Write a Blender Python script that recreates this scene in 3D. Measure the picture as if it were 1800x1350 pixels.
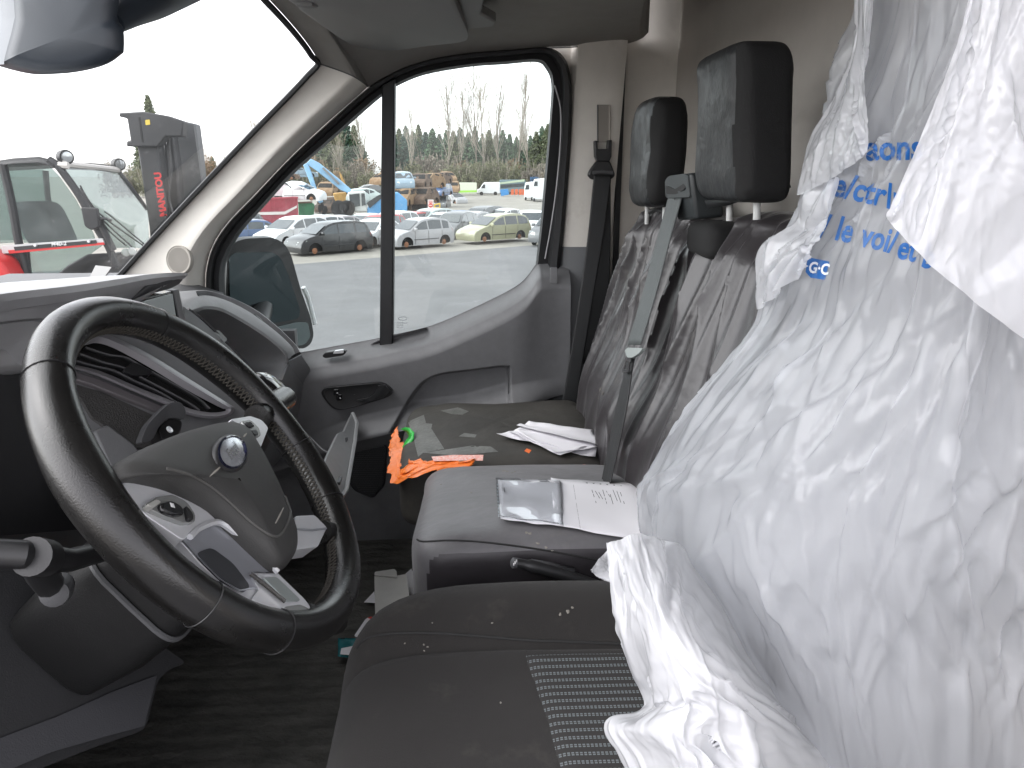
import bpy, bmesh, math, random
import numpy as np
from math import sin, cos, pi, radians, sqrt, atan, tan, exp
from mathutils import Vector, Matrix
from mathutils.bvhtree import BVHTree
from mathutils import noise as mnoise

for o in list(bpy.data.objects):
    bpy.data.objects.remove(o)
SC = bpy.context.scene
COL = SC.collection
random.seed(4)

# ------------------------------------------------------------------ camera
# axes: X runs to the rear of the van, Y across to the passenger side, Z up from the cab floor
CAM = Vector((0.0, -1.08, 1.03)); FPX = 1300.0; YAW = radians(4.0); PITCH = atan(370.0 / FPX)
cam = bpy.data.cameras.new("camera"); camo = bpy.data.objects.new("camera", cam); COL.objects.link(camo)
cam.sensor_width = 36.0; cam.lens = 36.0 * FPX / 1800.0; cam.clip_start = 0.02; cam.clip_end = 2000.0
fh = Vector((sin(YAW), cos(YAW), 0)); RGT = Vector((cos(YAW), -sin(YAW), 0)); ZUP = Vector((0, 0, 1))
FWD = fh * cos(PITCH) - ZUP * sin(PITCH); UPV = fh * sin(PITCH) + ZUP * cos(PITCH)
camo.matrix_world = Matrix(((RGT.x, UPV.x, -FWD.x, CAM.x), (RGT.y, UPV.y, -FWD.y, CAM.y), (RGT.z, UPV.z, -FWD.z, CAM.z), (0, 0, 0, 1)))
SC.camera = camo

# ------------------------------------------------------------------ sky and sun (bright overcast day)
SUN_EL, SUN_AZ = radians(46), radians(262)
world = bpy.data.worlds.new("World"); SC.world = world; world.use_nodes = True
wn, wl = world.node_tree.nodes, world.node_tree.links
wn.clear()
wo = wn.new("ShaderNodeOutputWorld"); bg = wn.new("ShaderNodeBackground"); sky = wn.new("ShaderNodeTexSky"); hs = wn.new("ShaderNodeHueSaturation")
sky.sky_type = 'NISHITA'; sky.sun_disc = False; sky.sun_elevation = SUN_EL; sky.sun_rotation = SUN_AZ
sky.dust_density = 1.5; sky.air_density = 1.0; sky.ozone_density = 1.0
hs.inputs['Saturation'].default_value = 0.12
bg.inputs['Strength'].default_value = 0.15
tn = wn.new('ShaderNodeMix'); tn.data_type = 'RGBA'; tn.blend_type = 'MULTIPLY'; tn.inputs[0].default_value = 1.0; tn.inputs[7].default_value = (1.0, .965, .99, 1)
wl.new(sky.outputs[0], hs.inputs['Color']); wl.new(hs.outputs[0], tn.inputs[6]); wl.new(tn.outputs[2], bg.inputs['Color']); wl.new(bg.outputs[0], wo.inputs['Surface'])
sun = bpy.data.lights.new("sun", 'SUN'); suno = bpy.data.objects.new("sun", sun); COL.objects.link(suno)
sun.energy = 0.5; sun.angle = radians(90); sun.color = (1.0, 0.97, 0.93)
sdir = Vector((sin(SUN_AZ) * cos(SUN_EL), cos(SUN_AZ) * cos(SUN_EL), sin(SUN_EL)))
suno.rotation_euler = (-sdir).to_track_quat('-Z', 'Y').to_euler()

vs = SC.view_settings
vs.view_transform = 'Standard'; vs.look = 'None'; vs.gamma = 1.0; vs.use_curve_mapping = False
vs.exposure = 2.12
cy = SC.cycles
cy.use_denoising = True
try: cy.denoiser = 'OPENIMAGEDENOISE'
except Exception: pass
cy.max_bounces = 8; cy.diffuse_bounces = 5; cy.glossy_bounces = 3; cy.transmission_bounces = 6; cy.transparent_max_bounces = 16
cy.caustics_reflective = False; cy.caustics_refractive = False

# ------------------------------------------------------------------ measuring helpers (a sight line met with a plane of the place)
def sight(px, py):
    return FWD + RGT * ((px - 900.0) / FPX) - UPV * ((py - 675.0) / FPX)
def at(px, py, Y):
    d = sight(px, py); return CAM + d * ((Y - CAM.y) / d.y)
def at_z(px, py, z):
    d = sight(px, py); return CAM + d * ((z - CAM.z) / d.z)
def at_pl(px, py, p, n):
    d = sight(px, py); n = Vector(n); return CAM + d * ((Vector(p) - CAM).dot(n) / d.dot(n))

def V3(a): return Vector(a)
def crom(pts, n=8, closed=False):
    """Catmull-Rom through points (any dimension), n steps per span."""
    P = [np.array(p, float) for p in pts]; m = len(P); out = []
    for i in range(m if closed else m - 1):
        if closed: a, b, c, d = P[(i-1) % m], P[i], P[(i+1) % m], P[(i+2) % m]
        else: a, b, c, d = P[max(i-1, 0)], P[i], P[i+1], P[min(i+2, m-1)]
        for k in range(n):
            t = k / n
            out.append(0.5 * ((2*b) + (-a+c)*t + (2*a-5*b+4*c-d)*t*t + (-a+3*b-3*c+d)*t**3))
    if not closed: out.append(P[-1])
    return out
def resample(pts, n, closed=False):
    P = np.array([list(p) for p in pts], float)
    if closed: P = np.vstack([P, P[:1]])
    s = np.concatenate([[0], np.cumsum(np.linalg.norm(np.diff(P, axis=0), axis=1))])
    q = np.linspace(0, s[-1], n + 1)[:-1] if closed else np.linspace(0, s[-1], n)
    return np.stack([np.interp(q, s, P[:, k]) for k in range(P.shape[1])], 1)

# ------------------------------------------------------------------ objects
def tag(o, label, cat, group=None):
    o['label'] = label; o['category'] = cat
    if group: o['group'] = group
    return o
def thing(name, label, cat, loc=(0, 0, 0), rotz=0.0, group=None):
    o = bpy.data.objects.new(name, None); COL.objects.link(o)
    o.location = loc; o.rotation_euler = (0, 0, rotz); o.empty_display_size = 0.1
    return tag(o, label, cat, group)
def world_of(o):
    m = Matrix.Translation(o.location) @ o.rotation_euler.to_matrix().to_4x4()
    if o.parent: m = world_of(o.parent) @ o.matrix_parent_inverse @ m
    return m
def link(name, me, mat=None, parent=None, local=False):
    o = bpy.data.objects.new(name, me); COL.objects.link(o)
    if mat is not None and not me.materials:
        me.materials.append(mat)
    if parent is not None:
        o.parent = parent
        if not local: o.matrix_parent_inverse = world_of(parent).inverted()
    return o
def mesh(name, verts, faces, smooth=True, angle=40):
    me = bpy.data.meshes.new(name)
    me.from_pydata([tuple(v) for v in verts], [], [tuple(f) for f in faces]); me.validate()
    if smooth:
        me.polygons.foreach_set('use_smooth', [True] * len(me.polygons))
        try: me.set_sharp_from_angle(angle=radians(angle))
        except Exception: pass
    return me
def obj(name, verts, faces, mat, parent=None, bevel=0, seg=2, sub=0, solid=0, smooth=True, angle=40, local=False, fixn=True, off=0.0):
    me = mesh(name, verts, faces, smooth, angle)
    if fixn:
        bm = bmesh.new(); bm.from_mesh(me); bmesh.ops.recalc_face_normals(bm, faces=bm.faces); bm.to_mesh(me); bm.free()
    o = link(name, me, mat, parent, local)
    if solid:
        s = o.modifiers.new('s', 'SOLIDIFY'); s.thickness = solid; s.offset = off
    if bevel:
        b = o.modifiers.new('b', 'BEVEL'); b.width = bevel; b.segments = seg; b.limit_method = 'ANGLE'; b.angle_limit = radians(30); b.harden_normals = False
    if sub:
        s = o.modifiers.new('u', 'SUBSURF'); s.levels = sub; s.render_levels = sub
    return o
# shape collectors: (verts, faces) tuples
def join(*shapes):
    V, F = [], []
    for v, f in shapes:
        k = len(V); V += [tuple(x) for x in v]; F += [tuple(i + k for i in q) for q in f]
    return V, F
def s_box(c, s, rot=None):
    c = Vector(c); V = []
    for x in (-1, 1):
        for y in (-1, 1):
            for z in (-1, 1):
                p = Vector((x*s[0]/2, y*s[1]/2, z*s[2]/2))
                if rot is not None: p = rot @ p
                V.append(c + p)
    return V, [(0,1,3,2),(4,6,7,5),(0,4,5,1),(2,3,7,6),(0,2,6,4),(1,5,7,3)]
def s_prism(poly, vec):
    poly = [Vector(p) for p in poly]; vec = Vector(vec); n = len(poly)
    V = poly + [p + vec for p in poly]
    F = [tuple(range(n))[::-1], tuple(range(n, 2*n))] + [(i, (i+1) % n, n+(i+1) % n, n+i) for i in range(n)]
    return V, F
def s_loft(rings, closed=True, caps=True):
    n = len(rings[0]); V = [Vector(p) for r in rings for p in r]; F = []
    for i in range(len(rings)-1):
        for j in range(n if closed else n-1):
            a, b = i*n+j, i*n+(j+1) % n
            F.append((a, b, b+n, a+n))
    if caps and closed:
        F.append(tuple(range(n))[::-1]); F.append(tuple(range((len(rings)-1)*n, len(rings)*n)))
    return V, F
def s_tube(pts, r, n=8, caps=True, closed=False, flat=1.0, upv=None):
    pts = [Vector(p) for p in pts]; m = len(pts)
    R = r if hasattr(r, '__len__') else [r]*m
    rings = []; u = None
    for i, p in enumerate(pts):
        t = (pts[(i+1) % m] - pts[i-1]) if (closed or 0 < i < m-1) else (pts[1]-pts[0] if i == 0 else pts[-1]-pts[-2])
        t.normalize()
        if upv is not None: u = (Vector(upv) - t * Vector(upv).dot(t)).normalized()
        elif u is None:
            a = Vector((0, 0, 1)) if abs(t.z) < .9 else Vector((1, 0, 0)); u = (a - t*a.dot(t)).normalized()
        else: u = (u - t*u.dot(t)).normalized()
        w = t.cross(u)
        rings.append([p + u*(cos(2*pi*k/n)*R[i]*flat) + w*(sin(2*pi*k/n)*R[i]) for k in range(n)])
    if closed: rings.append(rings[0])
    return s_loft(rings, True, caps and not closed)
def s_lathe(c, axis, prof, n=20):
    """prof: list of (distance along axis, radius)"""
    ax = Vector(axis).normalized(); a = Vector((0, 0, 1)) if abs(ax.z) < .9 else Vector((1, 0, 0))
    u = (a - ax*a.dot(ax)).normalized(); w = ax.cross(u); c = Vector(c)
    return s_loft([[c + ax*h + (u*cos(2*pi*k/n) + w*sin(2*pi*k/n))*max(r, 1e-4) for k in range(n)] for h, r in prof])
def s_grid(fn, nu, nv):
    V = [fn(i/nu, j/nv) for j in range(nv+1) for i in range(nu+1)]
    F = [(j*(nu+1)+i, j*(nu+1)+i+1, (j+1)*(nu+1)+i+1, (j+1)*(nu+1)+i) for j in range(nv) for i in range(nu)]
    return V, F
def rounded(poly, r, n=5):
    """round the corners of a closed polygon of vectors"""
    P = [Vector(p) for p in poly]; m = len(P); out = []
    for i in range(m):
        a, b, c = P[i-1], P[i], P[(i+1) % m]
        d1 = (a-b); d2 = (c-b); q = min(r, d1.length*.45, d2.length*.45)
        s, e = b + d1.normalized()*q, b + d2.normalized()*q
        for k in range(n+1):
            t = k/n; out.append(s*(1-t)**2 + b*2*t*(1-t) + e*t*t)
    return out
def s_ring(outer, inner, vec):
    """frame between two closed loops with equal counts, extruded by vec"""
    n = len(outer); vec = Vector(vec)
    V = [Vector(p) for p in outer] + [Vector(p) for p in inner]; V += [p + vec for p in V]
    F = []
    for i in range(n):
        j = (i+1) % n
        F += [(i, j, n+j, n+i), (2*n+i, 3*n+i, 3*n+j, 2*n+j), (i, 2*n+i, 2*n+j, j), (n+i, n+j, 3*n+j, 3*n+i)]
    return V, F
def s_text(body, size, origin, ex, ey, extrude=0.0, bold=0.0, align='LEFT', shear=0.0, res=4):
    """letters as mesh, baseline along ex, height along ey"""
    c = bpy.data.curves.new('t', 'FONT'); c.body = body; c.size = size; c.align_x = align; c.offset = bold; c.shear = shear; c.resolution_u = res
    o = bpy.data.objects.new('t', c); COL.objects.link(o)
    dg = bpy.context.evaluated_depsgraph_get(); me = bpy.data.meshes.new_from_object(o.evaluated_get(dg))
    ex, ey = Vector(ex).normalized(), Vector(ey).normalized(); origin = Vector(origin); nz = ex.cross(ey)
    V = [origin + ex*v.co.x + ey*v.co.y + nz*extrude for v in me.vertices]; F = [tuple(p.vertices) for p in me.polygons]
    bpy.data.objects.remove(o); bpy.data.curves.remove(c); bpy.data.meshes.remove(me)
    return V, F
def copy_tree(o, parent=None):
    c = o.copy(); COL.objects.link(c)
    if parent is not None: c.parent = parent
    for ch in list(o.children): copy_tree(ch, c)
    return c

# ------------------------------------------------------------------ materials
MATS = {}
def mat(name, col, rough=0.5, metal=0.0, bump=0.0, bscale=400.0, var=0.0, vscale=12.0, var_col=None, coat=0.0, spec=0.5, dirt=0.0, dscale=25.0, dirt_col=(.45, .41, .36), rvar=0.0, sheen=0.0, stretch=None, bdist=0.001):
    if name in MATS: return MATS[name]
    m = bpy.data.materials.new(name); m.use_nodes = True; MATS[name] = m
    nt = m.node_tree; N, L = nt.nodes, nt.links; b = N['Principled BSDF']
    b.inputs['Base Color'].default_value = (*col, 1); b.inputs['Roughness'].default_value = rough; b.inputs['Metallic'].default_value = metal
    b.inputs['Specular IOR Level'].default_value = spec
    if coat: b.inputs['Coat Weight'].default_value = coat; b.inputs['Coat Roughness'].default_value = .08
    if sheen: b.inputs['Sheen Weight'].default_value = sheen; b.inputs['Sheen Roughness'].default_value = .5
    tc = N.new('ShaderNodeTexCoord'); vec = tc.outputs['Object']
    if stretch:
        mp = N.new('ShaderNodeMapping'); mp.inputs['Scale'].default_value = stretch; L.new(vec, mp.inputs['Vector']); vec = mp.outputs[0]
    src = None
    if var:
        n = N.new('ShaderNodeTexNoise'); n.inputs['Scale'].default_value = vscale; n.inputs['Detail'].default_value = 8; n.inputs['Roughness'].default_value = .65; L.new(vec, n.inputs['Vector'])
        r = N.new('ShaderNodeValToRGB'); r.color_ramp.elements[0].position = .32; r.color_ramp.elements[1].position = .7
        c2 = var_col if var_col else tuple(min(1, c*(1+var)) for c in col); c1 = col if var_col else tuple(c*(1-var) for c in col)
        r.color_ramp.elements[0].color = (*c1, 1); r.color_ramp.elements[1].color = (*c2, 1)
        L.new(n.outputs[0], r.inputs[0]); src = r.outputs[0]
        if rvar:
            mr = N.new('ShaderNodeMapRange'); mr.inputs['To Min'].default_value = max(.02, rough-rvar); mr.inputs['To Max'].default_value = min(1, rough+rvar); mr.inputs['From Min'].default_value = .3; mr.inputs['From Max'].default_value = .7
            L.new(n.outputs[0], mr.inputs[0]); L.new(mr.outputs[0], b.inputs['Roughness'])
    if dirt:
        n2 = N.new('ShaderNodeTexNoise'); n2.inputs['Scale'].default_value = dscale; n2.inputs['Detail'].default_value = 10; n2.inputs['Roughness'].default_value = .7; L.new(tc.outputs['Object'], n2.inputs['Vector'])
        r2 = N.new('ShaderNodeValToRGB'); r2.color_ramp.elements[0].position = .57; r2.color_ramp.elements[1].position = .75
        r2.color_ramp.elements[0].color = (0, 0, 0, 1); r2.color_ramp.elements[1].color = (dirt, dirt, dirt, 1); L.new(n2.outputs[0], r2.inputs[0])
        mx = N.new('ShaderNodeMix'); mx.data_type = 'RGBA'; mx.inputs[7].default_value = (*dirt_col, 1); mx.inputs[6].default_value = (*col, 1)
        L.new(r2.outputs[0], mx.inputs[0])
        if src: L.new(src, mx.inputs[6])
        src = mx.outputs[2]
    if src: L.new(src, b.inputs['Base Color'])
    if bump:
        n3 = N.new('ShaderNodeTexNoise'); n3.inputs['Scale'].default_value = bscale; n3.inputs['Detail'].default_value = 5; L.new(vec, n3.inputs['Vector'])
        bp = N.new('ShaderNodeBump'); bp.inputs['Strength'].default_value = bump; bp.inputs['Distance'].default_value = bdist
        L.new(n3.outputs[0], bp.inputs['Height']); L.new(bp.outputs[0], b.inputs['Normal'])
    return m
def glass(name, tint=(.92, .96, .95), dust=0.03, scale=60.0, ior=1.45, scratch=0.0, base_dust=0.0):
    if name in MATS: return MATS[name]
    m = bpy.data.materials.new(name); m.use_nodes = True; MATS[name] = m
    N, L = m.node_tree.nodes, m.node_tree.links; N.clear()
    out = N.new('ShaderNodeOutputMaterial'); tr = N.new('ShaderNodeBsdfTransparent'); gl = N.new('ShaderNodeBsdfGlossy'); fr = N.new('ShaderNodeFresnel'); mx = N.new('ShaderNodeMixShader')
    tr.inputs[0].default_value = (*tint, 1); gl.inputs['Roughness'].default_value = .02; fr.inputs[0].default_value = ior
    ge = N.new('ShaderNodeNewGeometry'); mr = N.new('ShaderNodeMapRange'); mr.inputs['To Min'].default_value = ior; mr.inputs['To Max'].default_value = 1/ior
    L.new(ge.outputs['Backfacing'], mr.inputs[0]); L.new(mr.outputs[0], fr.inputs[0])   # same reflectance from both faces of the thin pane
    L.new(fr.outputs[0], mx.inputs[0]); L.new(tr.outputs[0], mx.inputs[1]); L.new(gl.outputs[0], mx.inputs[2])
    last = mx
    if dust or scratch:
        df = N.new('ShaderNodeBsdfDiffuse'); df.inputs[0].default_value = (.75, .77, .78, 1)
        tl = N.new('ShaderNodeBsdfTranslucent'); tl.inputs[0].default_value = (.75, .77, .78, 1)
        ad = N.new('ShaderNodeMixShader'); ad.inputs[0].default_value = .5; L.new(df.outputs[0], ad.inputs[1]); L.new(tl.outputs[0], ad.inputs[2])
        tc = N.new('ShaderNodeTexCoord'); n = N.new('ShaderNodeTexNoise'); n.inputs['Scale'].default_value = 5; n.inputs['Detail'].default_value = 6; L.new(tc.outputs['Object'], n.inputs['Vector'])
        v = N.new('ShaderNodeTexVoronoi'); v.inputs['Scale'].default_value = scale; v.inputs['Randomness'].default_value = 1; L.new(tc.outputs['Object'], v.inputs['Vector'])
        r = N.new('ShaderNodeValToRGB'); r.color_ramp.elements[0].position = .0; r.color_ramp.elements[1].position = .16
        r.color_ramp.elements[0].color = (1, 1, 1, 1); r.color_ramp.elements[1].color = (0, 0, 0, 1); L.new(v.outputs['Distance'], r.inputs[0])
        r2 = N.new('ShaderNodeValToRGB'); r2.color_ramp.elements[0].position = .42; r2.color_ramp.elements[1].position = .75; L.new(n.outputs[0], r2.inputs[0])
        mu = N.new('ShaderNodeMath'); mu.operation = 'MULTIPLY'; L.new(r.outputs[0], mu.inputs[0]); L.new(r2.outputs[0], mu.inputs[1])
        sc = N.new('ShaderNodeMath'); sc.operation = 'MULTIPLY_ADD'; sc.inputs[1].default_value = scratch; L.new(mu.outputs[0], sc.inputs[0])
        du = N.new('ShaderNodeMath'); du.operation = 'MULTIPLY_ADD'; du.inputs[1].default_value = dust; du.inputs[2].default_value = base_dust; L.new(r2.outputs[0], du.inputs[0]); L.new(du.outputs[0], sc.inputs[2])
        m2 = N.new('ShaderNodeMixShader'); L.new(sc.outputs[0], m2.inputs[0]); L.new(mx.outputs[0], m2.inputs[1]); L.new(ad.outputs[0], m2.inputs[2]); last = m2
    L.new(last.outputs[0], out.inputs['Surface'])
    return m
def film(name, col=(.80, .82, .85), clear=0.25, trans=0.45, rough=0.18, bump=0.25, bscale=60.0, gloss=0.5):
    """thin polythene: part see-through, part light-scattering, with a shiny skin"""
    if name in MATS: return MATS[name]
    m = bpy.data.materials.new(name); m.use_nodes = True; MATS[name] = m
    N, L = m.node_tree.nodes, m.node_tree.links; N.clear()
    out = N.new('ShaderNodeOutputMaterial'); p = N.new('ShaderNodeBsdfPrincipled'); tl = N.new('ShaderNodeBsdfTranslucent'); tr = N.new('ShaderNodeBsdfTransparent')
    p.inputs['Base Color'].default_value = (*col, 1); p.inputs['Roughness'].default_value = rough; p.inputs['Specular IOR Level'].default_value = gloss
    p.inputs['Coat Weight'].default_value = .7; p.inputs['Coat Roughness'].default_value = .10
    tl.inputs[0].default_value = (*col, 1); tr.inputs[0].default_value = (1, 1, 1, 1)
    a = N.new('ShaderNodeMixShader'); a.inputs[0].default_value = trans; b = N.new('ShaderNodeMixShader'); b.inputs[0].default_value = clear
    L.new(p.outputs[0], a.inputs[1]); L.new(tl.outputs[0], a.inputs[2]); L.new(a.outputs[0], b.inputs[1]); L.new(tr.outputs[0], b.inputs[2]); L.new(b.outputs[0], out.inputs[0])
    tc = N.new('ShaderNodeTexCoord'); mp = N.new('ShaderNodeMapping'); mp.inputs['Scale'].default_value = (1.5, 1.5, .5); L.new(tc.outputs['Object'], mp.inputs[0])
    n = N.new('ShaderNodeTexNoise'); n.inputs['Scale'].default_value = bscale; n.inputs['Detail'].default_value = 3; n.inputs['Distortion'].default_value = 1.2; L.new(mp.outputs[0], n.inputs['Vector'])
    bp = N.new('ShaderNodeBump'); bp.inputs['Strength'].default_value = bump; bp.inputs['Distance'].default_value = .004; L.new(n.outputs[0], bp.inputs['Height'])
    L.new(bp.outputs[0], p.inputs['Normal'])
    return m

def grey(v, t=(1, 1, 1)): return (v*t[0], v*t[1], v*t[2])
M_TRIM = mat('grey_trim', (.165, .166, .171), .5, bump=.25, bscale=900, var=.08, vscale=30, dirt=.12, dscale=40, dirt_col=(.3, .29, .27))
M_TRIM_D = mat('dark_trim', (.08, .081, .085), .55, bump=.3, bscale=900, var=.1, vscale=20, dirt=.1, dscale=35, dirt_col=(.2, .19, .17))
M_DASH = mat('dash_plastic', (.20, .202, .207), .5, bump=.3, bscale=800, var=.08, vscale=20, dirt=.15, dscale=45, dirt_col=(.22, .21, .2))
M_BLACK = mat('black_plastic', (.018, .018, .019), .4, bump=.1, bscale=600)
M_GLOSSB = mat('gloss_black', (.01, .01, .011), .12, coat=.5)
M_RUBBER = mat('black_rubber', (.012, .0125, .014), .6, var=.2, vscale=8)
M_BEIGE = mat('beige_lining', (.68, .65, .60), .8, bump=.3, bscale=1200, var=.05, vscale=15, dirt=.25, dscale=9, dirt_col=(.3, .26, .21))
M_CEIL = mat('grey_headlining', (.25, .24, .225), .9, bump=.5, bscale=1500, var=.05, vscale=20)
M_VISOR = mat('visor_vinyl', (.22, .22, .215), .7, bump=.4, bscale=900)
M_LEATHER = mat('worn_leather', (.006, .0058, .0056), .27, bump=.25, bscale=700, var=.5, vscale=9, rvar=.1, var_col=(.012, .0115, .011), spec=.6)
M_SILVER = mat('satin_silver', (.74, .75, .77), .28, metal=.4, var=.05, vscale=30)
M_CHROME = mat('chrome', (.8, .8, .8), .08, metal=1)
# ================================================================== VAN CAB SHELL
van = thing('van_cab', "bare van cab shell with beige pillars, grey headlining and rubber floor around the seats", 'van cab', (0, 0, 0))
DOUT = [(363,525),(362,480),(373,435),(400,392),(450,340),(512,275),(574,217),(647,153),(686,130),(714,117),(761,103),(823,93),(900,87),(960,83),(991,100),(1004,141),(1005,215),(1000,300),(992,400),(985,470),(975,600),(965,735)]
DIN  = [(388,560),(385,485),(395,445),(420,404),(450,371),(512,303),(574,248),(637,192),(672,163),(696,147),(745,127),(823,113),(890,108),(945,104),(963,116),(973,144),(970,205),(962,300),(953,400),(945,470),(935,600),(925,735)]

# floor: ribbed rubber, front wall, side sills
M_FLOOR = mat('ribbed_rubber_floor', (.062, .060, .054), .75, bump=1.0, bscale=45, bdist=.005, stretch=(1, 1.6, 1), var=.5, vscale=9, dirt=.5, dscale=10, dirt_col=(.07, .064, .05))
obj('floor', *s_grid(lambda u, v: Vector((-.98+1.56*u, -.86+1.76*v, .05 + .0012*sin(v*300) + (.10*max(0, (.25-u)/.25)**2))), 60, 240), M_FLOOR, van)
obj('front_wall', *s_box((-.99, 0, .37), (.03, 1.84, .68)), M_TRIM_D, van)
obj('side_sill', *s_box((-.2, -.87, -.02), (1.6, .1, .18)), M_TRIM_D, van, bevel=.02)
obj('kick_panel', *s_box((-.72, .89, .33), (.56, .03, .6)), M_TRIM_D, van)
obj('kick_panel', *s_box((-.72, -.89, .33), (.56, .03, .6)), M_TRIM_D, van)
# bulkhead with its pressed step
def bulk(u, v):
    y = -.92 + 1.86*u; z = 1.76*v
    x = .575 - .016/(1+exp((z-1.125)*160)) - .02*exp(-((y-.9)/.05)**2) + .004*sin(y*7)*sin(z*5)
    return Vector((x, y, z))
obj('bulkhead', *s_grid(bulk, 60, 200), mat('bulkhead_board', (.42, .395, .365), .75, bump=.4, bscale=500, var=.06, vscale=8, dirt=.15, dscale=6, dirt_col=(.22, .19, .16)), van)
obj('side_lining', *s_grid(lambda u, v: Vector((.40+.17*u, .915-.02*(u**3), .05+1.7*v)), 10, 4), M_BEIGE, van)
obj('roof_panel', *s_box((.15, .01, 1.765), (.92, 1.9, .02)), M_CEIL, van)
obj('roof_side', *s_box((.15, .955, 1.56), (.86, .02, .40)), M_CEIL, van)
obj('roof_side', *s_box((.06, -.93, 1.56), (1.1, .02, .38)), M_CEIL, van)
obj('rear_pillar', *s_box((.52, -.88, .85), (.12, .08, 1.75)), M_BEIGE, van, bevel=.02)

# front pillar trim between windscreen and door
WE = [(120,590,.80),(190,510,.80),(218,480,.80),(300,390,.79),(440,242,.77),(520,160,.75),(563,113,.735)]
wcur = resample(crom([at(*p) for p in WE], 6), 30)
dcur = resample([at(x, y, .862) for x, y in crom([(370,640),(364,560)] + DOUT[:8], 5)], 30)
rows = []
for a, b in zip(wcur, dcur):
    a, b = Vector(a), Vector(b); r = []
    for k in range(13):
        t = k/12; q = a.lerp(b, t); q.y -= .070*float(np.interp(t, [0, .12, .3, .5, .68, .8, .9, 1], [0, .10, .33, .62, .9, 1.0, .8, .05])); q.x += .010*sin(pi*t); r.append(q)
    rows.append(r)
PILTOP = [Vector(p) for p in rows[-1]]
obj('front_pillar_trim', *s_loft(rows, closed=False), M_BEIGE, van)
obj('pillar_seam', *s_tube([p+Vector((.001, -.002, .0)) for p in PILTOP], .0014, 5), M_TRIM_D, van)
# tweeter grille on the pillar
pt_ = bpy.data.objects['front_pillar_trim'].data
pbv = BVHTree.FromPolygons([v.co.copy() for v in pt_.vertices], [tuple(p.vertices) for p in pt_.polygons])
_h = pbv.ray_cast(CAM, sight(316, 457).normalized()); gc = _h[0]; gn = _h[1] if _h[1].dot(CAM-gc) > 0 else -_h[1]; gc = gc + gn*.0035
gu = Vector((0, 0, 1)).cross(gn).normalized(); gw = gn.cross(gu)
gr = obj('tweeter_grille', *s_lathe(gc-gn*.01, gn, [(0, .035), (.011, .035), (.0125, .0335), (.011, .032), (.0112, .015), (.0114, 0.0005)], 36), mat('beige_grille', (.36, .335, .30), .7), van)
V, F = [], []
for ring in range(1, 10):
    n = ring*6
    for k in range(n):
        a = 2*pi*k/n + ring*.3; p = gc + gn*.0016 + (gu*cos(a)+gw*sin(a))*(ring*.0031)
        v, f = s_lathe(p, gn, [(0, .0011), (.0005, .0009)], 5); k0 = len(V); V += v; F += [tuple(i+k0 for i in q) for q in f]
o = obj('grille_hole', V, F, mat('grille_hole', (.09, .085, .078), .9), gr); o['kind'] = 'stuff'

# headlining: cant rail above the door rolling over into the flat ceiling
OC = [(563,113,.735),(600,130,.79),(647,153,.862),(686,130,.862),(714,117,.862),(761,103,.862),(823,93,.862),(900,87,.862),(960,83,.862),(1030,80,.872),(1088,76,.882),(1112,76,.884),(1131,66,.884)]
oc = resample(PILTOP[:-1] + [at(*p) for p in OC[2:]], 48)
rows = []
for i, p in enumerate(oc):
    p = Vector(p); s = i/47
    xi = -.365 + (.362+.365)*max(0, (p.x+.30)/(oc[-1][0]+.30))
    c1 = Vector((p.x*.7+xi*.3, p.y-.05, min(p.z+.05, 1.352))); e = Vector((xi, .45, 1.362)); r = []
    for k in range(15):
        t = k/14; r.append(p*(1-t)**2 + c1*2*t*(1-t) + e*t*t)
    for y in (.2, 0, -.3, -.6, -.88): r.append(Vector((xi - (.07*(1-s))*(1-((y)/.9)**2), y, 1.365)))
    rows.append(r)
lin = s_loft(rows, closed=False)
obj('roof_lining', *lin, M_CEIL, van)
endrow = rows[-1]
obj('overhead_shelf_end', *s_loft([endrow, [p+Vector((.012, 0, .012)) for p in endrow], [p+Vector((.016, 0, .4)) for p in endrow]], closed=False), M_CEIL, van)
obj('lining_seam', *s_tube([at(x, y, .872)-Vector((0, .004, 0)) for x, y in [(962,85),(1010,83),(1050,80),(1088,78)]], .0016, 5), M_TRIM_D, van)

# windscreen: curved pane from pillar to pillar, with its black edge band
hdr = sorted([(p.y, p.x, p.z) for p in rows[0] if p.y >= -.01]); hy = [h[0] for h in hdr]; hx = [h[1] for h in hdr]; hz = [h[2] for h in hdr]
def wsurf(u, v):
    k = min(int(v*29), 28); t = v*29-k
    a = Vector(wcur[k]).lerp(Vector(wcur[k+1]), t); y = a.y*(1-2*u); g = (1-(y/a.y)**2); e = Vector(wcur[29])
    yy = abs(y)/a.y*e.y
    return Vector((a.x - .006 - .16*g*(1-v) + (float(np.interp(yy, hy, hx))-e.x)*v**1.5, y, a.z + (float(np.interp(yy, hy, hz))-e.z)*v**1.5))
obj('windscreen', *s_grid(wsurf, 24, 29), glass('windscreen_glass', (.90, .93, .92), dust=.03, scale=34, scratch=.5, base_dust=.012), van)
edge = [Vector(p)+Vector((-.004, -.004, 0)) for p in wcur] + [wsurf(u, 1.0)+Vector((0.0, 0, -.004)) for u in (.015, .03, .05, .075, .1, .15, .2, .3, .4, .5, .75, 1)]
edge[29:30] = [Vector(wcur[29])+Vector((-.004, -.004, .0))]
obj('windscreen_seal', *s_tube(crom(edge, 3), .0065, 6), M_RUBBER, van)
obj('scuttle', *s_box((-.97, 0, .77), (.3, 1.7, .04)), M_BLACK, van)

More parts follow.
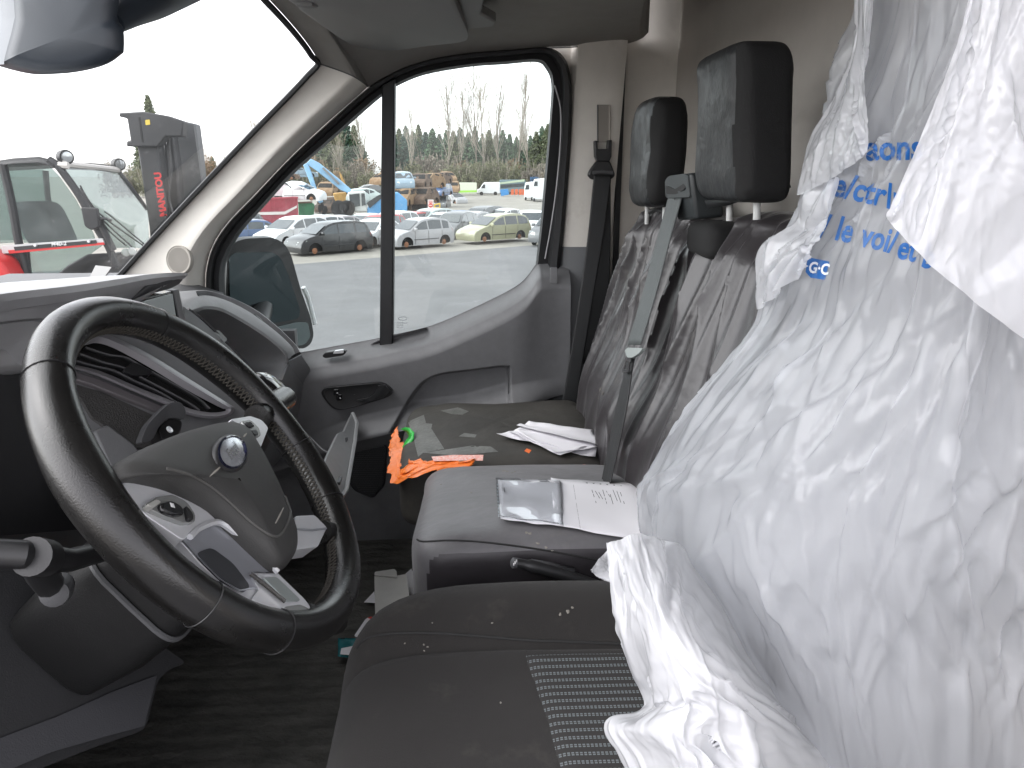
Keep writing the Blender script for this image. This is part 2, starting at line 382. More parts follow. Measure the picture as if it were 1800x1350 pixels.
# rear door pillar: beige upper cover, grey lower cover
def pillar(z0, z1, grow, m, nm):
    rows = []
    for k in range(9):
        z = z0 + (z1-z0)*k/8; lean = (z-1.03)*.05 - .008*max(0, 1.05-z)
        prof = [(.268, .915), (.272, .885), (.283, .866), (.30, .860), (.34, .858), (.39, .858), (.404, .864), (.41, .90), (.41, .925)]
        rows.append([Vector((x+lean, y-grow, z)) for x, y in prof])
    return obj(nm, *s_loft(rows, closed=False), m, van)
bp = pillar(.845, 1.36, 0, M_BEIGE, 'rear_pillar_trim')
pillar(.05, .846, .004, mat('grey_pillar', (.13, .135, .14), .6, bump=.2, bscale=800), 'lower_pillar_trim')
obj('pillar_gap', *s_box((.418, .905, .95), (.014, .012, .84)), M_BLACK, van)
sl = [at(1051,184,.853), at(1071,184,.853), at(1071,250,.853), at(1051,250,.853)]
obj('belt_adjuster_slot', *s_prism(sl, (0, .004, 0)), mat('slot_plastic', (.26, .24, .215), .7), bp)
for x in (1050.5, 1071.5):
    obj('slot_edge', *s_tube([at(x,184,.853), at(x,250,.853)], .0017, 4), M_TRIM_D if x < 1060 else mat('slot_edge_lit', (.4, .37, .33), .6), bp)  # dark and pale edges paint the shaded and lit sides of the recess

# ================================================================== PASSENGER DOOR
door = thing('passenger_door', "closed passenger door with grey plastic trim, black window frame and split side window", 'van door', (0, .86, .3))
n = len(DOUT)
fo = [at(x, y, .862) for x, y in crom(DOUT, 4)]; fi = [at(x, y, .868) for x, y in crom(DIN, 4)]
fm = [a.lerp(b, .45) + Vector((0, -.012, 0)) for a, b in zip(fo, fi)]
fm2 = [a.lerp(b, .55) + Vector((0, .006, 0)) for a, b in zip(fo, fi)]
bk = [b + Vector((0, .05, 0)) for b in fi]; bo = [a + Vector((0, .05, 0)) for a in fo]
obj('window_frame', *s_loft([bo, fo, [a.lerp(b, .2)+Vector((0, -.014, 0)) for a, b in zip(fo, fi)], fm, fm2, fi, bk], closed=False), M_RUBBER, door)
cen = sum(fo, Vector())/len(fo)
obj('aperture_flange', *s_loft([[p+Vector((0, .03, 0)) for p in fo], [p+((p-cen)*Vector((1, 0, 1))).normalized()*.06+Vector((0, .035, 0)) for p in fo]], closed=False), M_BEIGE, van)
obj('seal_glint', *s_tube([at(x, y, .845) for x, y in crom([(975,150),(985,190),(985,250),(978,330),(968,400),(958,455)], 4)], .0022, 5), mat('seal_highlight', (.25, .25, .26), .25, spec=.8), door)  # thin pale tube stands in for the glint along the frame
obj('window_bar', *s_prism([at(671,150,.85), at(694,138,.85), at(690,640,.85), at(667,640,.85)], (0, .045, 0)), M_RUBBER, door, bevel=.003)
G_DOOR = glass('door_glass', (.86, .90, .89), dust=.012, scale=40, scratch=.1, base_dust=.002)
def pane(px):
    P = [at(x, y, .888) for x, y in px]
    return s_prism(P, (0, .004, 0))
q = [(x-3, y-3) for x, y in DIN[:9]] + [(680, 156), (680, 660), (380, 660)]
obj('window_pane', *pane(q), G_DOOR, door, smooth=False)
m_ = [(682, 152)] + [(x+3, y-3) for x, y in DIN[9:21]] + [(682, 690)]
wp = obj('window_pane', *pane(m_), G_DOOR, door, smooth=False)
# etched mark in the corner of the pane
mk = mat('etched_mark', (.55, .57, .58), .8)
o1 = at(708, 560, .8865); ee = []
for k in range(24):
    a = 2*pi*k/24; ee.append(o1 + Vector((.0115*cos(a), 0, .0045*sin(a))))
V, F = s_tube(ee, .0006, 4, closed=True)
for j in range(3):
    p = at(697, 569+4*j, .8865); v, f = s_text(["TRANSGLAS", "E2 43R-0016", "AS2 M21 04"][j][:(8, 7, 6)[j]], .006, p, (1, 0, 0), (0, 0, 1)); V, F = join((V, F), (v, f))
obj('etched_mark', V, F, mk, wp)

# trim panel as a relief
def sd_poly(x, y, poly):
    """signed distance (inside positive) of points to polygon, in photo pixels"""
    P = np.array(poly, float); d = np.full(x.shape, 1e9); ins = np.zeros(x.shape, bool)
    for i in range(len(P)):
        a, b = P[i-1], P[i]; ab = b-a; t = np.clip(((x-a[0])*ab[0]+(y-a[1])*ab[1])/(ab@ab), 0, 1)
        d = np.minimum(d, np.hypot(x-a[0]-t*ab[0], y-a[1]-t*ab[1]))
        c = ((a[1] > y) != (b[1] > y)) & (x < (b[0]-a[0])*(y-a[1])/(b[1]-a[1]+1e-12)+a[0]); ins ^= c
    return np.where(ins, d, -d)
def sstep(a, b, v):
    t = np.clip((v-a)/(b-a), 0, 1); return t*t*(3-2*t)
TOPX = [430, 520, 540, 600, 660, 690, 760, 850, 915, 945, 955, 985, 1002]; TOPY = [650, 624, 620, 609, 598, 591, 574, 535, 500, 466, 462, 460, 462]
BDX = [430, 520, 600, 640, 720, 820, 892, 1002]; BDY = [830, 800, 768, 755, 737, 724, 704, 690]
RECESS = crom([(693,742),(712,712),(735,678),(752,662),(778,652),(830,646),(884,640),(893,648),(893,690),(890,706),(830,716),(760,722),(715,734)], 4, True)
POCKET = crom([(654,609),(672,600),(720,587),(748,580),(756,590),(745,600),(700,608)], 4, True)
tx = np.array(crom([(a, b) for a, b in zip(TOPX, TOPY)], 6))
def relief(x, y):
    yt = np.interp(x, tx[:, 0], tx[:, 1]); yb = np.interp(x, BDX, BDY)
    d = .03*np.ones_like(x)
    d += -.05*(1-sstep(0, 26, y-yt))                       # rolls over towards the glass
    d += .018*sstep(20, 46, y-yt)*(1-sstep(0, 190, y-yt))   # shoulder swell
    d += -.032*sstep(-4, 5, sd_poly(x, y, RECESS))
    d += -.03*sstep(-2, 6, sd_poly(x, y, POCKET))
    d += .055*sstep(34, 2, yb-y)*sstep(1000, 900, x)
    d += -.02*sstep(900, 990, x)
    return d
NX, NY = 260, 150
xs = np.linspace(452, 1001, NX)
X, T = np.meshgrid(xs, np.linspace(0, 1, NY))
YT = np.interp(X, tx[:, 0], tx[:, 1]); YB = np.interp(X, BDX, BDY)
PY = YT + (YB-YT)*T; D = relief(X, PY)
V = [at(X[j, i], PY[j, i], .862-0.022) + Vector((0, -D[j, i], 0)) for j in range(NY) for i in range(NX)]
F = [(j*NX+i, j*NX+i+1, (j+1)*NX+i+1, (j+1)*NX+i) for j in range(NY-1) for i in range(NX-1)]
obj('trim_panel', V, F, M_TRIM, door, angle=60, fixn=False)
# lower, darker half
PYL = YB[0] ; V = []
for j in range(20):
    for i in range(0, NX, 4):
        t = j/19; y = PYL[i] + (1040-PYL[i])*t
        dd = .085 - .045*float(sstep(0, .12, t)) + .012*sin(t*5)
        V.append(at(xs[i], y, .84) + Vector((0, -dd, 0)))
nn = len(range(0, NX, 4))
F = [(j*nn+i, j*nn+i+1, (j+1)*nn+i+1, (j+1)*nn+i) for j in range(19) for i in range(nn-1)]
obj('lower_trim', V, F, mat('lower_door_grey', (.13, .132, .137), .55, bump=.3, bscale=900, var=.1, vscale=20), door, angle=60, fixn=False)
obj('door_skin', *s_prism([at(440,640,.93), at(700,598,.93), at(990,560,.93), at(990,1100,.93), at(440,1100,.93)], (0, .02, 0)), mat('white_van_paint', (.75, .75, .74), .3, coat=.6), door)
obj('panel_join', *s_tube([at(895,642,.802), at(894,705,.802)], .0012, 4), M_BLACK, door)
obj('trim_cap', *s_prism(rounded([at(967,470,.8135), at(980,470,.8135), at(980,499,.8135), at(967,497,.8135)], .004), (0, .004, 0)), M_TRIM, door, bevel=.001)
# inner door handle
hp = crom([(565,690),(574,682),(600,679),(640,675),(672,674),(690,688),(682,698),(655,707),(610,719),(588,719),(572,704)], 4, True)
yh = .785
ring_o = [at(x, y, yh) for x, y in hp]; c0 = sum(ring_o, Vector())/len(ring_o)
ring_i = [p.lerp(c0, .10) for p in ring_o]
hd = obj('handle_bezel', *s_ring(ring_o, ring_i, (0, .02, 0)), M_BLACK, door, bevel=.002)
obj('handle_bowl', *s_loft([ring_i, [p.lerp(c0, .25)+Vector((0, .002, 0)) for p in ring_i], [p.lerp(c0, .6)+Vector((0, .0028, 0)) for p in ring_i], [p.lerp(c0, .98)+Vector((0, .003, 0)) for p in ring_i]], True, False), M_BLACK, hd)
obj('handle_lever', *s_prism(rounded([at(622,704,.776), at(648,699,.776), at(660,690,.776), at(664,677,.776), at(677,677,.776), at(687,688,.776), at(676,697,.776), at(640,708,.776)], .006), (0, .012, 0)), M_GLOSSB, hd, bevel=.003)
for x, y in ((591,690),(596,699)):
    b_ = obj('lock_button', *s_prism(rounded([at(x-5,y-5,.781), at(x+5,y-6,.781), at(x+5,y+5,.781), at(x-5,y+5,.781)], .003), (0, .01, 0)), M_GLOSSB, hd, bevel=.001)
    obj('lock_mark', *s_lathe(at(x+2, y+1, .7805), (0, -1, 0), [(0, .002), (.0003, .0016)], 8), mat('white_print', (.7, .7, .7), .6), b_)
# window switch on the shoulder
sw = obj('window_switch', *s_prism(rounded([at(566,626,.802), at(571,620,.802), at(604,615,.802), at(609,619,.802), at(604,625,.802), at(571,630,.802)], .006), (0, .02, 0)), M_BLACK, door, bevel=.0015)
obj('switch_rocker', *s_prism(rounded([at(585,622,.796), at(588,617,.796), at(603,615,.796), at(604,621,.796)], .003), (0, .01, 0)), M_SILVER, sw, bevel=.001)
# speaker grille low in the door
sp = rounded([at(x, y, .782) for x, y in [(630,775),(668,768),(681,784),(677,853),(656,877),(622,862),(612,845),(618,800)]], .012)
c0 = sum(sp, Vector())/len(sp)
M_MESH = mat('speaker_mesh', (.03, .031, .033), .5, bump=1.0, bscale=330, bdist=.003)
so = obj('speaker_grille', *s_loft([sp, [p.lerp(c0, .06)+Vector((0, -.004, 0)) for p in sp], [p.lerp(c0, .10)+Vector((0, .003, 0)) for p in sp], [p.lerp(c0, .985)+Vector((0, .0, 0)) for p in sp]], True, False), M_MESH, door)
V, F = [], []
for i in range(26):
    for j in range(34):
        p = at(610+i*2.9+(j % 2)*1.45, 768+j*3.3, .7795)
        q2 = Q2 = (610+i*2.9+(j % 2)*1.45, 768+j*3.3)
        if sd_poly(np.array([Q2[0]]), np.array([Q2[1]]), [(632,780),(665,774),(676,787),(672,850),(655,870),(627,858),(619,842),(624,802)])[0] < 0: continue
        v, f = s_lathe(p, (0, -1, 0), [(0, .0017), (.0012, .0012)], 5); k0 = len(V); V += v; F += [tuple(i_+k0 for i_ in qq) for qq in f]
o = obj('grille_stud', V, F, mat('speaker_stud', (.06, .062, .066), .5), so); o['kind'] = 'stuff'

# ================================================================== EXTERIOR DOOR MIRROR (seen through the quarter pane)
wm = thing('wing_mirror', "black exterior door mirror with large upper glass and small lower glass outside passenger window", 'wing mirror', (-.35, 1.05, .6))
hous = [(393,560),(398,440),(410,424),(430,417),(480,415),(500,425),(512,445),(530,510),(548,560),(553,590),(548,606),(535,615),(515,612),(470,640),(400,640)]
hn = Vector((.78, -.60, -.04)).normalized(); hp0 = at(470, 520, 1.10)
H = rounded([at_pl(x, y, hp0, hn) for x, y in hous], .02)
hc = sum(H, Vector())/len(H)
obj('housing', *s_loft([[p.lerp(hc, .02) for p in H], [p-hn*.02 for p in H], [p.lerp(hc, .1)-hn*.08 for p in H], [p.lerp(hc, .4)-hn*.13 for p in H], [p.lerp(hc, .98)-hn*.14 for p in H]]), M_BLACK, wm)
M_MIR = mat('mirror_glass', (.055, .075, .08), .03, metal=1.0)  # dark teal base stands in for a dark reflection
g1 = rounded([at_pl(x, y, hp0+hn*.003, hn) for x, y in [(402,452),(412,444),(478,443),(492,452),(505,480),(527,545),(524,560),(440,575),(405,580)]], .012)
obj('mirror_glass', *s_prism(g1, hn*.002), M_MIR, wm)
g2 = rounded([at_pl(x, y, hp0+hn*.003, hn) for x, y in [(470,578),(520,566),(540,566),(545,592),(534,606),(500,610),(470,612)]], .012)
obj('wide_angle_glass', *s_prism(g2, hn*.003), mat('wide_glass', (.2, .24, .24), .06, metal=1.0), wm)
obj('arm', *s_tube([hc-hn*.05, Vector((hc.x-.02, .95, .60))], .03, 10), M_BLACK, wm)
# clear ribbed cover of the repeater on the outer edge
obj('repeater_lens', *s_tube([at_pl(x, y, hp0-hn*.03, hn) for x, y in [(533,505),(540,520),(547,545),(553,570)]], .008, 8), mat('clear_lens', (.75, .77, .78), .2, bump=.8, bscale=300, bdist=.003), wm)

# ================================================================== INTERIOR MIRROR
im = thing('interior_mirror', "dark interior mirror housing hanging at top of windscreen", 'mirror', at(120, -30, -.12))
body = [(36,-60),(28,30),(9,106),(14,112),(60,125),(100,130),(150,124),(190,112),(213,96),(218,88),(217,50),(206,28),(200,-60)]
front = [at(x, y, -.20) for x, y in crom(body, 3, True)]
fc = sum(front, Vector())/len(front)
M_MH = mat('mirror_housing', (.026, .034, .046), .38, bump=.1, bscale=600, spec=.6)
bo_ = Vector((-.055, .05, .004))
obj('housing', *s_loft([[p.lerp(fc, .96)+Vector((0, -.014, 0)) for p in front], [p.lerp(fc, .3)+Vector((0, -.013, 0)) for p in front], [p.lerp(fc, .06)+Vector((0, -.008, 0)) for p in front], front, [p+bo_*.5 for p in front], [p.lerp(fc, .12)+bo_ for p in front]]), M_MH, im, angle=60)
obj('mirror_stem', *s_tube([at(200,40,-.17), at(228,14,-.14), at(262,-10,-.10), at(330,-50,0)], [.012, .02, .028, .035], 12), M_MH, im)

# ================================================================== SUN VISOR
svz = 1.305
vis = thing('sun_visor', "folded grey vinyl sun visor above passenger window", 'sun visor', at_z(700, 60, svz))
vp = [(500,-30),(524,12),(540,26),(625,84),(660,88),(700,87),(760,79),(812,73),(822,66),(820,52),(797,0),(785,-30)]
P = [at_z(x, y, svz) for x, y in crom(vp, 3, True)]; pc = sum(P, Vector())/len(P)
obj('visor_pad', *s_loft([[p.lerp(pc, .97)+Vector((0, 0, -.004)) for p in P], [p.lerp(pc, .05)+Vector((0, 0, -.003)) for p in P], P, [p+Vector((0, 0, .014)) for p in P]]), M_VISOR, vis, angle=60)
obj('pivot_clip', *s_tube([at_z(522,5,svz-.004), at_z(545,6,svz-.004), at_z(556,9,svz-.002)], [.006, .007, .004], 8), M_VISOR, vis)
obj('visor_bracket', *s_prism([at_z(797,-30,1.318), at_z(860,-30,1.318), at_z(845,25,1.318), at_z(872,40,1.318), at_z(868,47,1.318), at_z(822,52,1.318)], (0, 0, .02)), M_VISOR, vis, bevel=.004)
# ================================================================== DASHBOARD
dash = thing('dashboard', "grey plastic dashboard with hooded screen, tall air vent and open passenger tray", 'dashboard', (-.55, 0, .3))
# hidden carrier
prof = [(-.96, .74), (-.70, .775), (-.60, .74), (-.555, .62), (-.56, .42), (-.70, .22), (-.96, .2)]
obj('carrier', *s_loft([[Vector((x, y, z)) for x, z in prof] for y in (-.84, -.4, 0, .4, .83)]), M_TRIM_D, dash)
# top pad rolling over into the binnacle face
M_DTOP = mat('dash_top', (.38, .382, .39), .6, bump=.35, bscale=800, var=.06, vscale=20)
T = resample(crom([at(-220,552,-.46), at(-150,540,-.42), at(0,514,-.30), at(100,503,-.22), at(200,490,-.10), at(262,482,0), at(312,481,.055), at(322,484,.062)], 6), 40)
Fr = resample(crom([at(-220,600,-.46), at(-150,586,-.42), at(0,548,-.305), at(142,527,-.20), at(215,512,-.105), at(262,501,-.03), at(310,494,.05), at(325,489,.064)], 6), 40)
rows = []
for t, f in zip(T, Fr):
    t, f = Vector(t), Vector(f)
    rows.append([t+Vector((-.42, .05, -.07)), t+Vector((-.2, .02, -.012)), t+Vector((-.07, 0, -.002)), t, t.lerp(f, .3)+Vector((.006, -.003, .005)), t.lerp(f, .65)+Vector((.007, -.003, .004)), f])
obj('top_pad', *s_loft(rows, closed=False), M_DTOP, dash)
# binnacle face under the pad, and the dark instrument recess
G = resample(crom([at(-220,640,-.45), at(-150,630,-.41), at(0,613,-.29), at(28,638,-.27), at(80,650,-.235), at(128,622,-.195), at(170,590,-.15), at(215,560,-.11), at(228,530,-.095)], 6), 40)
rows = [[Vector(f)+Vector((-.004, .004, -.001)), Vector(f).lerp(Vector(g), .33)+Vector((-.004, 0, 0)), Vector(f).lerp(Vector(g), .36)+Vector((-.009, 0, 0)), Vector(f).lerp(Vector(g), .40)+Vector((-.004, 0, 0)), Vector(g), Vector(g)+Vector((-.12, .02, -.02))] for f, g in zip(Fr, G)]
obj('binnacle_face', *s_loft(rows, closed=False), mat('binnacle_grey', (.36, .362, .37), .55, bump=.3, bscale=800, var=.06, vscale=20), dash)
obj('instrument_recess', *s_prism([at(-230,600,-.36), at(60,620,-.20), at(130,640,-.14), at(230,800,-.14), at(150,930,-.2), at(-230,960,-.36)], (-.02, .02, 0)), M_BLACK, dash)
# hood over the screen
hd1 = [at(230,530,-.075), at(262,518,-.02), at(300,508,.035), at(316,500,.055), at(325,490,.064), at(314,484,.06), at(262,500,-.03)]
obj('screen_hood', *s_prism(hd1, (-.06, .01, -.004)), M_TRIM_D, dash, bevel=.003)
# screen
scn = [at(238,530,-.068), at(306,512,.045), at(320,576,.05), at(292,600,-.02), at(255,600,-.06)]
se = obj('screen_surround', *s_prism([p+Vector((-.004, .003, 0)) for p in scn], (-.03, .02, 0)), M_GLOSSB, dash)
sg = [at(245,531,-.060), at(301,516,.038), at(309,571,.04), at(290,592,-.015), at(262,592,-.045)]
obj('screen_glass', *s_prism([p+Vector((.0025, -.0015, .0)) for p in sg], (-.002, .001, 0)), mat('display_glass', (.16, .19, .175), .05, spec=1.0, coat=1.0), se)  # pale greenish base paints a reflection on the screen
obj('screen_post', *s_prism([at(305,511,.046), at(315,508,.062), at(329,574,.066), at(319,578,.05)], (-.02, .012, 0)), M_DASH, dash, bevel=.002)

# centre face, vent and the parts around the column
DP, DN = Vector((-.455, -.15, .80)), Vector((.74, -.34, .58)).normalized()
def dp(x, y, h=0.0): return at_pl(x, y, DP + DN*h, DN)
cf = [dp(x, y) for x, y in [(112,600),(170,585),(230,560),(300,600),(360,640),(430,705),(440,760),(400,900),(250,930),(190,850),(140,740)]]
obj('centre_panel', *s_prism(cf, -DN*.05), M_DASH, dash, bevel=.003)
vo = crom([(116,632),(128,606),(150,588),(168,583),(200,592),(262,622),(330,664),(396,706),(412,718),(402,731),(370,736),(330,729),(300,715),(240,690),(170,660),(120,645)], 3, True)
vi = crom([(124,632),(134,612),(154,606),(170,603),(200,612),(256,642),(322,682),(384,715),(396,719),(394,723),(370,725),(336,719),(306,706),(246,682),(176,652),(128,640)], 3, True)
vent = obj('centre_vent', *s_loft([[dp(*p, -.01) for p in vo], [dp(*p, .012) for p in vo], [dp(p[0], p[1], .016) for p in [(a+(b-a)*.4) for a, b in zip(vo, vi)]], [dp(*p, .010) for p in vi], [dp(*p, -.02) for p in vi]], True, False), mat('vent_frame', (.26, .25, .265), .3), dash)
obj('vent_back', *s_prism([dp(*p, .0005) for p in vi], -DN*.002), mat('vent_black', (.004, .004, .004), .8), vent)
M_SLAT = mat('slat_plastic', (.022, .022, .024), .35)
for k, sl in enumerate([[(150,611),(190,624),(222,629),(250,645),(300,672),(350,702),(368,719)],
                        [(140,622),(180,637),(215,646),(240,660),(290,686),(335,711),(350,722)],
                        [(130,634),(170,645),(200,652),(236,670),(280,690),(310,708)]]):
    P = [dp(x, y, .006) for x, y in crom(sl, 4)]
    obj('slat', *s_loft([P, [p - DN*.007 + Vector((-.001, 0, -.0005)) for p in P]], False), M_SLAT, vent, solid=.001)
    obj('slat_edge', *s_tube([p+DN*.001 for p in P], .0011, 5), mat('slat_edge', (.13, .13, .135), .3), vent)
obj('vent_tab', *s_prism(rounded([dp(*p, .012) for p in [(216,652),(228,639),(238,637),(268,652),(266,658),(236,660)]], .004), -DN*.014), M_SLAT, vent, bevel=.002)
# ledge and lower textured panels below the vent
obj('trim_ledge', *s_prism([dp(*p, .006) for p in [(118,648),(170,663),(240,693),(300,718),(318,722),(310,735),(240,708),(160,676),(122,664)]], -DN*.02), mat('ledge_trim', (.13, .12, .125), .35), dash, bevel=.002)
obj('lower_panel', *s_prism([dp(*p, .002) for p in [(124,672),(180,688),(250,720),(300,742),(270,790),(235,788),(160,735)]], -DN*.02), mat('grained_panel', (.06, .058, .056), .65, bump=.9, bscale=500, bdist=.002), dash, bevel=.002)
obj('lower_panel', *s_prism([dp(*p, .006) for p in [(165,757),(190,745),(236,780),(252,800),(215,840),(190,815)]], -DN*.02), M_DASH, dash, bevel=.003)
# strip light-coloured edge of passenger vent: thin bright lip beside the tray
lip = [at(*p) for p in crom([(318,540,.09),(345,560,.12),(375,588,.16),(405,617,.19),(428,642,.215),(441,660,.23)], 4)]
obj('tray_edge', *s_tube(lip, .0035, 6), M_TRIM, dash)
lip2 = [p + Vector((.004, .018, -.006)) for p in lip]
obj('tray_edge', *s_tube(lip2, .0025, 6), M_TRIM_D, dash)
obj('side_vent_body', *s_loft([[p for p in lip], [p+Vector((0, -.05, -.05)) for p in lip], [p+Vector((-.03, -.06, -.14)) for p in lip]], False), M_TRIM_D, dash, solid=.01)
obj('vent_tab', *s_prism(rounded([at(372,588,.15), at(378,580,.17), at(386,581,.18), at(400,596,.19), at(396,602,.18), at(392,600,.17)], .004), (-.01, .01, -.003)), M_BLACK, dash, bevel=.0015)

# passenger side: outer shell with slot, scooped tray, end cap
SO = [(306,515,.50),(340,513,.66),(362,513,.78),(387,519,.80),(418,531,.805),(456,551,.808),(491,580,.81),(518,607,.81),(529,622,.81)]
SL = [(316,553,.12),(340,544,.25),(362,538,.42),(389,542,.56),(424,560,.62),(469,589,.665),(495,611,.69),(505,622,.70),(507,632,.70)]
so = resample([at(*p) for p in crom(SO, 6)], 44); sl_ = resample([at(*p) for p in crom(SL, 6)], 44)
rows = []
for i, (a, b) in enumerate(zip(so, sl_)):
    a, b = Vector(a), Vector(b); up = Vector((.006, -.004, .010))
    g = 1.0 if 12 < i < 43 else 0.0
    gd = Vector((-.012, .004, -.022))*g
    q = [a+Vector((-.03, .04, -.05)), a, a.lerp(b, .12)+up*.7, a.lerp(b, .26)+up, a.lerp(b, .30)+up+gd, a.lerp(b, .58)+up+gd, a.lerp(b, .62)+up, a.lerp(b, .82)+up*.8, b]
    rows.append(q)
obj('passenger_top', *s_loft(rows, closed=False), M_DASH, dash, angle=35)
# slot louvres
for i0, i1 in ((15, 26), (28, 42)):
    P = [Vector(so[i]).lerp(Vector(sl_[i]), .44)+Vector((.0, 0, .001)) for i in range(i0, i1)]
    obj('slot_louvre', *s_tube(P, .004, 6), M_BLACK, dash)
obj('slot_tab', *s_prism(rounded([at(446,560,.72), at(452,556,.73), at(464,566,.735), at(460,571,.725)], .003), (-.006, .005, .006)), M_BLACK, dash, bevel=.001)
# tray scoop
TL = [(316,553,.12),(340,544,.25),(362,538,.42),(389,542,.56),(424,560,.62),(469,589,.665),(495,611,.69),(505,622,.70),(507,632,.70),(503,645,.69),(496,668,.62),(470,661,.42),(447,656,.25),(438,645,.22),(418,626,.20),(395,604,.18),(370,582,.155),(345,563,.13)]
tl = [Vector(p) for p in resample([at(*p) for p in crom(TL, 5, True)], 72, True)]
tc_ = sum(tl, Vector())/72; dv = Vector((-.11, .06, -.035))
obj('storage_tray', *s_loft([tl, [p.lerp(tc_, .03)+Vector((-.003, .0, -.004)) for p in tl], [p.lerp(tc_, .10)+dv*.35 for p in tl], [p.lerp(tc_, .22)+dv*.8 for p in tl], [p.lerp(tc_, .5)+dv for p in tl], [p.lerp(tc_, .97)+dv*1.02 for p in tl]], True, False), M_DASH, dash, angle=60)
# end cap beside the door, and the face below
cap = [at(507,633,.70), at(529,622,.81), at(549,651,.81), at(537,676,.81), at(530,690,.80), at(508,644,.70)]
obj('end_cap', *s_prism(cap, (-.05, .02, -.02)), M_TRIM, dash, bevel=.003)
ff = [at(496,668,.62), at(507,640,.70), at(534,678,.80), at(522,742,.80), at(500,800,.76), at(440,860,.5), at(420,760,.3), at(447,658,.25), at(470,663,.42)]
obj('glovebox_face', *s_prism(ff, (-.03, .02, -.01)), M_DASH, dash)
obj('face_slot', *s_prism([at(508,700,.71), at(514,683,.74), at(516,690,.745), at(510,706,.715)], (.003, -.004, 0)), M_BLACK, dash)
# open glovebox lid hanging in the footwell
lid = [at(566,826,.30), at(592,884,.28), at(598,880,.30), at(606,862,.36), at(622,779,.62), at(626,745,.74), at(618,726,.76), at(604,757,.66), at(592,762,.62), at(573,802,.40)]
M_LID = mat('lid_plastic', (.32, .325, .33), .45, bump=.2, bscale=600, var=.1, vscale=20)
gl_ = obj('glovebox_lid', *s_prism(lid, (-.012, .012, -.02)), M_LID, dash, bevel=.003)
obj('lid_rim', *s_tube([p+Vector((.003, -.004, .003)) for p in (at(594,882,.29), at(607,862,.36), at(622,779,.62), at(626,745,.74), at(618,727,.76))], .005, 6), M_LID, gl_)
for x, y, Y in ((597,845,.36),(608,775,.6)):
    p = at(x, y, Y); obj('lid_slot', *s_box(p, (.006, .03, .006)), M_BLACK, gl_)
obj('lid_stay', *s_tube([at(*p) for p in crom([(522,757,.5),(532,758,.52),(548,772,.52),(566,790,.5),(578,796,.48)], 5)], .0025, 6), M_TRIM, gl_)
# lower driver-side knee panel
kp, kn = at(150, 1150, -.42), Vector((.72, -.52, .46)).normalized()
M_KNEE = mat('knee_plastic', (.011, .0112, .0125), .65, spec=.3, bump=.3, bscale=700, var=.1, vscale=15)  # base kept near black to paint the shade in this corner
def kx(x, y, h=0): return at_pl(x, y, kp+kn*h, kn)
K = rounded([kx(*p) for p in [(-260,960),(0,1000),(60,990),(140,1010),(220,1090),(330,1165),(300,1175),(278,1195),(257,1283),(170,1312),(60,1356),(-60,1420),(-260,1460)]], .01)
obj('knee_panel', *s_prism(K, -kn*.06), M_KNEE, dash, bevel=.006, seg=3)
obj('knee_crease', *s_loft([[kx(-60,1320,.003), kx(100,1260,.003), kx(200,1215,.003), kx(276,1187,.003)], [kx(-60,1385,.008), kx(90,1322,.008), kx(180,1296,.008), kx(254,1276,.008)]], False), mat('knee_face', (.017, .0175, .021), .55, bump=.3, bscale=700), dash)

# ================================================================== GEAR LEVER
gk = thing('gear_lever', "gloss black gear lever knob with chrome edge on the dashboard", 'gear lever', at(470, 720, .02))
kc = [(0, .003), (.004, .016), (.014, .022), (.028, .024), (.04, .021), (.05, .012), (.054, .002)]
def knob(px):
    return [at(x, y, Y) for x, y, Y in px]
A = resample(knob(crom([(436,663,.03),(448,658,.05),(462,657,.07),(478,663,.09),(494,673,.10),(503,686,.10),(502,705,.08),(499,722,.06)], 4)), 20)
B = resample(knob(crom([(437,667,.02),(450,671,.0),(462,676,.0),(474,682,.0),(482,692,.0),(487,704,.0),(490,714,.02),(492,723,.04)], 4)), 20)
obj('knob', *s_loft([[Vector(a)+Vector((-.012, .02, -.012)) for a in A], [Vector(a) for a in A], [Vector(a).lerp(Vector(b), .35)+Vector((.008, -.008, .007)) for a, b in zip(A, B)], [Vector(a).lerp(Vector(b), .7)+Vector((.007, -.01, .005)) for a, b in zip(A, B)], [Vector(b) for b in B]], False), M_GLOSSB, gk, solid=.003)
obj('chrome_edge', *s_tube(B, .0022, 6), M_CHROME, gk)
obj('shift_mark', *s_text("R", .012, at(466,668,.035)+Vector((.004, -.01, .006)), (.5, .8, 0), (-.3, .2, .8)), mat('white_print', (.7, .7, .7), .6), gk)
obj('boot', *s_loft([[Vector(b)+Vector((-.002, .004, -.002)) for b in B], [Vector(b)+Vector((-.02, -.01, -.05)) for b in B], [Vector(b)+Vector((-.06, -.02, -.11)) for b in B]], False), M_BLACK, gk, solid=.004)

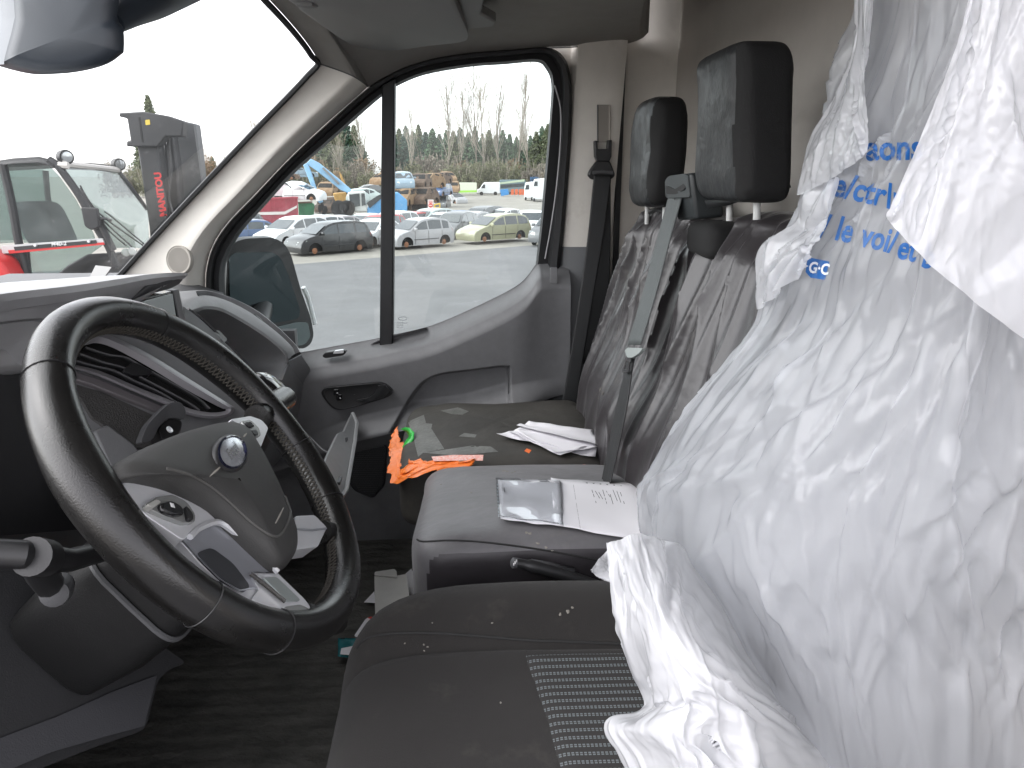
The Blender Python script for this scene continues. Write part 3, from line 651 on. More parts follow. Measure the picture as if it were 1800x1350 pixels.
# ================================================================== STEERING WHEEL
WB = radians(36.4); WC = at(385.5, 817.5, -.39); WN = Vector((cos(WB), 0, sin(WB))); WU = Vector((-sin(WB), 0, cos(WB))); WL = Vector((0, 1, 0))
WR, WT = .1805, .0175
sw_ = thing('steering_wheel', "worn black leather steering wheel with silver spokes and oval badge", 'steering wheel', WC)
def wp_(x, y, h=0.0): return at_pl(x, y, WC+WN*h, WN)
def rimpt(a, ra, ph, k=1.0):
    d = WU*cos(a) + WL*sin(a)
    return WC + d*(ra + WT*k*cos(ph)) + WN*(WT*1.12*k*sin(ph))
V = []; NA, NP = 140, 24
for i in range(NA):
    a = 2*pi*i/NA
    grip = 1 + .10*exp(-((abs((a+pi) % (2*pi)-pi)-1.15)/.3)**2)
    for j in range(NP): V.append(rimpt(a, WR, 2*pi*j/NP, grip))
F = [(i*NP+j, i*NP+(j+1) % NP, ((i+1) % NA)*NP+(j+1) % NP, ((i+1) % NA)*NP+j) for i in range(NA) for j in range(NP)]
rim = obj('rim', V, F, M_LEATHER, sw_)
for a in (-.62, .62, 2.35, -2.35, 1.9, -1.9):
    P = [rimpt(a, WR, 2*pi*j/20, 1.035) for j in range(20)]
    obj('rim_seam', *s_tube(P, .0006, 4, closed=True), M_BLACK, rim)
V, F = [], []
for i in range(190):
    a0 = 2*pi*i/190; a1 = 2*pi*(i+1)/190
    gs = 1 + .10*exp(-((abs((a0+pi) % (2*pi)-pi)-1.15)/.3)**2)
    for s in (1, -1):
        v, f = s_tube([rimpt(a0, WR, pi-.28*s, 1.03*gs), rimpt((a0+a1)/2, WR, pi, 1.06*gs), rimpt(a1, WR, pi+.28*s, 1.03*gs)], .0008, 4)
        k0 = len(V); V += v; F += [tuple(q+k0 for q in x) for x in f]
o = obj('rim_stitching', V, F, mat('grey_thread', (.055, .05, .042), .8), rim); o['kind'] = 'stuff'
# airbag cover
AB = crom([(204,815),(225,799),(270,776),(330,754),(395,739),(428,745),(452,776),(488,845),(517,915),(527,950),(520,980),(502,996),(486,992),(455,964),(410,922),(360,884),(300,856),(245,842),(212,838)], 4, True)
M_AIR = mat('airbag_vinyl', (.043, .0425, .041), .55, bump=.4, bscale=900, var=.15, vscale=12, dirt=.2, dscale=30, dirt_col=(.12, .11, .1))
ab = [wp_(x, y, .022) for x, y in AB]; ac = sum(ab, Vector())/len(ab)
hub = obj('airbag_cover', *s_loft([[p-WN*.05 for p in ab], [p-WN*.008 for p in ab], [p.lerp(ac, .03) for p in ab], [p.lerp(ac, .09)+WN*.005 for p in ab], [p.lerp(ac, .25)+WN*.010 for p in ab], [p.lerp(ac, .6)+WN*.015 for p in ab], [p.lerp(ac, .98)+WN*.017 for p in ab]], True, False), M_AIR, sw_, angle=60)
bvh_me = hub.data
def bvh_of(o):
    me = o.data; mw = world_of(o)
    return BVHTree.FromPolygons([mw @ v.co for v in me.vertices], [tuple(p.vertices) for p in me.polygons])
def drop(bvh, x, y, h=.001, n=None):
    d = sight(x, y).normalized(); hit = bvh.ray_cast(CAM, d)
    p = hit[0] if hit[0] is not None else None
    return None if p is None else p + (n if n is not None else -d)*h
hb = bvh_of(hub)
cl = [drop(hb, x, y, .0004, WN) for x, y in crom([(292,824),(330,834),(365,852),(400,880),(440,917),(475,941),(492,940),(505,920),(510,895),(500,872)], 6)]
obj('cover_crease', *s_tube([p for p in cl if p], .0013, 5), mat('crease_worn', (.085, .083, .078), .5), hub)
for a, b in (((388,820),(368,838)), ((428,768),(433,762)), ((484,920),(498,893))):
    obj('scuff', *s_tube([drop(hb, *a, .0002, WN), drop(hb, (a[0]+b[0])/2, (a[1]+b[1])/2, .0002, WN), drop(hb, *b, .0002, WN)], [.0006, .0011, .0005], 5), mat('scuffed', (.3, .28, .25), .7), hub)
# oval badge
bc = drop(hb, 405, 797, 0, WN)
def oval(rx, ry, h, n=40): return [bc + WL*(rx*cos(2*pi*k/n)) + WU*(ry*sin(2*pi*k/n)) + WN*h for k in range(n)]
bg_ = obj('badge', *s_loft([oval(.034, .0165, -.006), oval(.034, .0165, .0015), oval(.031, .0145, .003), oval(.030, .0138, .0018)], True, False), M_BLACK, sw_, angle=60)
obj('badge_ring', *s_loft([oval(.0305, .0142, .001), oval(.0305, .0142, .0036), oval(.0285, .0128, .0042), oval(.0275, .0122, .0030)], True, False), mat('badge_rim', (.006, .008, .022), .15, coat=1), bg_)
obj('badge_face', *s_loft([oval(.0278, .0124, .0033), oval(.02, .009, .0048), oval(.01, .004, .0054), oval(.0003, .0002, .0055)], True, False), mat('badge_worn_silver', (.62, .64, .68), .22, metal=.7, var=.25, vscale=90), bg_)
obj('badge_blue_patch', *s_prism([bc+WL*(.0275*cos(a)*k)+WU*(.0122*sin(a)*k)+WN*.0047 for a, k in ((-.95, 1), (-.6, 1), (-.25, 1), (-.15, .8), (-.5, .62), (-.9, .75))], -WN*.002), mat('badge_blue', (.01, .018, .11), .15, coat=1), bg_)
obj('badge_script', *s_text("Ford", .0135, bc+WL*(-.0185)-WU*.003+WN*.0058, WL, WU, shear=.35, bold=.0002), mat('badge_script', (.80, .82, .86), .15, metal=.9), bg_)
# spokes
def plate(name, px, h, th, m, bev=.003, parent=sw_, dome=None):
    P = [wp_(x, y, h) for x, y in px]
    return obj(name, *s_prism(rounded(P, .004, 3), -WN*th), m, parent, bevel=bev, seg=3)
M_SIL2 = mat('satin_silver_dark', (.33, .34, .37), .3, metal=.4)
plate('spoke_base', [(212,842),(257,848),(307,866),(358,893),(384,917),(436,952),(488,1006),(536,1053),(548,1068),(536,1090),(500,1080),(441,1058),(400,1034),(352,990),(322,955),(285,930),(255,908),(228,878)], .009, .03, M_SILVER)
sp1 = plate('spoke_trim', [(214,843),(257,848),(307,866),(358,893),(384,917),(346,927),(322,950),(285,925),(255,905),(232,878)], .016, .03, M_SILVER)
pod = plate('button_pod', [(254,887),(276,873),(304,869),(328,881),(344,904),(343,918),(322,919),(290,907),(266,896)], .020, .012, mat('pod_grey', (.35, .36, .35), .22, metal=.5), .002, sp1)
plate('button', [(282,884),(304,878),(322,890),(326,903),(305,905),(286,896)], .024, .008, M_GLOSSB, .002, pod)
plate('button', [(326,886),(340,903),(341,914),(331,914),(329,900)], .023, .006, M_BLACK, .0015, pod)
plate('button', [(258,887),(276,877),(284,882),(270,893)], .023, .006, mat('pod_light', (.5, .5, .47), .3, metal=.3), .0015, pod)
obj('button_mark', *s_lathe(wp_(303, 888, .0242), WN, [(0, .003), (.0004, .002)], 4), mat('white_print', (.7, .7, .7), .6), pod)
# the deep lower-left spoke: a concave dish, its shade painted in darker silver, with a bright edge, then the lower double bar
dish = [(322,950),(346,927),(384,917),(436,952),(488,1006),(440,1006),(452,1034),(420,1040),(385,1018),(352,985)]
P = [wp_(x, y, .014) for x, y in dish]; pc = sum(P, Vector())/len(P)
obj('spoke_dish', *s_loft([P, [p.lerp(pc, .10)-WN*.002 for p in P], [p.lerp(pc, .5)-WN*.003 for p in P], [p.lerp(pc, .98)-WN*.003 for p in P]], True, False), M_SIL2, sw_, angle=50)
obj('spoke_edge', *s_tube([wp_(x, y, .016) for x, y in crom([(334,944),(350,929),(382,918),(410,934),(450,967),(488,1005)], 4)], .0028, 6), M_SILVER, sw_)
plate('lower_spoke_bar', [(436,1007),(488,1007),(536,1053),(547,1068),(536,1088),(500,1076),(462,1062),(441,1054),(456,1035)], .012, .025, M_SILVER)
plate('lower_spoke_inlay', [(462,1015),(486,1013),(530,1055),(505,1056)], .0145, .003, mat('spoke_grey', (.42, .46, .45), .3, metal=.6), .001)
obj('spoke_ridge', *s_tube([wp_(439,1008,.0155), wp_(470,1032,.0155), wp_(500,1057,.0155)], .0022, 6), M_CHROME, sw_)
plate('spoke_insert', [(500,1066),(528,1062),(545,1070),(530,1084),(506,1076)], .013, .006, mat('pod_grey', (.35, .36, .35), .22, metal=.5), .001)
obj('spoke_shade', *s_prism(rounded([wp_(x, y, .0125) for x, y in [(345,972),(372,962),(410,990),(440,1030),(432,1040),(390,1018)]], .006), -WN*.003), mat('spoke_shadow', (.05, .052, .058), .35, metal=.3), sw_)  # flat dark patch painting the shade in the spoke's hollow
plate('spoke_trim', [(519,907),(553,905),(575,927),(559,961),(521,966)], .010, .02, M_SILVER)
obj('spoke_ridge', *s_tube([wp_(520,930,.012), wp_(548,932,.012), wp_(573,929,.012)], .0012, 5), M_SIL2, sw_)
sp2 = plate('spoke_trim', [(405,737),(440,731),(460,738),(472,752),(458,788),(446,778),(430,750)], .012, .02, M_SILVER)
pod2 = plate('button_pod', [(424,740),(440,737),(456,752),(459,766),(449,769),(436,755)], .016, .008, mat('pod_grey', (.35, .36, .35), .22, metal=.5), .0015, sp2)
plate('button', [(430,742),(440,740),(449,749),(440,752)], .018, .005, M_GLOSSB, .001, pod2)
plate('button', [(441,756),(450,754),(456,763),(449,765)], .018, .005, M_BLACK, .001, pod2)
# leather arms that join rim and spokes
for px, r in (([(190,905),(215,880),(245,870)], .014), ([(452,735),(478,715),(500,700)], .016), ([(566,935),(590,940),(610,950)], .013), ([(525,1080),(560,1095),(590,1090)], .014)):
    obj('spoke_root', *s_tube([wp_(x, y, -.003) for x, y in px], r, 12), M_LEATHER, sw_)
obj('hub_body', *s_lathe(WC-WN*.06, WN, [(0, .03), (.03, .035), (.05, .035), (.052, .03)], 32), M_BLACK, sw_)

# ================================================================== STEERING COLUMN
sc_ = thing('steering_column', "dark plastic steering column shroud with stalks behind the wheel", 'steering column', WC-WN*.2)
rings = []
for h, ry, ru in ((-.055, .05, .045), (-.07, .062, .055), (-.12, .070, .060), (-.17, .072, .062), (-.23, .066, .055), (-.25, .05, .04)):
    c = WC + WN*h - WU*.045
    rings.append([c + WL*(ry*(abs(cos(t))**.38)*(1 if cos(t) > 0 else -1)) + WU*(ru*(abs(sin(t))**.38)*(1 if sin(t) > 0 else -1)) for t in [2*pi*k/32 for k in range(32)]])
obj('column_shroud', *s_loft(rings), mat('shroud_plastic', (.007, .007, .0073), .6, bump=.3, bscale=700, spec=.3), sc_, angle=60)  # near black base carries the shade below the wheel
obj('shroud_lip', *s_tube([p+Vector((0, -.002, 0)) for p in rings[2]], .003, 6, closed=True), M_TRIM_D, sc_)
# left stalk with round end, right stalk
st = obj('left_stalk', *s_tube([at(215,960,-.44), at(120,985,-.50), at(40,975,-.55), at(-200,965,-.57)], [.009, .010, .011, .012], 12), M_BLACK, sc_)
obj('stalk_collar', *s_tube([at(80,981,-.53), at(55,978,-.55)], [.0145, .015], 18), M_BLACK, st)
obj('stalk_button', *s_lathe(at(98,1040,-.50), (.3, -.8, .2), [(-.02, .012), (0, .013), (.008, .011), (.011, .004)], 16), M_TRIM_D, st)
obj('stalk_arm', *s_tube([at(60,985,-.54), at(75,1010,-.52), at(92,1036,-.495)], [.011, .012, .011], 10), M_BLACK, st)
rs = obj('right_stalk', *s_prism(rounded([at(*p) for p in [(246,780,-.25),(258,748,-.22),(282,722,-.20),(300,707,-.18),(318,706,-.17),(327,720,-.17),(326,738,-.18),(300,733,-.19),(282,745,-.20),(268,775,-.23)]], .008), (-.012, .012, -.006)), M_TRIM_D, sc_, bevel=.003)
obj('stalk_block', *s_prism(rounded([at(*p) for p in [(276,752,-.20),(300,733,-.18),(322,738,-.17),(318,760,-.18),(285,775,-.21)]], .006), (-.02, .02, -.02)), M_BLACK, rs, bevel=.002)
obj('stalk_screw', *s_lathe(at(297,756,-.204), WN, [(0, .0045), (.002, .0045), (.002, .003), (.0005, .002)], 12), M_SILVER, rs)

tag(obj('paper_slip', *s_prism([at_z(*p, .792) for p in [(158,487),(168,467),(196,470),(184,487)]], (0, 0, .001)), mat('slip_paper', (.3, .295, .285), .7)), "small paper slip lying at the foot of the windscreen", 'paper')
# ================================================================== SEATS
def fbm(p, o=4):
    s, a, f = 0, 1, 1
    for _ in range(o): s += a*mnoise.noise(Vector(p)*f); a *= .5; f *= 2.03
    return s
def s_pillow(c, s, e=.3, e2=.3, nu=56, nv=32, fn=None):
    """rounded block (superellipsoid) centred c, full size s"""
    def sg(v, p): return (abs(v)**p)*(1 if v >= 0 else -1)
    V, F = [], []
    for j in range(nv+1):
        ph = -pi/2 + pi*j/nv
        for i in range(nu):
            th = 2*pi*i/nu
            p = Vector((c[0]+s[0]/2*sg(cos(ph), e)*sg(cos(th), e2), c[1]+s[1]/2*sg(cos(ph), e)*sg(sin(th), e2), c[2]+s[2]/2*sg(sin(ph), e)))
            V.append(fn(p) if fn else p)
    for j in range(nv):
        for i in range(nu): F.append((j*nu+i, j*nu+(i+1) % nu, (j+1)*nu+(i+1) % nu, (j+1)*nu+i))
    return V, F
M_CLOTH = mat('driver_cloth', (.029, .0272, .026), .95, bump=.8, bscale=1400, sheen=.1, spec=.2, var=.12, vscale=6, dirt=.25, dscale=18, dirt_col=(.12, .11, .095))
M_COVER = mat('satin_seat_cover', (.029, .0258, .0278), .28, bump=.25, bscale=45, bdist=.004, var=.12, vscale=5, dirt=.12, dscale=14, dirt_col=(.26, .24, .2), sheen=.15)
M_COVER_B = mat('worn_seat_cover', (.115, .112, .118), .5, bump=.45, bscale=28, bdist=.004, var=.3, vscale=5, dirt=.22, dscale=16, dirt_col=(.27, .25, .21), sheen=.2)
M_COVER_D = mat('dirty_black_cover', (.045, .042, .037), .7, bump=.4, bscale=35, bdist=.005, var=.3, vscale=7, dirt=.2, dscale=20, dirt_col=(.14, .13, .1))
M_HEADB = mat('black_vinyl', (.012, .0135, .015), .42, bump=.6, bscale=26, bdist=.006, var=.3, vscale=8, dirt=.1, dscale=40, dirt_col=(.2, .2, .19))
M_HEADV = mat('black_cloth_side', (.007, .007, .0072), .85, bump=.6, bscale=700)
M_PALE = mat('pale_dirt', (.24, .225, .20), .9)

# ---- driver seat
ds = thing('driver_seat', "black cloth driver seat with dotted grey striped centre panel, draped in plastic", 'seat', (.2, -.45, .05))
YK = [-.76, -.75, -.72, -.67, -.61, -.55, -.50, -.44, -.38, -.345, -.332, -.325, -.318, -.30, -.275, -.25, -.228, -.212, -.202, -.197, -.197]
ZK = [.30, .44, .50, .505, .49, .482, .480, .482, .486, .490, .490, .487, .491, .503, .517, .523, .519, .505, .478, .43, .28]
def ztop(y): return float(np.interp(y, YK, ZK))
def xfront(y): return -.155 + (.13*((y+.31)/.115)**3 if y > -.31 else 0) + .02*abs(y+.45)
ys = np.array(crom([(a, b) for a, b in zip(YK, ZK)], 4))
rows = []
for y, zt in ys:
    xf = xfront(y); low = min(.25, zt-.04)
    pr = [(xf+.01, low), (xf-.004, max(low+.01, zt-.12)), (xf+.0, zt-.07), (xf+.010, zt-.042), (xf+.028, zt-.020), (xf+.055, zt-.008), (xf+.09, zt-.002), (xf+.14, zt), (xf+.2, zt), (xf+.28, zt-.003), (.25, zt-.008), (.4, zt-.02), (.55, zt-.03)]
    rows.append([Vector((x, y, z)) for x, z in crom(pr, 2)])
dcush = obj('cushion', *s_loft(rows, closed=False), M_CLOTH, ds, angle=60)
db = bvh_of(dcush)
sm = [drop(db, x, y, .0005) for x, y in crom([(627,1140),(645,1122),(690,1114),(760,1113),(840,1118),(922,1125),(1000,1128),(1100,1132)], 6)]
obj('seam', *s_tube([p for p in sm if p], .0016, 5), mat('seam_thread', (.018, .018, .018), .8), dcush)
# striped insert: own panel lying on the cushion
def stripe_mat():
    m = bpy.data.materials.new('striped_insert'); m.use_nodes = True; N, L = m.node_tree.nodes, m.node_tree.links; b = N['Principled BSDF']
    tc = N.new('ShaderNodeTexCoord'); sp = N.new('ShaderNodeSeparateXYZ'); L.new(tc.outputs['Object'], sp.inputs[0])
    def mth(op, a, v=None, c=None):
        n = N.new('ShaderNodeMath'); n.operation = op; L.new(a, n.inputs[0])
        if v is not None:
            if isinstance(v, (int, float)): n.inputs[1].default_value = v
            else: L.new(v, n.inputs[1])
        return n.outputs[0]
    nz = N.new('ShaderNodeTexNoise'); nz.inputs['Scale'].default_value = 8; L.new(tc.outputs['Object'], nz.inputs[0])
    wob = mth('MULTIPLY', nz.outputs[0], .004)
    y = mth('ADD', sp.outputs[1], wob); fy = mth('FRACT', mth('MULTIPLY', mth('ADD', y, 5.0), 1/.0104))
    band = mth('LESS_THAN', fy, .40); gap = mth('LESS_THAN', mth('ABSOLUTE', mth('SUBTRACT', fy, .2)), .035)
    fx = mth('FRACT', mth('MULTIPLY', mth('ADD', sp.outputs[0], 5.0), 1/.0042)); dash_ = mth('GREATER_THAN', fx, .34)
    k = mth('MULTIPLY', mth('MULTIPLY', band, dash_), mth('SUBTRACT', gap, 1.0)); k = mth('MULTIPLY', k, -1.0)
    mx = N.new('ShaderNodeMix'); mx.data_type = 'RGBA'; mx.inputs[6].default_value = (.029, .0272, .026, 1); mx.inputs[7].default_value = (.15, .168, .178, 1); L.new(k, mx.inputs[0]); L.new(mx.outputs[2], b.inputs['Base Color'])
    b.inputs['Roughness'].default_value = .85
    bp = N.new('ShaderNodeBump'); bp.inputs['Strength'].default_value = .6; bp.inputs['Distance'].default_value = .001; L.new(k, bp.inputs['Height']); L.new(bp.outputs[0], b.inputs['Normal'])
    return m
def ins(u, v):
    y = -.338 - .30*v; x = .064 + .02*v + .012*sin(v*pi) + (.5-.06)*u
    xf = xfront(y); z = float(np.interp(x, [xf+.055, xf+.09, xf+.14, xf+.28, .25, .4, .55], [ztop(y)-.008, ztop(y)-.002, ztop(y), ztop(y)-.003, ztop(y)-.008, ztop(y)-.02, ztop(y)-.03]))
    e = min(u*40, 1, v*60)
    return Vector((x, y, z + .0004 + .003*e))
obj('striped_panel', *s_grid(ins, 50, 50), stripe_mat(), ds)
V, F = [], []
rs_ = random.Random(3)
for x, y, r in [(738,1034,.004),(742,1040,.003),(752,1030,.0035),(757,1028,.004),(789,1030,.003),(700,1050,.003),(715,1042,.003),(722,1041,.004),(985,1081,.003),(998,1075,.0045),(1006,1068,.003),(752,1137,.002),(745,1133,.0025),(880,1235,.002),(746,1144,.002),(760,1095,.002),(712,1131,.002),(865,1095,.002),(985,1078,.002)]:
    p = drop(db, x, y, .0004)
    if not p: continue
    v, f = s_lathe(p, (0, -.3, 1), [(0, r*.6), (.0004, r*.4), (.0009, r*.1)], 7)
    v = [Vector(q)+(Vector(q)-p)*rs_.uniform(-.4, .5) for q in v]; k0 = len(V); V += v; F += [tuple(i+k0 for i in q) for q in f]
o = obj('dirt_crumb', V, F, M_PALE, ds); o['kind'] = 'stuff'
# backrest and head restraint (under the plastic)
def lean(p): return Vector((p.x + (p.z-.5)*.27, p.y, p.z))
obj('backrest', *s_pillow((.345, -.365, .73), (.17, .25, .56), .35, .35, fn=lean), M_CLOTH, ds)
obj('head_restraint', *s_pillow((.31, -.40, 1.13), (.09, .20, .20), .4, .4, fn=lean), M_CLOTH, ds)
obj('seat_base', *s_box((.2, -.46, .16), (.5, .46, .22)), M_TRIM_D, ds, bevel=.02)

# ---- passenger bench
pb = thing('passenger_bench', "double passenger bench in creased grey fabric covers with two black head restraints", 'seat', (.2, .3, .05))
def tiltm(p):
    q = Vector(p); q.z += -.150*(p.y-.088) + .006*exp(-((p.x-.08)/.14)**2)*max(0, (p.z-.42)/.1) + .003*fbm((p.x*9, p.y*9, p.z*9)); q.x += .004*fbm((p.x*6+5, p.y*6, p.z*6)); return q
mid = obj('cushion', *s_pillow((.125, .088, .404), (.41, .465, .20), .30, .22, 80, 48, tiltm), M_COVER_B, pb, angle=70)
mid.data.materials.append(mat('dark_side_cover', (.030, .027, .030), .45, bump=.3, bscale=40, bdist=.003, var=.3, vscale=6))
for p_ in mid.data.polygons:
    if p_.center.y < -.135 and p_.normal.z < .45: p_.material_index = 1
mid['label'] = "near seat cushion in worn grey fabric"
def tilto(p):
    q = Vector(p); q.z += .010*exp(-((p.y-.6)/.12)**2) + .006*fbm((p.x*8, p.y*8, p.z*8)) - .05*max(0, -.02-p.x); return q
outc = obj('cushion', *s_pillow((.085, .552, .385), (.45, .43, .16), .30, .22, 80, 48, tilto), M_COVER_D, pb, angle=70)
outc['label'] = "far seat cushion in dirty black fabric patched with tape"
mb, ob = bvh_of(mid), bvh_of(outc)
obj('bench_base', *s_box((.22, .31, .19), (.40, .86, .26)), M_TRIM_D, pb, bevel=.02)
# stitched seam round the near cushion
sm = [drop(mb, x, y, .0006) for x, y in crom([(733,948),(745,952),(790,950),(850,953),(930,963),(1000,975),(1075,990)], 6)]
obj('seam', *s_tube([p for p in sm if p], .0014, 5), mat('seam_thread', (.018, .018, .018), .8), mid)
V, F = [], []
for x, y, r in [(886,828,.005),(892,829,.004),(905,829,.003),(900,831,.002),(775,852,.003),(828,866,.003),(735,858,.003),(945,955,.005),(960,962,.004),(970,968,.004),(985,972,.003),(1003,976,.002),(925,936,.004),(932,938,.005),(872,829,.002)]:
    p = drop(mb, x, y, .0002)
    if not p: continue
    v, f = s_lathe(p, (0, -.2, 1), [(0, r*.6), (.0004, r*.4), (.0008, r*.1)], 7)
    v = [Vector(q)+(Vector(q)-p)*rs_.uniform(-.5, .6) for q in v]; k0 = len(V); V += v; F += [tuple(i+k0 for i in q) for q in f]
o = obj('dirt_crumb', V, F, M_PALE, mid); o['kind'] = 'stuff'
# tape patches on the far cushion
M_TAPE = mat('grey_tape', (.13, .132, .122), .45, bump=.6, bscale=120, bdist=.003, var=.25, vscale=25)
def patch(name, bvh, px, m, parent, h=.0012, n=10, sub=3):
    """thin patch draped on a surface, outline given as sight lines"""
    bm = bmesh.new(); vs_ = [bm.verts.new((x, y, 0)) for x, y in px]; f = bm.faces.new(vs_)
    bmesh.ops.triangulate(bm, faces=bm.faces)
    for _ in range(sub): bmesh.ops.subdivide_edges(bm, edges=[e for e in bm.edges if e.calc_length() > 6], cuts=1, use_grid_fill=False); bmesh.ops.triangulate(bm, faces=bm.faces)
    V, ok = [], True
    for v in bm.verts:
        p = drop(bvh, v.co.x, v.co.y, h)
        if p is None:
            p = drop(bvh, v.co.x*.9+sum(a for a, b in px)/len(px)*.1, v.co.y*.9+sum(b for a, b in px)/len(px)*.1, h)
            if p is None: p = at(v.co.x, v.co.y, .4)
        V.append(p)
    bm.verts.index_update(); F = [tuple(w.index for w in f.verts) for f in bm.faces]; bm.free()
    return obj(name, V, F, m, parent, fixn=False)
for px in ([(717,741),(745,729),(749,744),(760,745),(758,753),(781,789),(744,796),(735,803),(727,772)], [(774,722),(805,716),(824,723),(813,729),(794,728)], [(744,796),(791,789),(830,783),(863,785),(876,794),(835,798),(791,800)], [(806,767),(816,761),(838,764),(835,769)]):
    patch('tape_patch', ob, px, M_TAPE, outc)
# backrest cover with hanging folds
BN = Vector((-1, 0, .26)).normalized(); BP = Vector((.285, 0, .45))
def bxf(z): return .285 + (z-.45)*.26
def fold(y, z):
    # folds hang from the two head restraints
    k = (z-.45)/.5
    w = y*10.5 + .55*sin(z*5+y*3) + .8*mnoise.noise(Vector((y*3, z*2.2, 1.7)))
    r = abs(((w + .35*mnoise.noise(Vector((y*16, z*2, 4)))) % 1.0) - .5)*2
    r2 = abs(((y*23 + 1.4*mnoise.noise(Vector((y*5, z*3, 9)))) % 1.0) - .5)*2
    return (r**2.2)*.024*(.5+.5*k) + (r2**2.5)*.009*(.2+.8*k)*(1 if y < .6 else max(0, (.74-y)/.14)) + .004*mnoise.noise(Vector((y*8, z*8, 3)))
def bcov(u, v):
    y = -.17 + .935*u
    if v < .86:
        z = .41 + (.965-.41)*(v/.86); x = bxf(z)
        top = sstep(.80, .965, z); z2 = z - .012*top*(1-cos(y*13.5))
        x += .02*float(sstep(.90, .965, z))
        belly = -.02*exp(-((z-.56)/.10)**2)
        x += belly - fold(y, z) + .012
        edge = max(0, (y-.70)/.065); x += .05*edge**2
        return Vector((x, y - .02*edge*float(sstep(.6, .9, z)), z2 - .02*edge**2*float(sstep(.85, .96, z))))
    t = (v-.86)/.14; z = .965 - .012*(1-cos(y*13.5)); x = bxf(.965)+.032 - fold(y, .965)*(1-t)
    edge = max(0, (y-.70)/.065)
    return Vector((x + .10*t + .05*edge**2, y-.02*edge, z + .02*sin(t*pi) - .05*t*t - .02*edge**2))
bc_ = obj('backrest', *s_grid(bcov, 260, 110), M_COVER, pb, angle=80)
obj('backrest_side', *s_box((.43, .30, .66), (.06, .90, .5), Matrix.Rotation(radians(14), 3, 'Y')), M_HEADV, pb, bevel=.02)
bb = bvh_of(bc_)
V, F = [], []
for x, y, r in [(1055,685,.007),(1059,692,.006),(1087,580,.003),(1084,590,.003),(1081,600,.002),(1105,566,.003),(1062,522,.004),(1120,498,.002),(1052,700,.004),(1080,612,.003),(1035,510,.003),(1031,506,.003)]:
    p = drop(bb, x, y, .0002)
    if not p: continue
    v, f = s_lathe(p, BN, [(0, r*.7), (.0006, r*.5), (.0009, r*.1)], 7)
    v = [Vector(q)+(Vector(q)-p)*rs_.uniform(-.5, .5) for q in v]; k0 = len(V); V += v; F += [tuple(i+k0 for i in q) for q in f]
o = obj('dirt_crumb', V, F, M_PALE, bc_); o['kind'] = 'stuff'
# the bare seat top between the covers
obj('backrest_top', *s_pillow((.43, .14, .925), (.08, .14, .06), .5, .4), M_HEADV, pb)

def headrest(c, s, e, e2, lab, cut):
    def fn(p):
        q = Vector(p); t = (p.z-c[2])/s[2]
        q.x += t*cut - .006*cos((p.y-c[1])/s[1]*pi)*(1 if p.x < c[0] else 0)
        q += Vector((1, .4, .3))*(.0055*fbm((p.x*11, p.y*11, p.z*11)))
        return q
    h = obj('head_restraint', *s_pillow(c, s, e, e2, 72, 44, fn), M_HEADB, pb, angle=70); h['label'] = lab
    # darker cloth gusset on the side towards the driver
    me = h.data; me.materials.append(M_HEADV)
    for p in me.polygons:
        if p.center.y < c[1]-s[1]*.36 or (p.center.x > c[0]-s[0]*.05 and p.center.y < c[1]+s[1]*.3): p.material_index = 1
    return h
h1 = headrest((.416, .51, 1.070), (.076, .225, .215), .42, .5, "rounded far head restraint in black vinyl", .005)
h2 = headrest((.402, .008, 1.093), (.068, .222, .203), .24, .28, "boxy near head restraint in black vinyl", -.018)
for x, y0, y1, Y, hh in ((1138,364,380,.575,h1),(1169,362,376,.455,h1),(1283,350,374,.075,h2),(1331,344,372,-.055,h2)):
    obj('post', *s_tube([at(x-1,y1+14,Y), at(x,y0-14,Y)], .0052, 10), mat('post_sleeve', (.55, .56, .55), .35), hh)
obj('post_clip', *s_tube([at(1142,374,.56), at(1152,368,.53), at(1166,370,.47)], .004, 8), M_BLACK, h1)
# skirt of the near head restraint's cover
obj('cover_hem', *s_loft([[at(1240,352,.105), at(1280,350,.05), at(1320,338,-.03), at(1345,325,-.085), at(1385,318,-.09)], [at(1246,366,.105), at(1283,360,.05), at(1322,347,-.03), at(1350,338,-.09), at(1390,330,-.09)]], False), M_HEADB, h2, solid=.004)

# ---- belt guide box on top of the bench with its belt
cb = thing('centre_seat_belt', "grey seat belt with metal tongue hanging from black guide box across bench backrest", 'seat belt', at(1195, 380, .2))
hb_ = [at(1172,316,.235), at(1180,309,.235), at(1206,305,.165), at(1212,307,.16), at(1216,343,.16), at(1213,347,.16), at(1178,349,.235), at(1173,346,.235)]
gb = obj('guide_box', *s_prism([at(1174,310,.24), at(1213,304,.155), at(1222,386,.155), at(1190,388,.24)], (.05, .0, .004)), mat('guide_plastic', (.035, .04, .042), .4, bump=.2, bscale=700), cb, bevel=.006, seg=3)
obj('guide_face', *s_prism(rounded([p+Vector((-.004, 0, 0)) for p in hb_], .006), (.004, 0, 0)), mat('guide_face', (.06, .068, .07), .45), gb, bevel=.0015)
obj('guide_slot', *s_prism(rounded([at(1176,326,.225)+Vector((-.006,0,0)), at(1192,333,.2)+Vector((-.006,0,0)), at(1212,320,.17)+Vector((-.006,0,0)), at(1210,332,.17)+Vector((-.006,0,0)), at(1196,341,.195)+Vector((-.006,0,0)), at(1177,341,.225)+Vector((-.006,0,0))], .004), (.004, 0, 0)), M_BLACK, gb)
def bpl(x, y, h): return at_pl(x, y, BP + BN*h, BN)
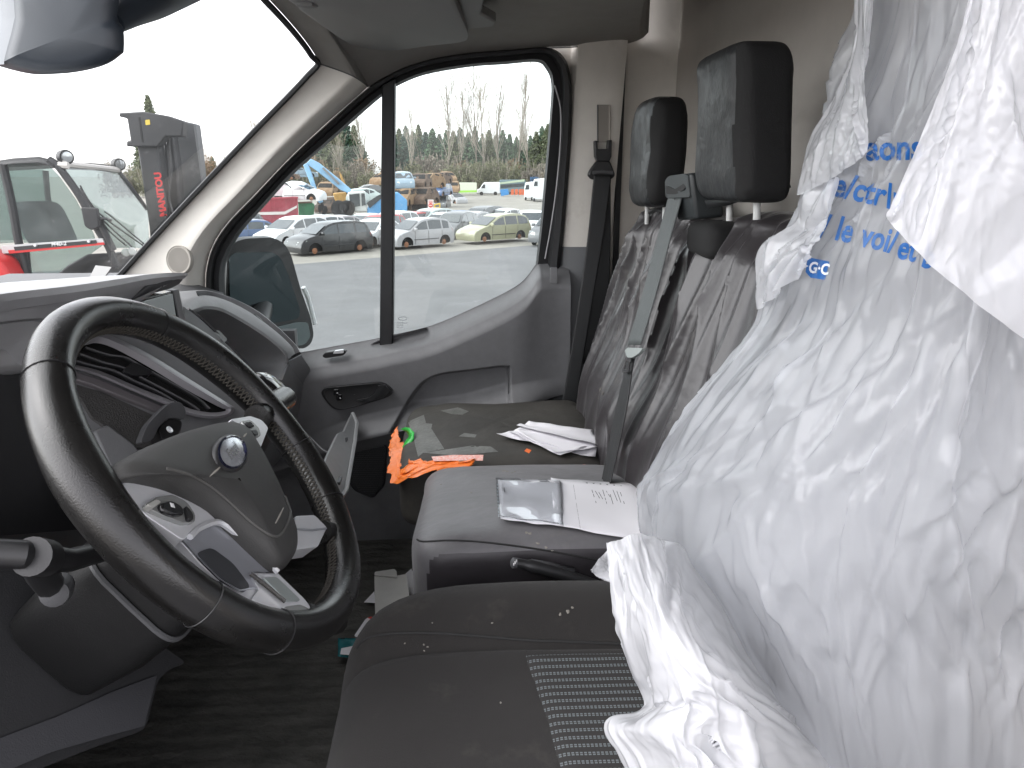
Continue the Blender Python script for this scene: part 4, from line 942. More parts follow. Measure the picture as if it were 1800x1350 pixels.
def ribbon(name, LE, RE, h, m, parent, th=.0016):
    a = [bpl(x, y, h) for x, y in crom(LE, 6)]; b = [bpl(x, y, h) for x, y in crom(RE, 6)]
    k = [[p.lerp(q, t) + BN*(.0006*(1 if i % 2 else -1)) for i, t in enumerate((0, .06, .12, .3, .5, .7, .88, .94, 1))] for p, q in zip(a, b)]
    return obj(name, *s_loft(k, False), m, parent, solid=th)
M_STRAP = mat('grey_webbing', (.085, .095, .095), .55, bump=.6, bscale=1500)
M_STRAPD = mat('black_or_shaded_webbing', (.017, .018, .019), .6, bump=.6, bscale=1500)
ribbon('belt_webbing', [(1178,338),(1174,350),(1155,420),(1128,520),(1103,606)], [(1200,334),(1198,348),(1178,420),(1152,520),(1126,606)], .045, M_STRAP, cb)
ribbon('belt_webbing', [(1104,612),(1097,655),(1082,720),(1060,832),(1056,850)], [(1124,612),(1113,640),(1101,720),(1077,832),(1073,850)], .043, M_STRAPD, cb)  # same belt in darker webbing, painting its unlit lower run
tg = obj('tongue', *s_prism(rounded([bpl(x, y, .052) for x, y in [(1098,616),(1103,611),(1130,612),(1122,622),(1110,629),(1102,628)]], .004), -BN*.006), mat('tongue_grip', (.30, .33, .32), .5), cb, bevel=.002)
lo = [bpl(x, y, .052) for x, y in [(1101,628),(1108,629),(1104,654),(1095,655),(1094,650)]]; lc = sum(lo, Vector())/5
obj('latch_plate', *s_ring(lo, [p.lerp(lc, .42) for p in lo], -BN*.002), M_CHROME, tg)

# ---- belt on the rear door pillar
db_ = thing('pillar_seat_belt', "black seat belt hanging from its pillar loop behind passenger door", 'seat belt', at(1055, 310, .83))
obj('height_slider', *s_prism([at(*p, .835) for p in [(1045,247),(1050,247),(1051,262),(1068,262),(1069,246),(1076,246),(1075,275),(1070,288),(1052,288),(1046,275)]], (0, .02, 0)), M_BLACK, db_, bevel=.002)
obj('belt_loop', *s_prism(rounded([at(*p, .828) for p in [(1049,282),(1072,282),(1078,296),(1082,308),(1076,315),(1040,316),(1033,308),(1036,300)]], .006), (0, .016, 0)), M_BLACK, db_, bevel=.004)
obj('loop_bar', *s_tube([at(1042,304,.823), at(1058,302,.822), at(1077,304,.823)], .005, 8), M_TRIM_D, db_)
def rib2(name, L_, R_, Y0, Y1, m):
    a = crom(L_, 6); b = crom(R_, 6); n = len(a); k = []
    for i, (p, q) in enumerate(zip(a, b)):
        Y = Y0+(Y1-Y0)*i/(n-1); A, B = at(*p, Y), at(*q, Y); k.append([A.lerp(B, t)+Vector((0, -.001*(j % 2), 0)) for j, t in enumerate((0, .1, .3, .5, .7, .9, 1))])
    return obj(name, *s_loft(k, False), m, db_, solid=.0014)
rib2('belt_webbing', [(1044,308),(1042,325),(1030,440),(1008,590),(984,730)], [(1074,308),(1073,325),(1062,410),(1040,540),(1010,730)], .822, .79, M_STRAPD)
rib2('belt_webbing', [(1052,318),(1056,400),(1048,480),(1020,640)], [(1073,318),(1073,430),(1068,520),(1040,640)], .836, .84, M_STRAPD)
obj('belt_anchor', *s_box(at(985, 735, .80), (.05, .02, .03)), M_BLACK, db_, bevel=.004)

# ---- handbrake lever between the seats
hbk = thing('handbrake_lever', "black handbrake lever with ribbed end button between the seats", 'handbrake', at(950, 1000, -.17))
obj('grip', *s_tube([at(*p, -.175) for p in crom([(908,990),(925,993),(955,1001),(1000,1014),(1060,1035)], 4)], [.007]*5+[.009]*12, 12), M_BLACK, hbk)
eb = obj('end_button', *s_lathe(at(906,990,-.175), Vector((-.9, -.2, .2)), [(-.006, .007), (.004, .0075), (.006, .005), (.006, .001)], 16), M_TRIM_D, hbk)
for k in range(3): obj('rib', *s_box(at(903+2.4*k, 992-3*k, -.184), (.0015, .0015, .003)), mat('white_print', (.7, .7, .7), .6), eb)
obj('lever_guard', *s_loft([[at(926,1003,-.16), at(955,1003,-.16), at(1010,1010,-.16)], [at(930,985,-.165), at(965,992,-.165), at(1010,1003,-.165)], [at(934,984,-.15), at(970,990,-.15), at(1010,1000,-.15)]], False), M_TRIM_D, hbk, solid=.003)

# ================================================================== LOOSE THINGS
def sheet(name, label, bvh, corners, h, m, curl=.002, n=14, seed=0, group=None, cat='paper', bump=.0):
    """a sheet of paper lying on a seat, slightly curled"""
    P = [np.array(c, float) for c in corners]
    def fn(u, v):
        q = (P[0]*(1-u)+P[1]*u)*(1-v) + (P[3]*(1-u)+P[2]*u)*v
        p = drop(bvh, q[0], q[1], 0) 
        if p is None: p = at_z(q[0], q[1], .47)
        e = max(abs(u-.5), abs(v-.5))*2
        return Vector((p.x, p.y, p.z + h + curl*(e**3)*(1+mnoise.noise(Vector((u*3+seed, v*3, seed)))) + .0012*mnoise.noise(Vector((u*4, v*4, seed*2.3)))))
    o = obj(name, *s_grid(fn, n, n), m, fixn=False, solid=.0003)
    return tag(o, label, cat, group)
M_PAPER = mat('white_paper', (.78, .77, .80), .7, bump=.1, bscale=30)
M_INK = mat('black_ink', (.03, .03, .035), .7)
def print_on(o, rows, m=M_INK, name='print'):
    """tiny strokes of print lying on a sheet: rows of (px0,py0,px1,py1,width px)"""
    b = bvh_of(o); V, F = [], []
    for x0, y0, x1, y1, w in rows:
        nseg = 6; dx, dy = x1-x0, y1-y0; L_ = max(1e-6, (dx*dx+dy*dy)**.5); nx, ny = -dy/L_*w/2, dx/L_*w/2; A = []
        for k in range(nseg+1):
            t = k/nseg; a = drop(b, x0+dx*t+nx, y0+dy*t+ny, .0006); c = drop(b, x0+dx*t-nx, y0+dy*t-ny, .0006)
            A.append((a, c))
        for k in range(nseg):
            q = [A[k][0], A[k+1][0], A[k+1][1], A[k][1]]
            if any(z is None for z in q): continue
            k0 = len(V); V += q; F.append((k0, k0+1, k0+2, k0+3))
    if V:
        pr = obj(name, V, F, m, o, fixn=False); pr['kind'] = 'stuff'
rp = random.Random(8)
sh = [("crumpled bottom sheet of the paper pile with its corner poking out to the left", [(873,771),(935,759),(1052,774),(1046,812)], .002, .010),
      ("folded sheet with orange corner in the paper pile on the far seat", [(893,768),(936,757),(1060,786),(985,810)], .007, .006),
      ("sheet angled towards the backrest in the paper pile on the far seat", [(905,766),(1000,766),(1061,797),(972,807)], .011, .004),
      ("printed letter lying topmost on the paper pile on the far seat", [(908,763),(934,756),(1042,771),(1058,800)], .016, .005)]
top = None
for k, (lab, c, h, cu) in enumerate(sh):
    top = sheet('paper_sheet', lab, ob, c, h, M_PAPER, cu, seed=k+1, group='paper pile on the far seat')
    if k == 1: obj('orange_corner', *s_prism([at_z(926,789,.483), at_z(934,792,.483), at_z(930,797,.483), at_z(922,793,.483)], (0, 0, .001)), mat('orange_print', (.8, .16, .03), .6), top)
print_on(top, [(948+rp.uniform(-2, 2), 769+k*1.2, 978+rp.uniform(-6, 6), 774+k*1.2, .5) for k in range(4)] + [(995, 777+k*2.4, 1022+rp.uniform(-8, 6), 780.5+k*2.4, 1.0) for k in range(4)])
# document in a clear sleeve on the near cushion
doc = sheet('document', "printed white document on the near seat cushion, its end under the plastic", mb, [(968,846),(1130,858),(1165,966),(975,931)], .004, M_PAPER, .003, seed=7, cat='document')
M_SLEEVE = glass('sleeve_film', (.96, .97, .98), dust=.02, scale=20, scratch=.05, base_dust=.0)
slv = sheet('clear_sleeve', "clear plastic punched sleeve sticking out from white document", mb, [(871,848),(985,855),(990,934),(876,921)], .007, M_SLEEVE, .004, seed=11, cat='plastic sleeve')
ins_ = sheet('blank_page', "blank page inside the clear sleeve on near seat cushion", mb, [(875,850),(985,852),(990,934),(880,921)], .005, M_PAPER, .003, seed=12, cat='paper')
print_on(doc, [(1041+k*6.2+rp.uniform(-1, 1), 861+(k % 3)*2, 1048+k*6.2, 861+(k % 3)*2+rp.uniform(9, 26), .9) for k in range(9)] + [(1112, 867, 1114, 872, 1.2), (1113, 874, 1117, 884, 2)] + [(969+k*.4, 854+k*12, 969.4+k*.4, 864+k*12, .35) for k in range(6)] + [(1008+k*2.2, 852+k*14, 1010+k*2.2, 865+k*14, .4) for k in range(6)] + [(1132,905,1136,914,2.5),(1130,912,1135,918,1.2)])
print_on(slv, [(874+k*.28, 850+k*6, 874.6+k*.28, 853.5+k*6, 1.6) for k in range(12)], mat('punched_edge', (.25, .3, .33), .5), 'punched_edge')
print_on(slv, [(886,857,887,865,1.3),(884,858,884.5,863,.8)], M_INK, 'page_number')
print_on(doc, [(1030+k*12, 848.6+k*.95, 1033+k*12, 849+k*.95, 1.2) for k in range(8)], M_INK, 'punched_edge')
# orange carrier bag at the front of the far seat
TB = [(717,746,.60),(722,768,.54),(743,781,.47),(739,797,.42),(757,802,.38),(800,801,.36),(856,800,.34)]
BB = [(707,770,.56),(706,792,.47),(709,822,.40),(714,845,.355),(728,842,.335),(768,824,.33),(853,812,.325)]
tb = resample([at(*p) for p in crom(TB, 5)], 40); bb2 = resample([at(*p) for p in crom(BB, 5)], 40)
def bagf(u, v):
    i = min(int(u*39), 38); t = u*39-i
    a = Vector(tb[i]).lerp(Vector(tb[i+1]), t); b = Vector(bb2[i]).lerp(Vector(bb2[i+1]), t); p = a.lerp(b, v)
    n = abs(mnoise.noise(Vector((u*9, v*3, 2.2))))*.020 + abs(mnoise.noise(Vector((u*21, v*8, 5))))*.007
    return p + Vector((-.022-n*.8, -.012-n*1.2, -n*.3 + .002))
bag = thing('orange_bag', "crumpled orange plastic bag tucked at the front edge of far seat", 'plastic bag', at(715, 845, .37))
M_ORANGE = mat('orange_film', (.85, .20, .03), .3, bump=.4, bscale=70, bdist=.004, spec=.6)
obj('bag_film', *s_grid(bagf, 90, 24), M_ORANGE, bag, solid=.0004)
obj('bag_tuft', *s_grid(lambda u, v: Vector(at(735+10*u-14*v+4*sin(u*9), 770+14*u+14*v, .50)) + Vector((-.004, -.012*abs(mnoise.noise(Vector((u*6, v*6, 1)))), .004)), 12, 12), M_ORANGE, bag, solid=.0004)
hs_ = [at(762,803,.36), at(800,800,.35), at(853,800,.335), at(852,810,.325), at(800,810,.33), at(766,811,.34)]
hatch = mat('hatched_print', (.75, .62, .58), .5, var=.4, vscale=220, var_col=(.75, .2, .14), stretch=(1, 1, .15))
obj('printed_strip', *s_prism([p+Vector((-.004, -.006, .003)) for p in hs_], (.0, .002, -.001)), hatch, bag)
rib = tag(obj('green_ribbon', *s_loft([[at(704,754,.53), at(712,751,.52)], [at(714,759,.52), at(720,752,.51)], [at(719,767,.50), at(728,760,.49)], [at(713,775,.48), at(727,773,.47)], [at(707,786,.47), at(717,784,.46)], [at(702,799,.46), at(711,792,.455)]], False), mat('green_film', (.03, .42, .06), .35, spec=.6), solid=.0008), "bright green twisted ribbon on the orange bag", 'ribbon')
tag(obj('red_strap', *s_tube([drop(ob, x, y, .006) or at(x, y, .36) for x, y in crom([(1001,832),(1010,824),(1026,818),(1034,820)], 4)], .004, 6, flat=.5), mat('red_strap', (.62, .10, .10), .5)), "short red strap between the two seat cushions", 'strap')
tag(obj('green_strap', *s_prism([at(993,822,.36), at(1011,820,.35), at(1008,826,.345), at(999,832,.345)], (.004, .006, .004)), mat('green_strap', (.02, .20, .05), .5)), "short green strap beside the red strap between cushions", 'strap')
tag(obj('green_scrap', *s_prism([at(957,821,.35), at(974,819,.35), at(979,826,.345)], (.004, .006, .004)), mat('green_scrap', (.08, .17, .07), .6)), "faded green scrap of plastic between the two seat cushions", 'plastic scrap')
# things on the floor
zf = .062
bx_ = thing('carton', "opened white cardboard carton lying on the floor before the seats", 'box', at_z(690, 1050, zf))
M_CARD = mat('white_card', (.62, .61, .58), .75, var=.05, vscale=20)
obj('carton_side', *s_prism([at_z(*p, zf+.04) for p in [(658,1012),(697,1012),(714,1009),(720,1050),(690,1078),(660,1098)]], (0, 0, -.03)), M_CARD, bx_)
obj('carton_flap', *s_prism(rounded([at_z(*p, zf+.045) for p in [(658,1010),(659,1005),(693,1000),(697,1004),(698,1014)]], .004), (0, 0, -.002)), M_CARD, bx_)
tag(obj('leaflet', *s_prism([at_z(*p, zf) for p in [(713,1009),(723,1000),(738,1034),(722,1050)]], (0, 0, .001)), M_PAPER), "white printed leaflet beside the carton on the floor", 'leaflet')
tag(obj('leaflet', *s_prism([at_z(*p, zf) for p in [(640,1059),(658,1040),(660,1060)]], (0, 0, .001)), M_PAPER), "torn paper corner left of the carton on the floor", 'leaflet')
card = tag(obj('card', *s_prism(rounded([at_z(*p, zf+.004) for p in [(622,1119),(643,1088),(652,1084),(662,1088),(650,1122)]], .006), (0, 0, .001)), M_PAPER), "white card with small black mark on the floor under carton", 'card')
obj('card_mark', *s_prism([at_z(*p, zf+.006) for p in [(632,1113),(637,1107),(642,1108),(636,1114),(634,1119)]], (0, 0, .0005)), M_INK, card)
obj('card_stripe', *s_prism([at_z(*p, zf+.006) for p in [(646,1086),(652,1084),(660,1087),(656,1090)]], (0, 0, .0005)), mat('red_print', (.6, .05, .04), .5), card)
pk = tag(obj('teal_packet', *s_grid(lambda u, v: at_z(594+(52-4*v)*u, 1122+(32+4*u)*v, zf+.004+.008*abs(mnoise.noise(Vector((u*5, v*4, 1))))), 14, 10), mat('teal_film', (.02, .16, .18), .25, spec=.8), solid=.001), "teal plastic packet on the floor by the driver seat", 'packet')
obj('packet_label', *s_prism([at_z(*p, zf+.016) for p in [(600,1140),(620,1136),(621,1152),(598,1150)]], (0, 0, .0006)), M_PAPER, pk)
obj('packet_label', *s_prism([at_z(*p, zf+.016) for p in [(626,1132),(642,1130),(638,1150),(622,1152)]], (0, 0, .0006)), mat('teal_pale', (.25, .5, .48), .4), pk)
# ================================================================== PLASTIC SHEETING OVER THE DRIVER SEAT
def ctrl_surface(rows, nu, nv):
    """rows: list (top to bottom) of lists of (px, py, Y) -> smooth grid of points, cubic through the controls"""
    R = []
    for r in rows:
        P = np.array([list(at(*p)) for p in r]); c = np.array(crom(P, 12)); t = np.linspace(0, len(c)-1, nu)
        R.append(np.stack([np.interp(t, np.arange(len(c)), c[:, k]) for k in range(3)], 1))
    R = np.array(R); m = len(R)
    out = np.zeros((nv, nu, 3)); tt = np.linspace(0, m-1, nv)
    for j, t in enumerate(tt):
        i = min(int(t), m-2); f = t-i
        a, b, c, d = R[max(i-1, 0)], R[i], R[i+1], R[min(i+2, m-1)]
        out[j] = .5*((2*b)+(-a+c)*f+(2*a-5*b+4*c-d)*f*f+(-a+3*b-3*c+d)*f**3)
    return out
def normals(G):
    du = np.gradient(G, axis=1); dv = np.gradient(G, axis=0); n = np.cross(du, dv); n /= np.linalg.norm(n, axis=2, keepdims=True)+1e-9
    c = np.array(CAM); s = np.sign(np.sum(n*(c-G), axis=2, keepdims=True)); return n*s
def smooth_noise(rng, nv, nu, kv, ku):
    g = rng.normal(size=(kv+3, ku+3)); y = np.linspace(0, kv, nv); x = np.linspace(0, ku, nu)
    def b3(t): return np.array([(1-t)**3, 3*t**3-6*t*t+4, -3*t**3+3*t*t+3*t+1, t**3])/6
    yi = np.minimum(y.astype(int), kv-1); xi = np.minimum(x.astype(int), ku-1); wy = b3(y-yi); wx = b3(x-xi); o = np.zeros((nv, nu))
    for a in range(4):
        for b in range(4): o += wy[a][:, None]*wx[b][None]*g[(yi+a)][:, xi+b]
    return o
def relax(G, fu, fv, iters, attach, pin, bend=.12):
    """inextensible film with surplus length: it buckles into folds (position-based constraints on a grid)"""
    X = G.copy(); T = G
    def ln(A, B): return np.linalg.norm(A-B, axis=2)
    Lu = ln(G[:, 1:], G[:, :-1])*fu[:, 1:]; Lv = ln(G[1:], G[:-1])*fv[1:]
    Ld = np.sqrt((Lu[1:]**2 + Lv[:, 1:]**2)); Lu2 = Lu[:, 1:]+Lu[:, :-1]; Lv2 = Lv[1:]+Lv[:-1]
    def proj(A, B, L, k):
        d = B-A; l = np.linalg.norm(d, axis=2)+1e-9; c = (d*((l-L)/l*.5*k)[..., None]); return c
    free = (1-pin)[..., None]
    for it in range(iters):
        for s in (0, 1):
            a, b = X[:, s:-1:2], X[:, s+1::2]; n = b.shape[1]; a = a[:, :n]; c = proj(a, b, Lu[:, s::2][:, :n], 1.0); X[:, s:s+2*n:2] += c; X[:, s+1:s+1+2*n:2] -= c
            a, b = X[s:-1:2], X[s+1::2]; n = b.shape[0]; a = a[:n]; c = proj(a, b, Lv[s::2][:n], 1.0); X[s:s+2*n:2] += c; X[s+1:s+1+2*n:2] -= c
        c = proj(X[:-1, :-1], X[1:, 1:], Ld, .35); X[:-1, :-1] += c*.5; X[1:, 1:] -= c*.5
        c = proj(X[:-1, 1:], X[1:, :-1], Ld, .35); X[:-1, 1:] += c*.5; X[1:, :-1] -= c*.5
        # bending: straighten three in a row a little
        m = (X[:, :-2]+X[:, 2:])*.5-X[:, 1:-1]; X[:, 1:-1] += m*bend*.5; X[:, :-2] -= m*bend*.25; X[:, 2:] -= m*bend*.25
        m = (X[:-2]+X[2:])*.5-X[1:-1]; X[1:-1] += m*bend*.5; X[:-2] -= m*bend*.25; X[2:] -= m*bend*.25
        X += (T-X)*attach[..., None]
        X = X*free + T*(1-free)
    return X
def upsample(A, nv, nu):
    y = np.linspace(0, A.shape[0]-1, nv); x = np.linspace(0, A.shape[1]-1, nu); yi = np.minimum(y.astype(int), A.shape[0]-2); xi = np.minimum(x.astype(int), A.shape[1]-2)
    fy = (y-yi)[:, None]; fx = (x-xi)[None]
    if A.ndim == 3: fy, fx = fy[..., None], fx[..., None]
    return (A[yi][:, xi]*(1-fx)+A[yi][:, xi+1]*fx)*(1-fy) + (A[yi+1][:, xi]*(1-fx)+A[yi+1][:, xi+1]*fx)*fy
def px_of(G):
    v = G-np.array(CAM); w = v@np.array(FWD); return 900+FPX*(v@np.array(RGT))/w, 675-FPX*(v@np.array(UPV))/w
def crumple(rows, nu, nv, seed, slack=(.10, .05), creases=(), amp=.004, pinrow=(True, False, False, False), att=.004, fine=(.010, .006), lean_=0.0, ridge=.10, lines=5, facets=((.040, 2.5, .0034), (.020, 2.2, .0013))):
    rng = np.random.default_rng(seed)
    nu1, nv1 = nu//3, nv//3
    S = ctrl_surface(rows, nu1, nv1); N_ = normals(S)
    PX, PY = px_of(S)
    off = np.zeros((nv1, nu1))
    for line, a, w in creases:
        L_ = crom(line, 6); d = np.full(PX.shape, 1e9); side = np.zeros(PX.shape)
        for (x0, y0), (x1, y1) in zip(L_[:-1], L_[1:]):
            ax, ay = x1-x0, y1-y0; t = np.clip(((PX-x0)*ax+(PY-y0)*ay)/(ax*ax+ay*ay+1e-9), 0, 1); dd = np.hypot(PX-x0-t*ax, PY-y0-t*ay); d = np.minimum(d, dd)
        off += a*.32*np.maximum(0, 1-d/(w*.7))
    S = S + N_*off[..., None]
    n1 = smooth_noise(rng, nv1, nu1, 4, 9); n2 = smooth_noise(rng, nv1, nu1, 6, 22)
    G = S + N_*(amp*(n1*1.2 + n2*.7))[..., None]
    pin = np.zeros((nv1, nu1))
    if pinrow[0]: pin[0] = 1
    if pinrow[1]: pin[-1] = 1
    if pinrow[2]: pin[:, 0] = 1
    if pinrow[3]: pin[:, -1] = 1
    fu = 1+slack[0]*np.clip(.8+.8*smooth_noise(rng, nv1, nu1, 4, 5), 0, 2); fv = 1+slack[1]*np.clip(.8+.8*smooth_noise(rng, nv1, nu1, 5, 4), 0, 2)
    A = np.full((nv1, nu1), att)
    X1 = relax(G, fu, fv, 160, A, pin, .10)
    # second pass on the full grid: short sharp wrinkles riding on the big folds
    X2 = upsample(X1, nv, nu); N2 = normals(X2)
    X2 = X2 + N2*(.0005*(smooth_noise(rng, nv, nu, 30, 34) + .8*smooth_noise(rng, nv, nu, 50, 60)))[..., None]
    fu = 1+fine[0]*np.clip(.3+1.0*smooth_noise(rng, nv, nu, 9, 9), 0, 2); fv = 1+fine[1]*np.clip(.3+1.0*smooth_noise(rng, nv, nu, 9, 9), 0, 2)
    X2 = relax(X2, fu, fv, 60, np.full((nv, nu), .012), upsample(pin, nv, nu) > .5, .05)
    # flat facets with sharp valleys between them, as thin film shows
    N2 = normals(X2); uu = np.minimum(np.linspace(0, 1, nu), np.linspace(1, 0, nu))*9; vv = np.minimum(np.linspace(0, 1, nv), np.linspace(1, 0, nv))*9; fade = np.minimum(1, np.minimum(uu[None]+.15, vv[:, None]+.15))
    for cell, st, a in facets:
        wu = np.linalg.norm(np.diff(X2, axis=1), axis=2).sum(1).mean(); wv = np.linalg.norm(np.diff(X2, axis=0), axis=2).sum(0).mean()
        uq, vq = np.meshgrid(np.linspace(0, wu/cell, nu), np.linspace(0, wv/(cell*st), nv)); sh_ = smooth_noise(rng, nv, nu, 4, 4)
        q = np.stack([(uq + .35*vq*lean_ + .5*sh_).ravel(), vq.ravel(), np.zeros(nu*nv)], 1); k = int(np.clip(wu/cell*wv/(cell*st)*1.1, 12, 600))
        sd = q[rng.choice(len(q), k, replace=False)]
        f1 = np.full(len(q), 9e9); f2 = np.full(len(q), 9e9); own = np.zeros(len(q), int); tilt = rng.normal(size=(k, 3))
        for i in range(k):
            d = ((q-sd[i])**2).sum(1); lo = d < f1; f2 = np.where(lo, f1, np.minimum(f2, d)); f1 = np.where(lo, d, f1); own = np.where(lo, i, own)
        g = (np.sqrt(f2)-np.sqrt(f1)); tl_ = (tilt[own]*(q-sd[own])).sum(1)
        h = (-np.minimum(g, .12)/.12*ridge + tl_*np.minimum(g*1.8, 1)).reshape(nv, nu); X2 = X2 + N2*(a*h*fade)[..., None]
    # long thin creases, most of them running down the sheet
    N2 = normals(X2); wu = np.linalg.norm(np.diff(X2, axis=1), axis=2).sum(1).mean(); wv = np.linalg.norm(np.diff(X2, axis=0), axis=2).sum(0).mean()
    U, Vv = np.meshgrid(np.linspace(0, wu, nu), np.linspace(0, wv, nv)); acc = np.zeros((nv, nu))
    for _ in range(lines):
        a = rng.normal(lean_*.35, .24); L_ = rng.uniform(.08, .45); x0, y0 = rng.uniform(0, wu), rng.uniform(-.05, wv); bend_ = rng.normal(0, .6)
        dx, dy = np.sin(a), np.cos(a); t = (U-x0)*dx + (Vv-y0)*dy; d = (U-x0)*dy - (Vv-y0)*dx + bend_*(t-L_/2)**2
        ends = np.clip(np.minimum(t, L_-t)/.03, 0, 1); w = rng.uniform(.003, .008); hgt = rng.uniform(.0012, .0052)*rng.choice([1, 1, -1])
        prof_ = np.where(d > 0, np.maximum(0, 1-d/w), np.maximum(0, 1+d/(w*rng.uniform(1.5, 4))))
        acc += hgt*ends*prof_
    X2 = X2 + N2*(acc*fade)[..., None]
    return X2
def film_obj(name, X, m, parent, label=None):
    nv, nu = X.shape[:2]
    idx = np.arange(nv*nu).reshape(nv, nu); F = np.stack([idx[:-1, :-1], idx[:-1, 1:], idx[1:, 1:], idx[1:, :-1]], -1).reshape(-1, 4)
    me = bpy.data.meshes.new(name); me.from_pydata(X.reshape(-1, 3).tolist(), [], F.tolist()); me.polygons.foreach_set('use_smooth', [True]*len(me.polygons)); me.materials.append(m)
    o = link(name, me, None, parent)
    if label: o['label'] = label
    return o
M_FILM = film('polythene', (.77, .79, .825), clear=.50, trans=.5, rough=.18, bump=.07, bscale=38, gloss=.7)
M_FILM2 = film('polythene_doubled', (.80, .81, .835), clear=.16, trans=.42, rough=.18, bump=.09, bscale=42, gloss=.6)
pl = thing('plastic_seat_cover', "crumpled translucent white plastic sheet with blue print draped over the driver seat", 'plastic sheet', (.3, -.5, .5))
# main drape: rows from above the head restraint down to the cushion; first column turns round the front of the backrest
main = [
 [(1575,-90,-.20),(1516,-90,-.30),(1600,-90,-.50),(1720,-90,-.60),(1860,-90,-.62),(2050,-90,-.60)],
 [(1560,40,-.20),(1512,40,-.30),(1590,40,-.50),(1720,40,-.60),(1860,40,-.62),(2050,40,-.60)],
 [(1530,180,-.20),(1468,180,-.30),(1560,180,-.49),(1700,180,-.60),(1850,180,-.62),(2050,180,-.60)],
 [(1500,330,-.18),(1436,330,-.28),(1520,330,-.46),(1680,330,-.59),(1850,330,-.62),(2050,330,-.60)],
 [(1440,460,-.17),(1358,470,-.27),(1470,470,-.45),(1650,470,-.59),(1840,470,-.62),(2050,470,-.60)],
 [(1410,580,-.16),(1332,570,-.26),(1440,580,-.45),(1630,590,-.59),(1830,590,-.62),(2050,590,-.60)],
 [(1310,690,-.15),(1226,700,-.25),(1360,700,-.45),(1590,710,-.59),(1820,710,-.62),(2050,710,-.60)],
 [(1230,800,-.15),(1158,798,-.25),(1310,810,-.46),(1560,820,-.59),(1810,820,-.62),(2050,820,-.60)],
 [(1190,880,-.15),(1124,868,-.26),(1290,890,-.47),(1550,900,-.59),(1810,910,-.62),(2050,910,-.60)],
 [(1210,960,-.16),(1140,960,-.28),(1290,1000,-.49),(1550,1010,-.59),(1810,1010,-.62),(2050,1010,-.60)],
 [(1280,1080,-.25),(1220,1080,-.36),(1340,1110,-.51),(1570,1130,-.585),(1810,1130,-.60),(2050,1130,-.60)],
 [(1330,1210,-.34),(1280,1220,-.43),(1390,1230,-.53),(1590,1250,-.585),(1810,1250,-.60),(2050,1250,-.60)],
 [(1380,1420,-.44),(1350,1430,-.48),(1450,1430,-.54),(1610,1440,-.58),(1810,1440,-.60),(2050,1440,-.60)]]
CRE = [([(1399,600),(1395,720),(1391,821),(1394,940),(1415,1054),(1430,1101)], .016, 26), ([(1249,831),(1295,852),(1332,899),(1363,945),(1384,1023)], .014, 22),
       ([(1722,540),(1700,650),(1669,785),(1627,909),(1596,1044)], .020, 34), ([(1800,640),(1788,702),(1746,837),(1643,961)], .018, 30),
       ([(1560,1111),(1606,1158),(1648,1272)], .014, 24), ([(1617,1065),(1684,1168),(1702,1262),(1700,1360)], .020, 32), ([(1480,420),(1440,560),(1380,700),(1300,800)], .010, 24),
       ([(1560,500),(1500,640),(1480,780)], .010, 26), ([(1300,840),(1220,870),(1150,860)], .010, 20), ([(1480,1114),(1390,1180),(1350,1260)], .012, 26),
       ([(1760,900),(1700,1050),(1760,1180),(1800,1330)], .012, 34), ([(1860,560),(1800,760),(1760,1000)], .016, 40),
       ([(1330,470),(1400,440),(1440,400)], .010, 20), ([(1380,1023),(1360,1100),(1420,1140),(1560,1100)], .010, 20)]
XM = crumple(main, 255, 330, 5, slack=(.028, .0), lean_=-.5, ridge=.12, lines=300, facets=((.07, 7.0, .0034), (.030, 6.0, .0026), (.014, 5.0, .0010)), creases=CRE, amp=.0025, pinrow=(True, True, False, False))
sheet_main = film_obj('draped_sheet', XM, M_FILM, pl)
inner = [[(x+18, y+10, Y+.035) for x, y, Y in r] for r in main]
film_obj('inner_layer', crumple(inner, 150, 190, 25, slack=(.05, .0), amp=.004, pinrow=(True, True, False, False)), M_FILM, pl)
# left flap hanging over the head restraint, with its lower hem
fl = [
 [(1508,-60,-.335),(1520,-60,-.40),(1534,-60,-.47)],
 [(1503,70,-.33),(1514,70,-.40),(1524,70,-.47)],
 [(1466,170,-.32),(1494,160,-.40),(1516,150,-.47)],
 [(1428,236,-.31),(1474,220,-.40),(1518,205,-.47)],
 [(1408,300,-.305),(1465,272,-.40),(1524,248,-.475)],
 [(1401,345,-.30),(1462,312,-.40),(1521,274,-.475)]]
film_obj('folded_flap', crumple(fl, 84, 120, 11, slack=(.05, .01), amp=.002, att=.01), M_FILM2, pl)
fl2 = [
 [(1446,300,-.31),(1460,318,-.38),(1470,310,-.43)],
 [(1404,340,-.29),(1428,372,-.37),(1452,370,-.43)],
 [(1392,390,-.285),(1420,405,-.36),(1444,400,-.43)],
 [(1342,432,-.275),(1392,435,-.36),(1440,425,-.43)],
 [(1330,490,-.27),(1372,475,-.35),(1430,440,-.43)],
 [(1331,545,-.268),(1350,520,-.33),(1415,465,-.42)]]
film_obj('folded_flap', crumple(fl2, 84, 90, 12, slack=(.08, .05), amp=.003, att=.01), M_FILM2, pl)
# broad flap on the right
fr_ = [
 [(1716,-70,-.665),(1830,-70,-.68),(2000,-70,-.68)],
 [(1686,70,-.665),(1810,80,-.68),(2000,100,-.68)],
 [(1640,190,-.665),(1785,220,-.68),(2000,260,-.68)],
 [(1598,290,-.665),(1750,340,-.68),(2000,420,-.68)],
 [(1556,380,-.665),(1690,508,-.68),(2000,720,-.68)]]
film_obj('folded_flap', crumple(fr_, 150, 170, 13, lines=22, slack=(.02, .0), amp=.0015, att=.02), M_FILM2, pl)
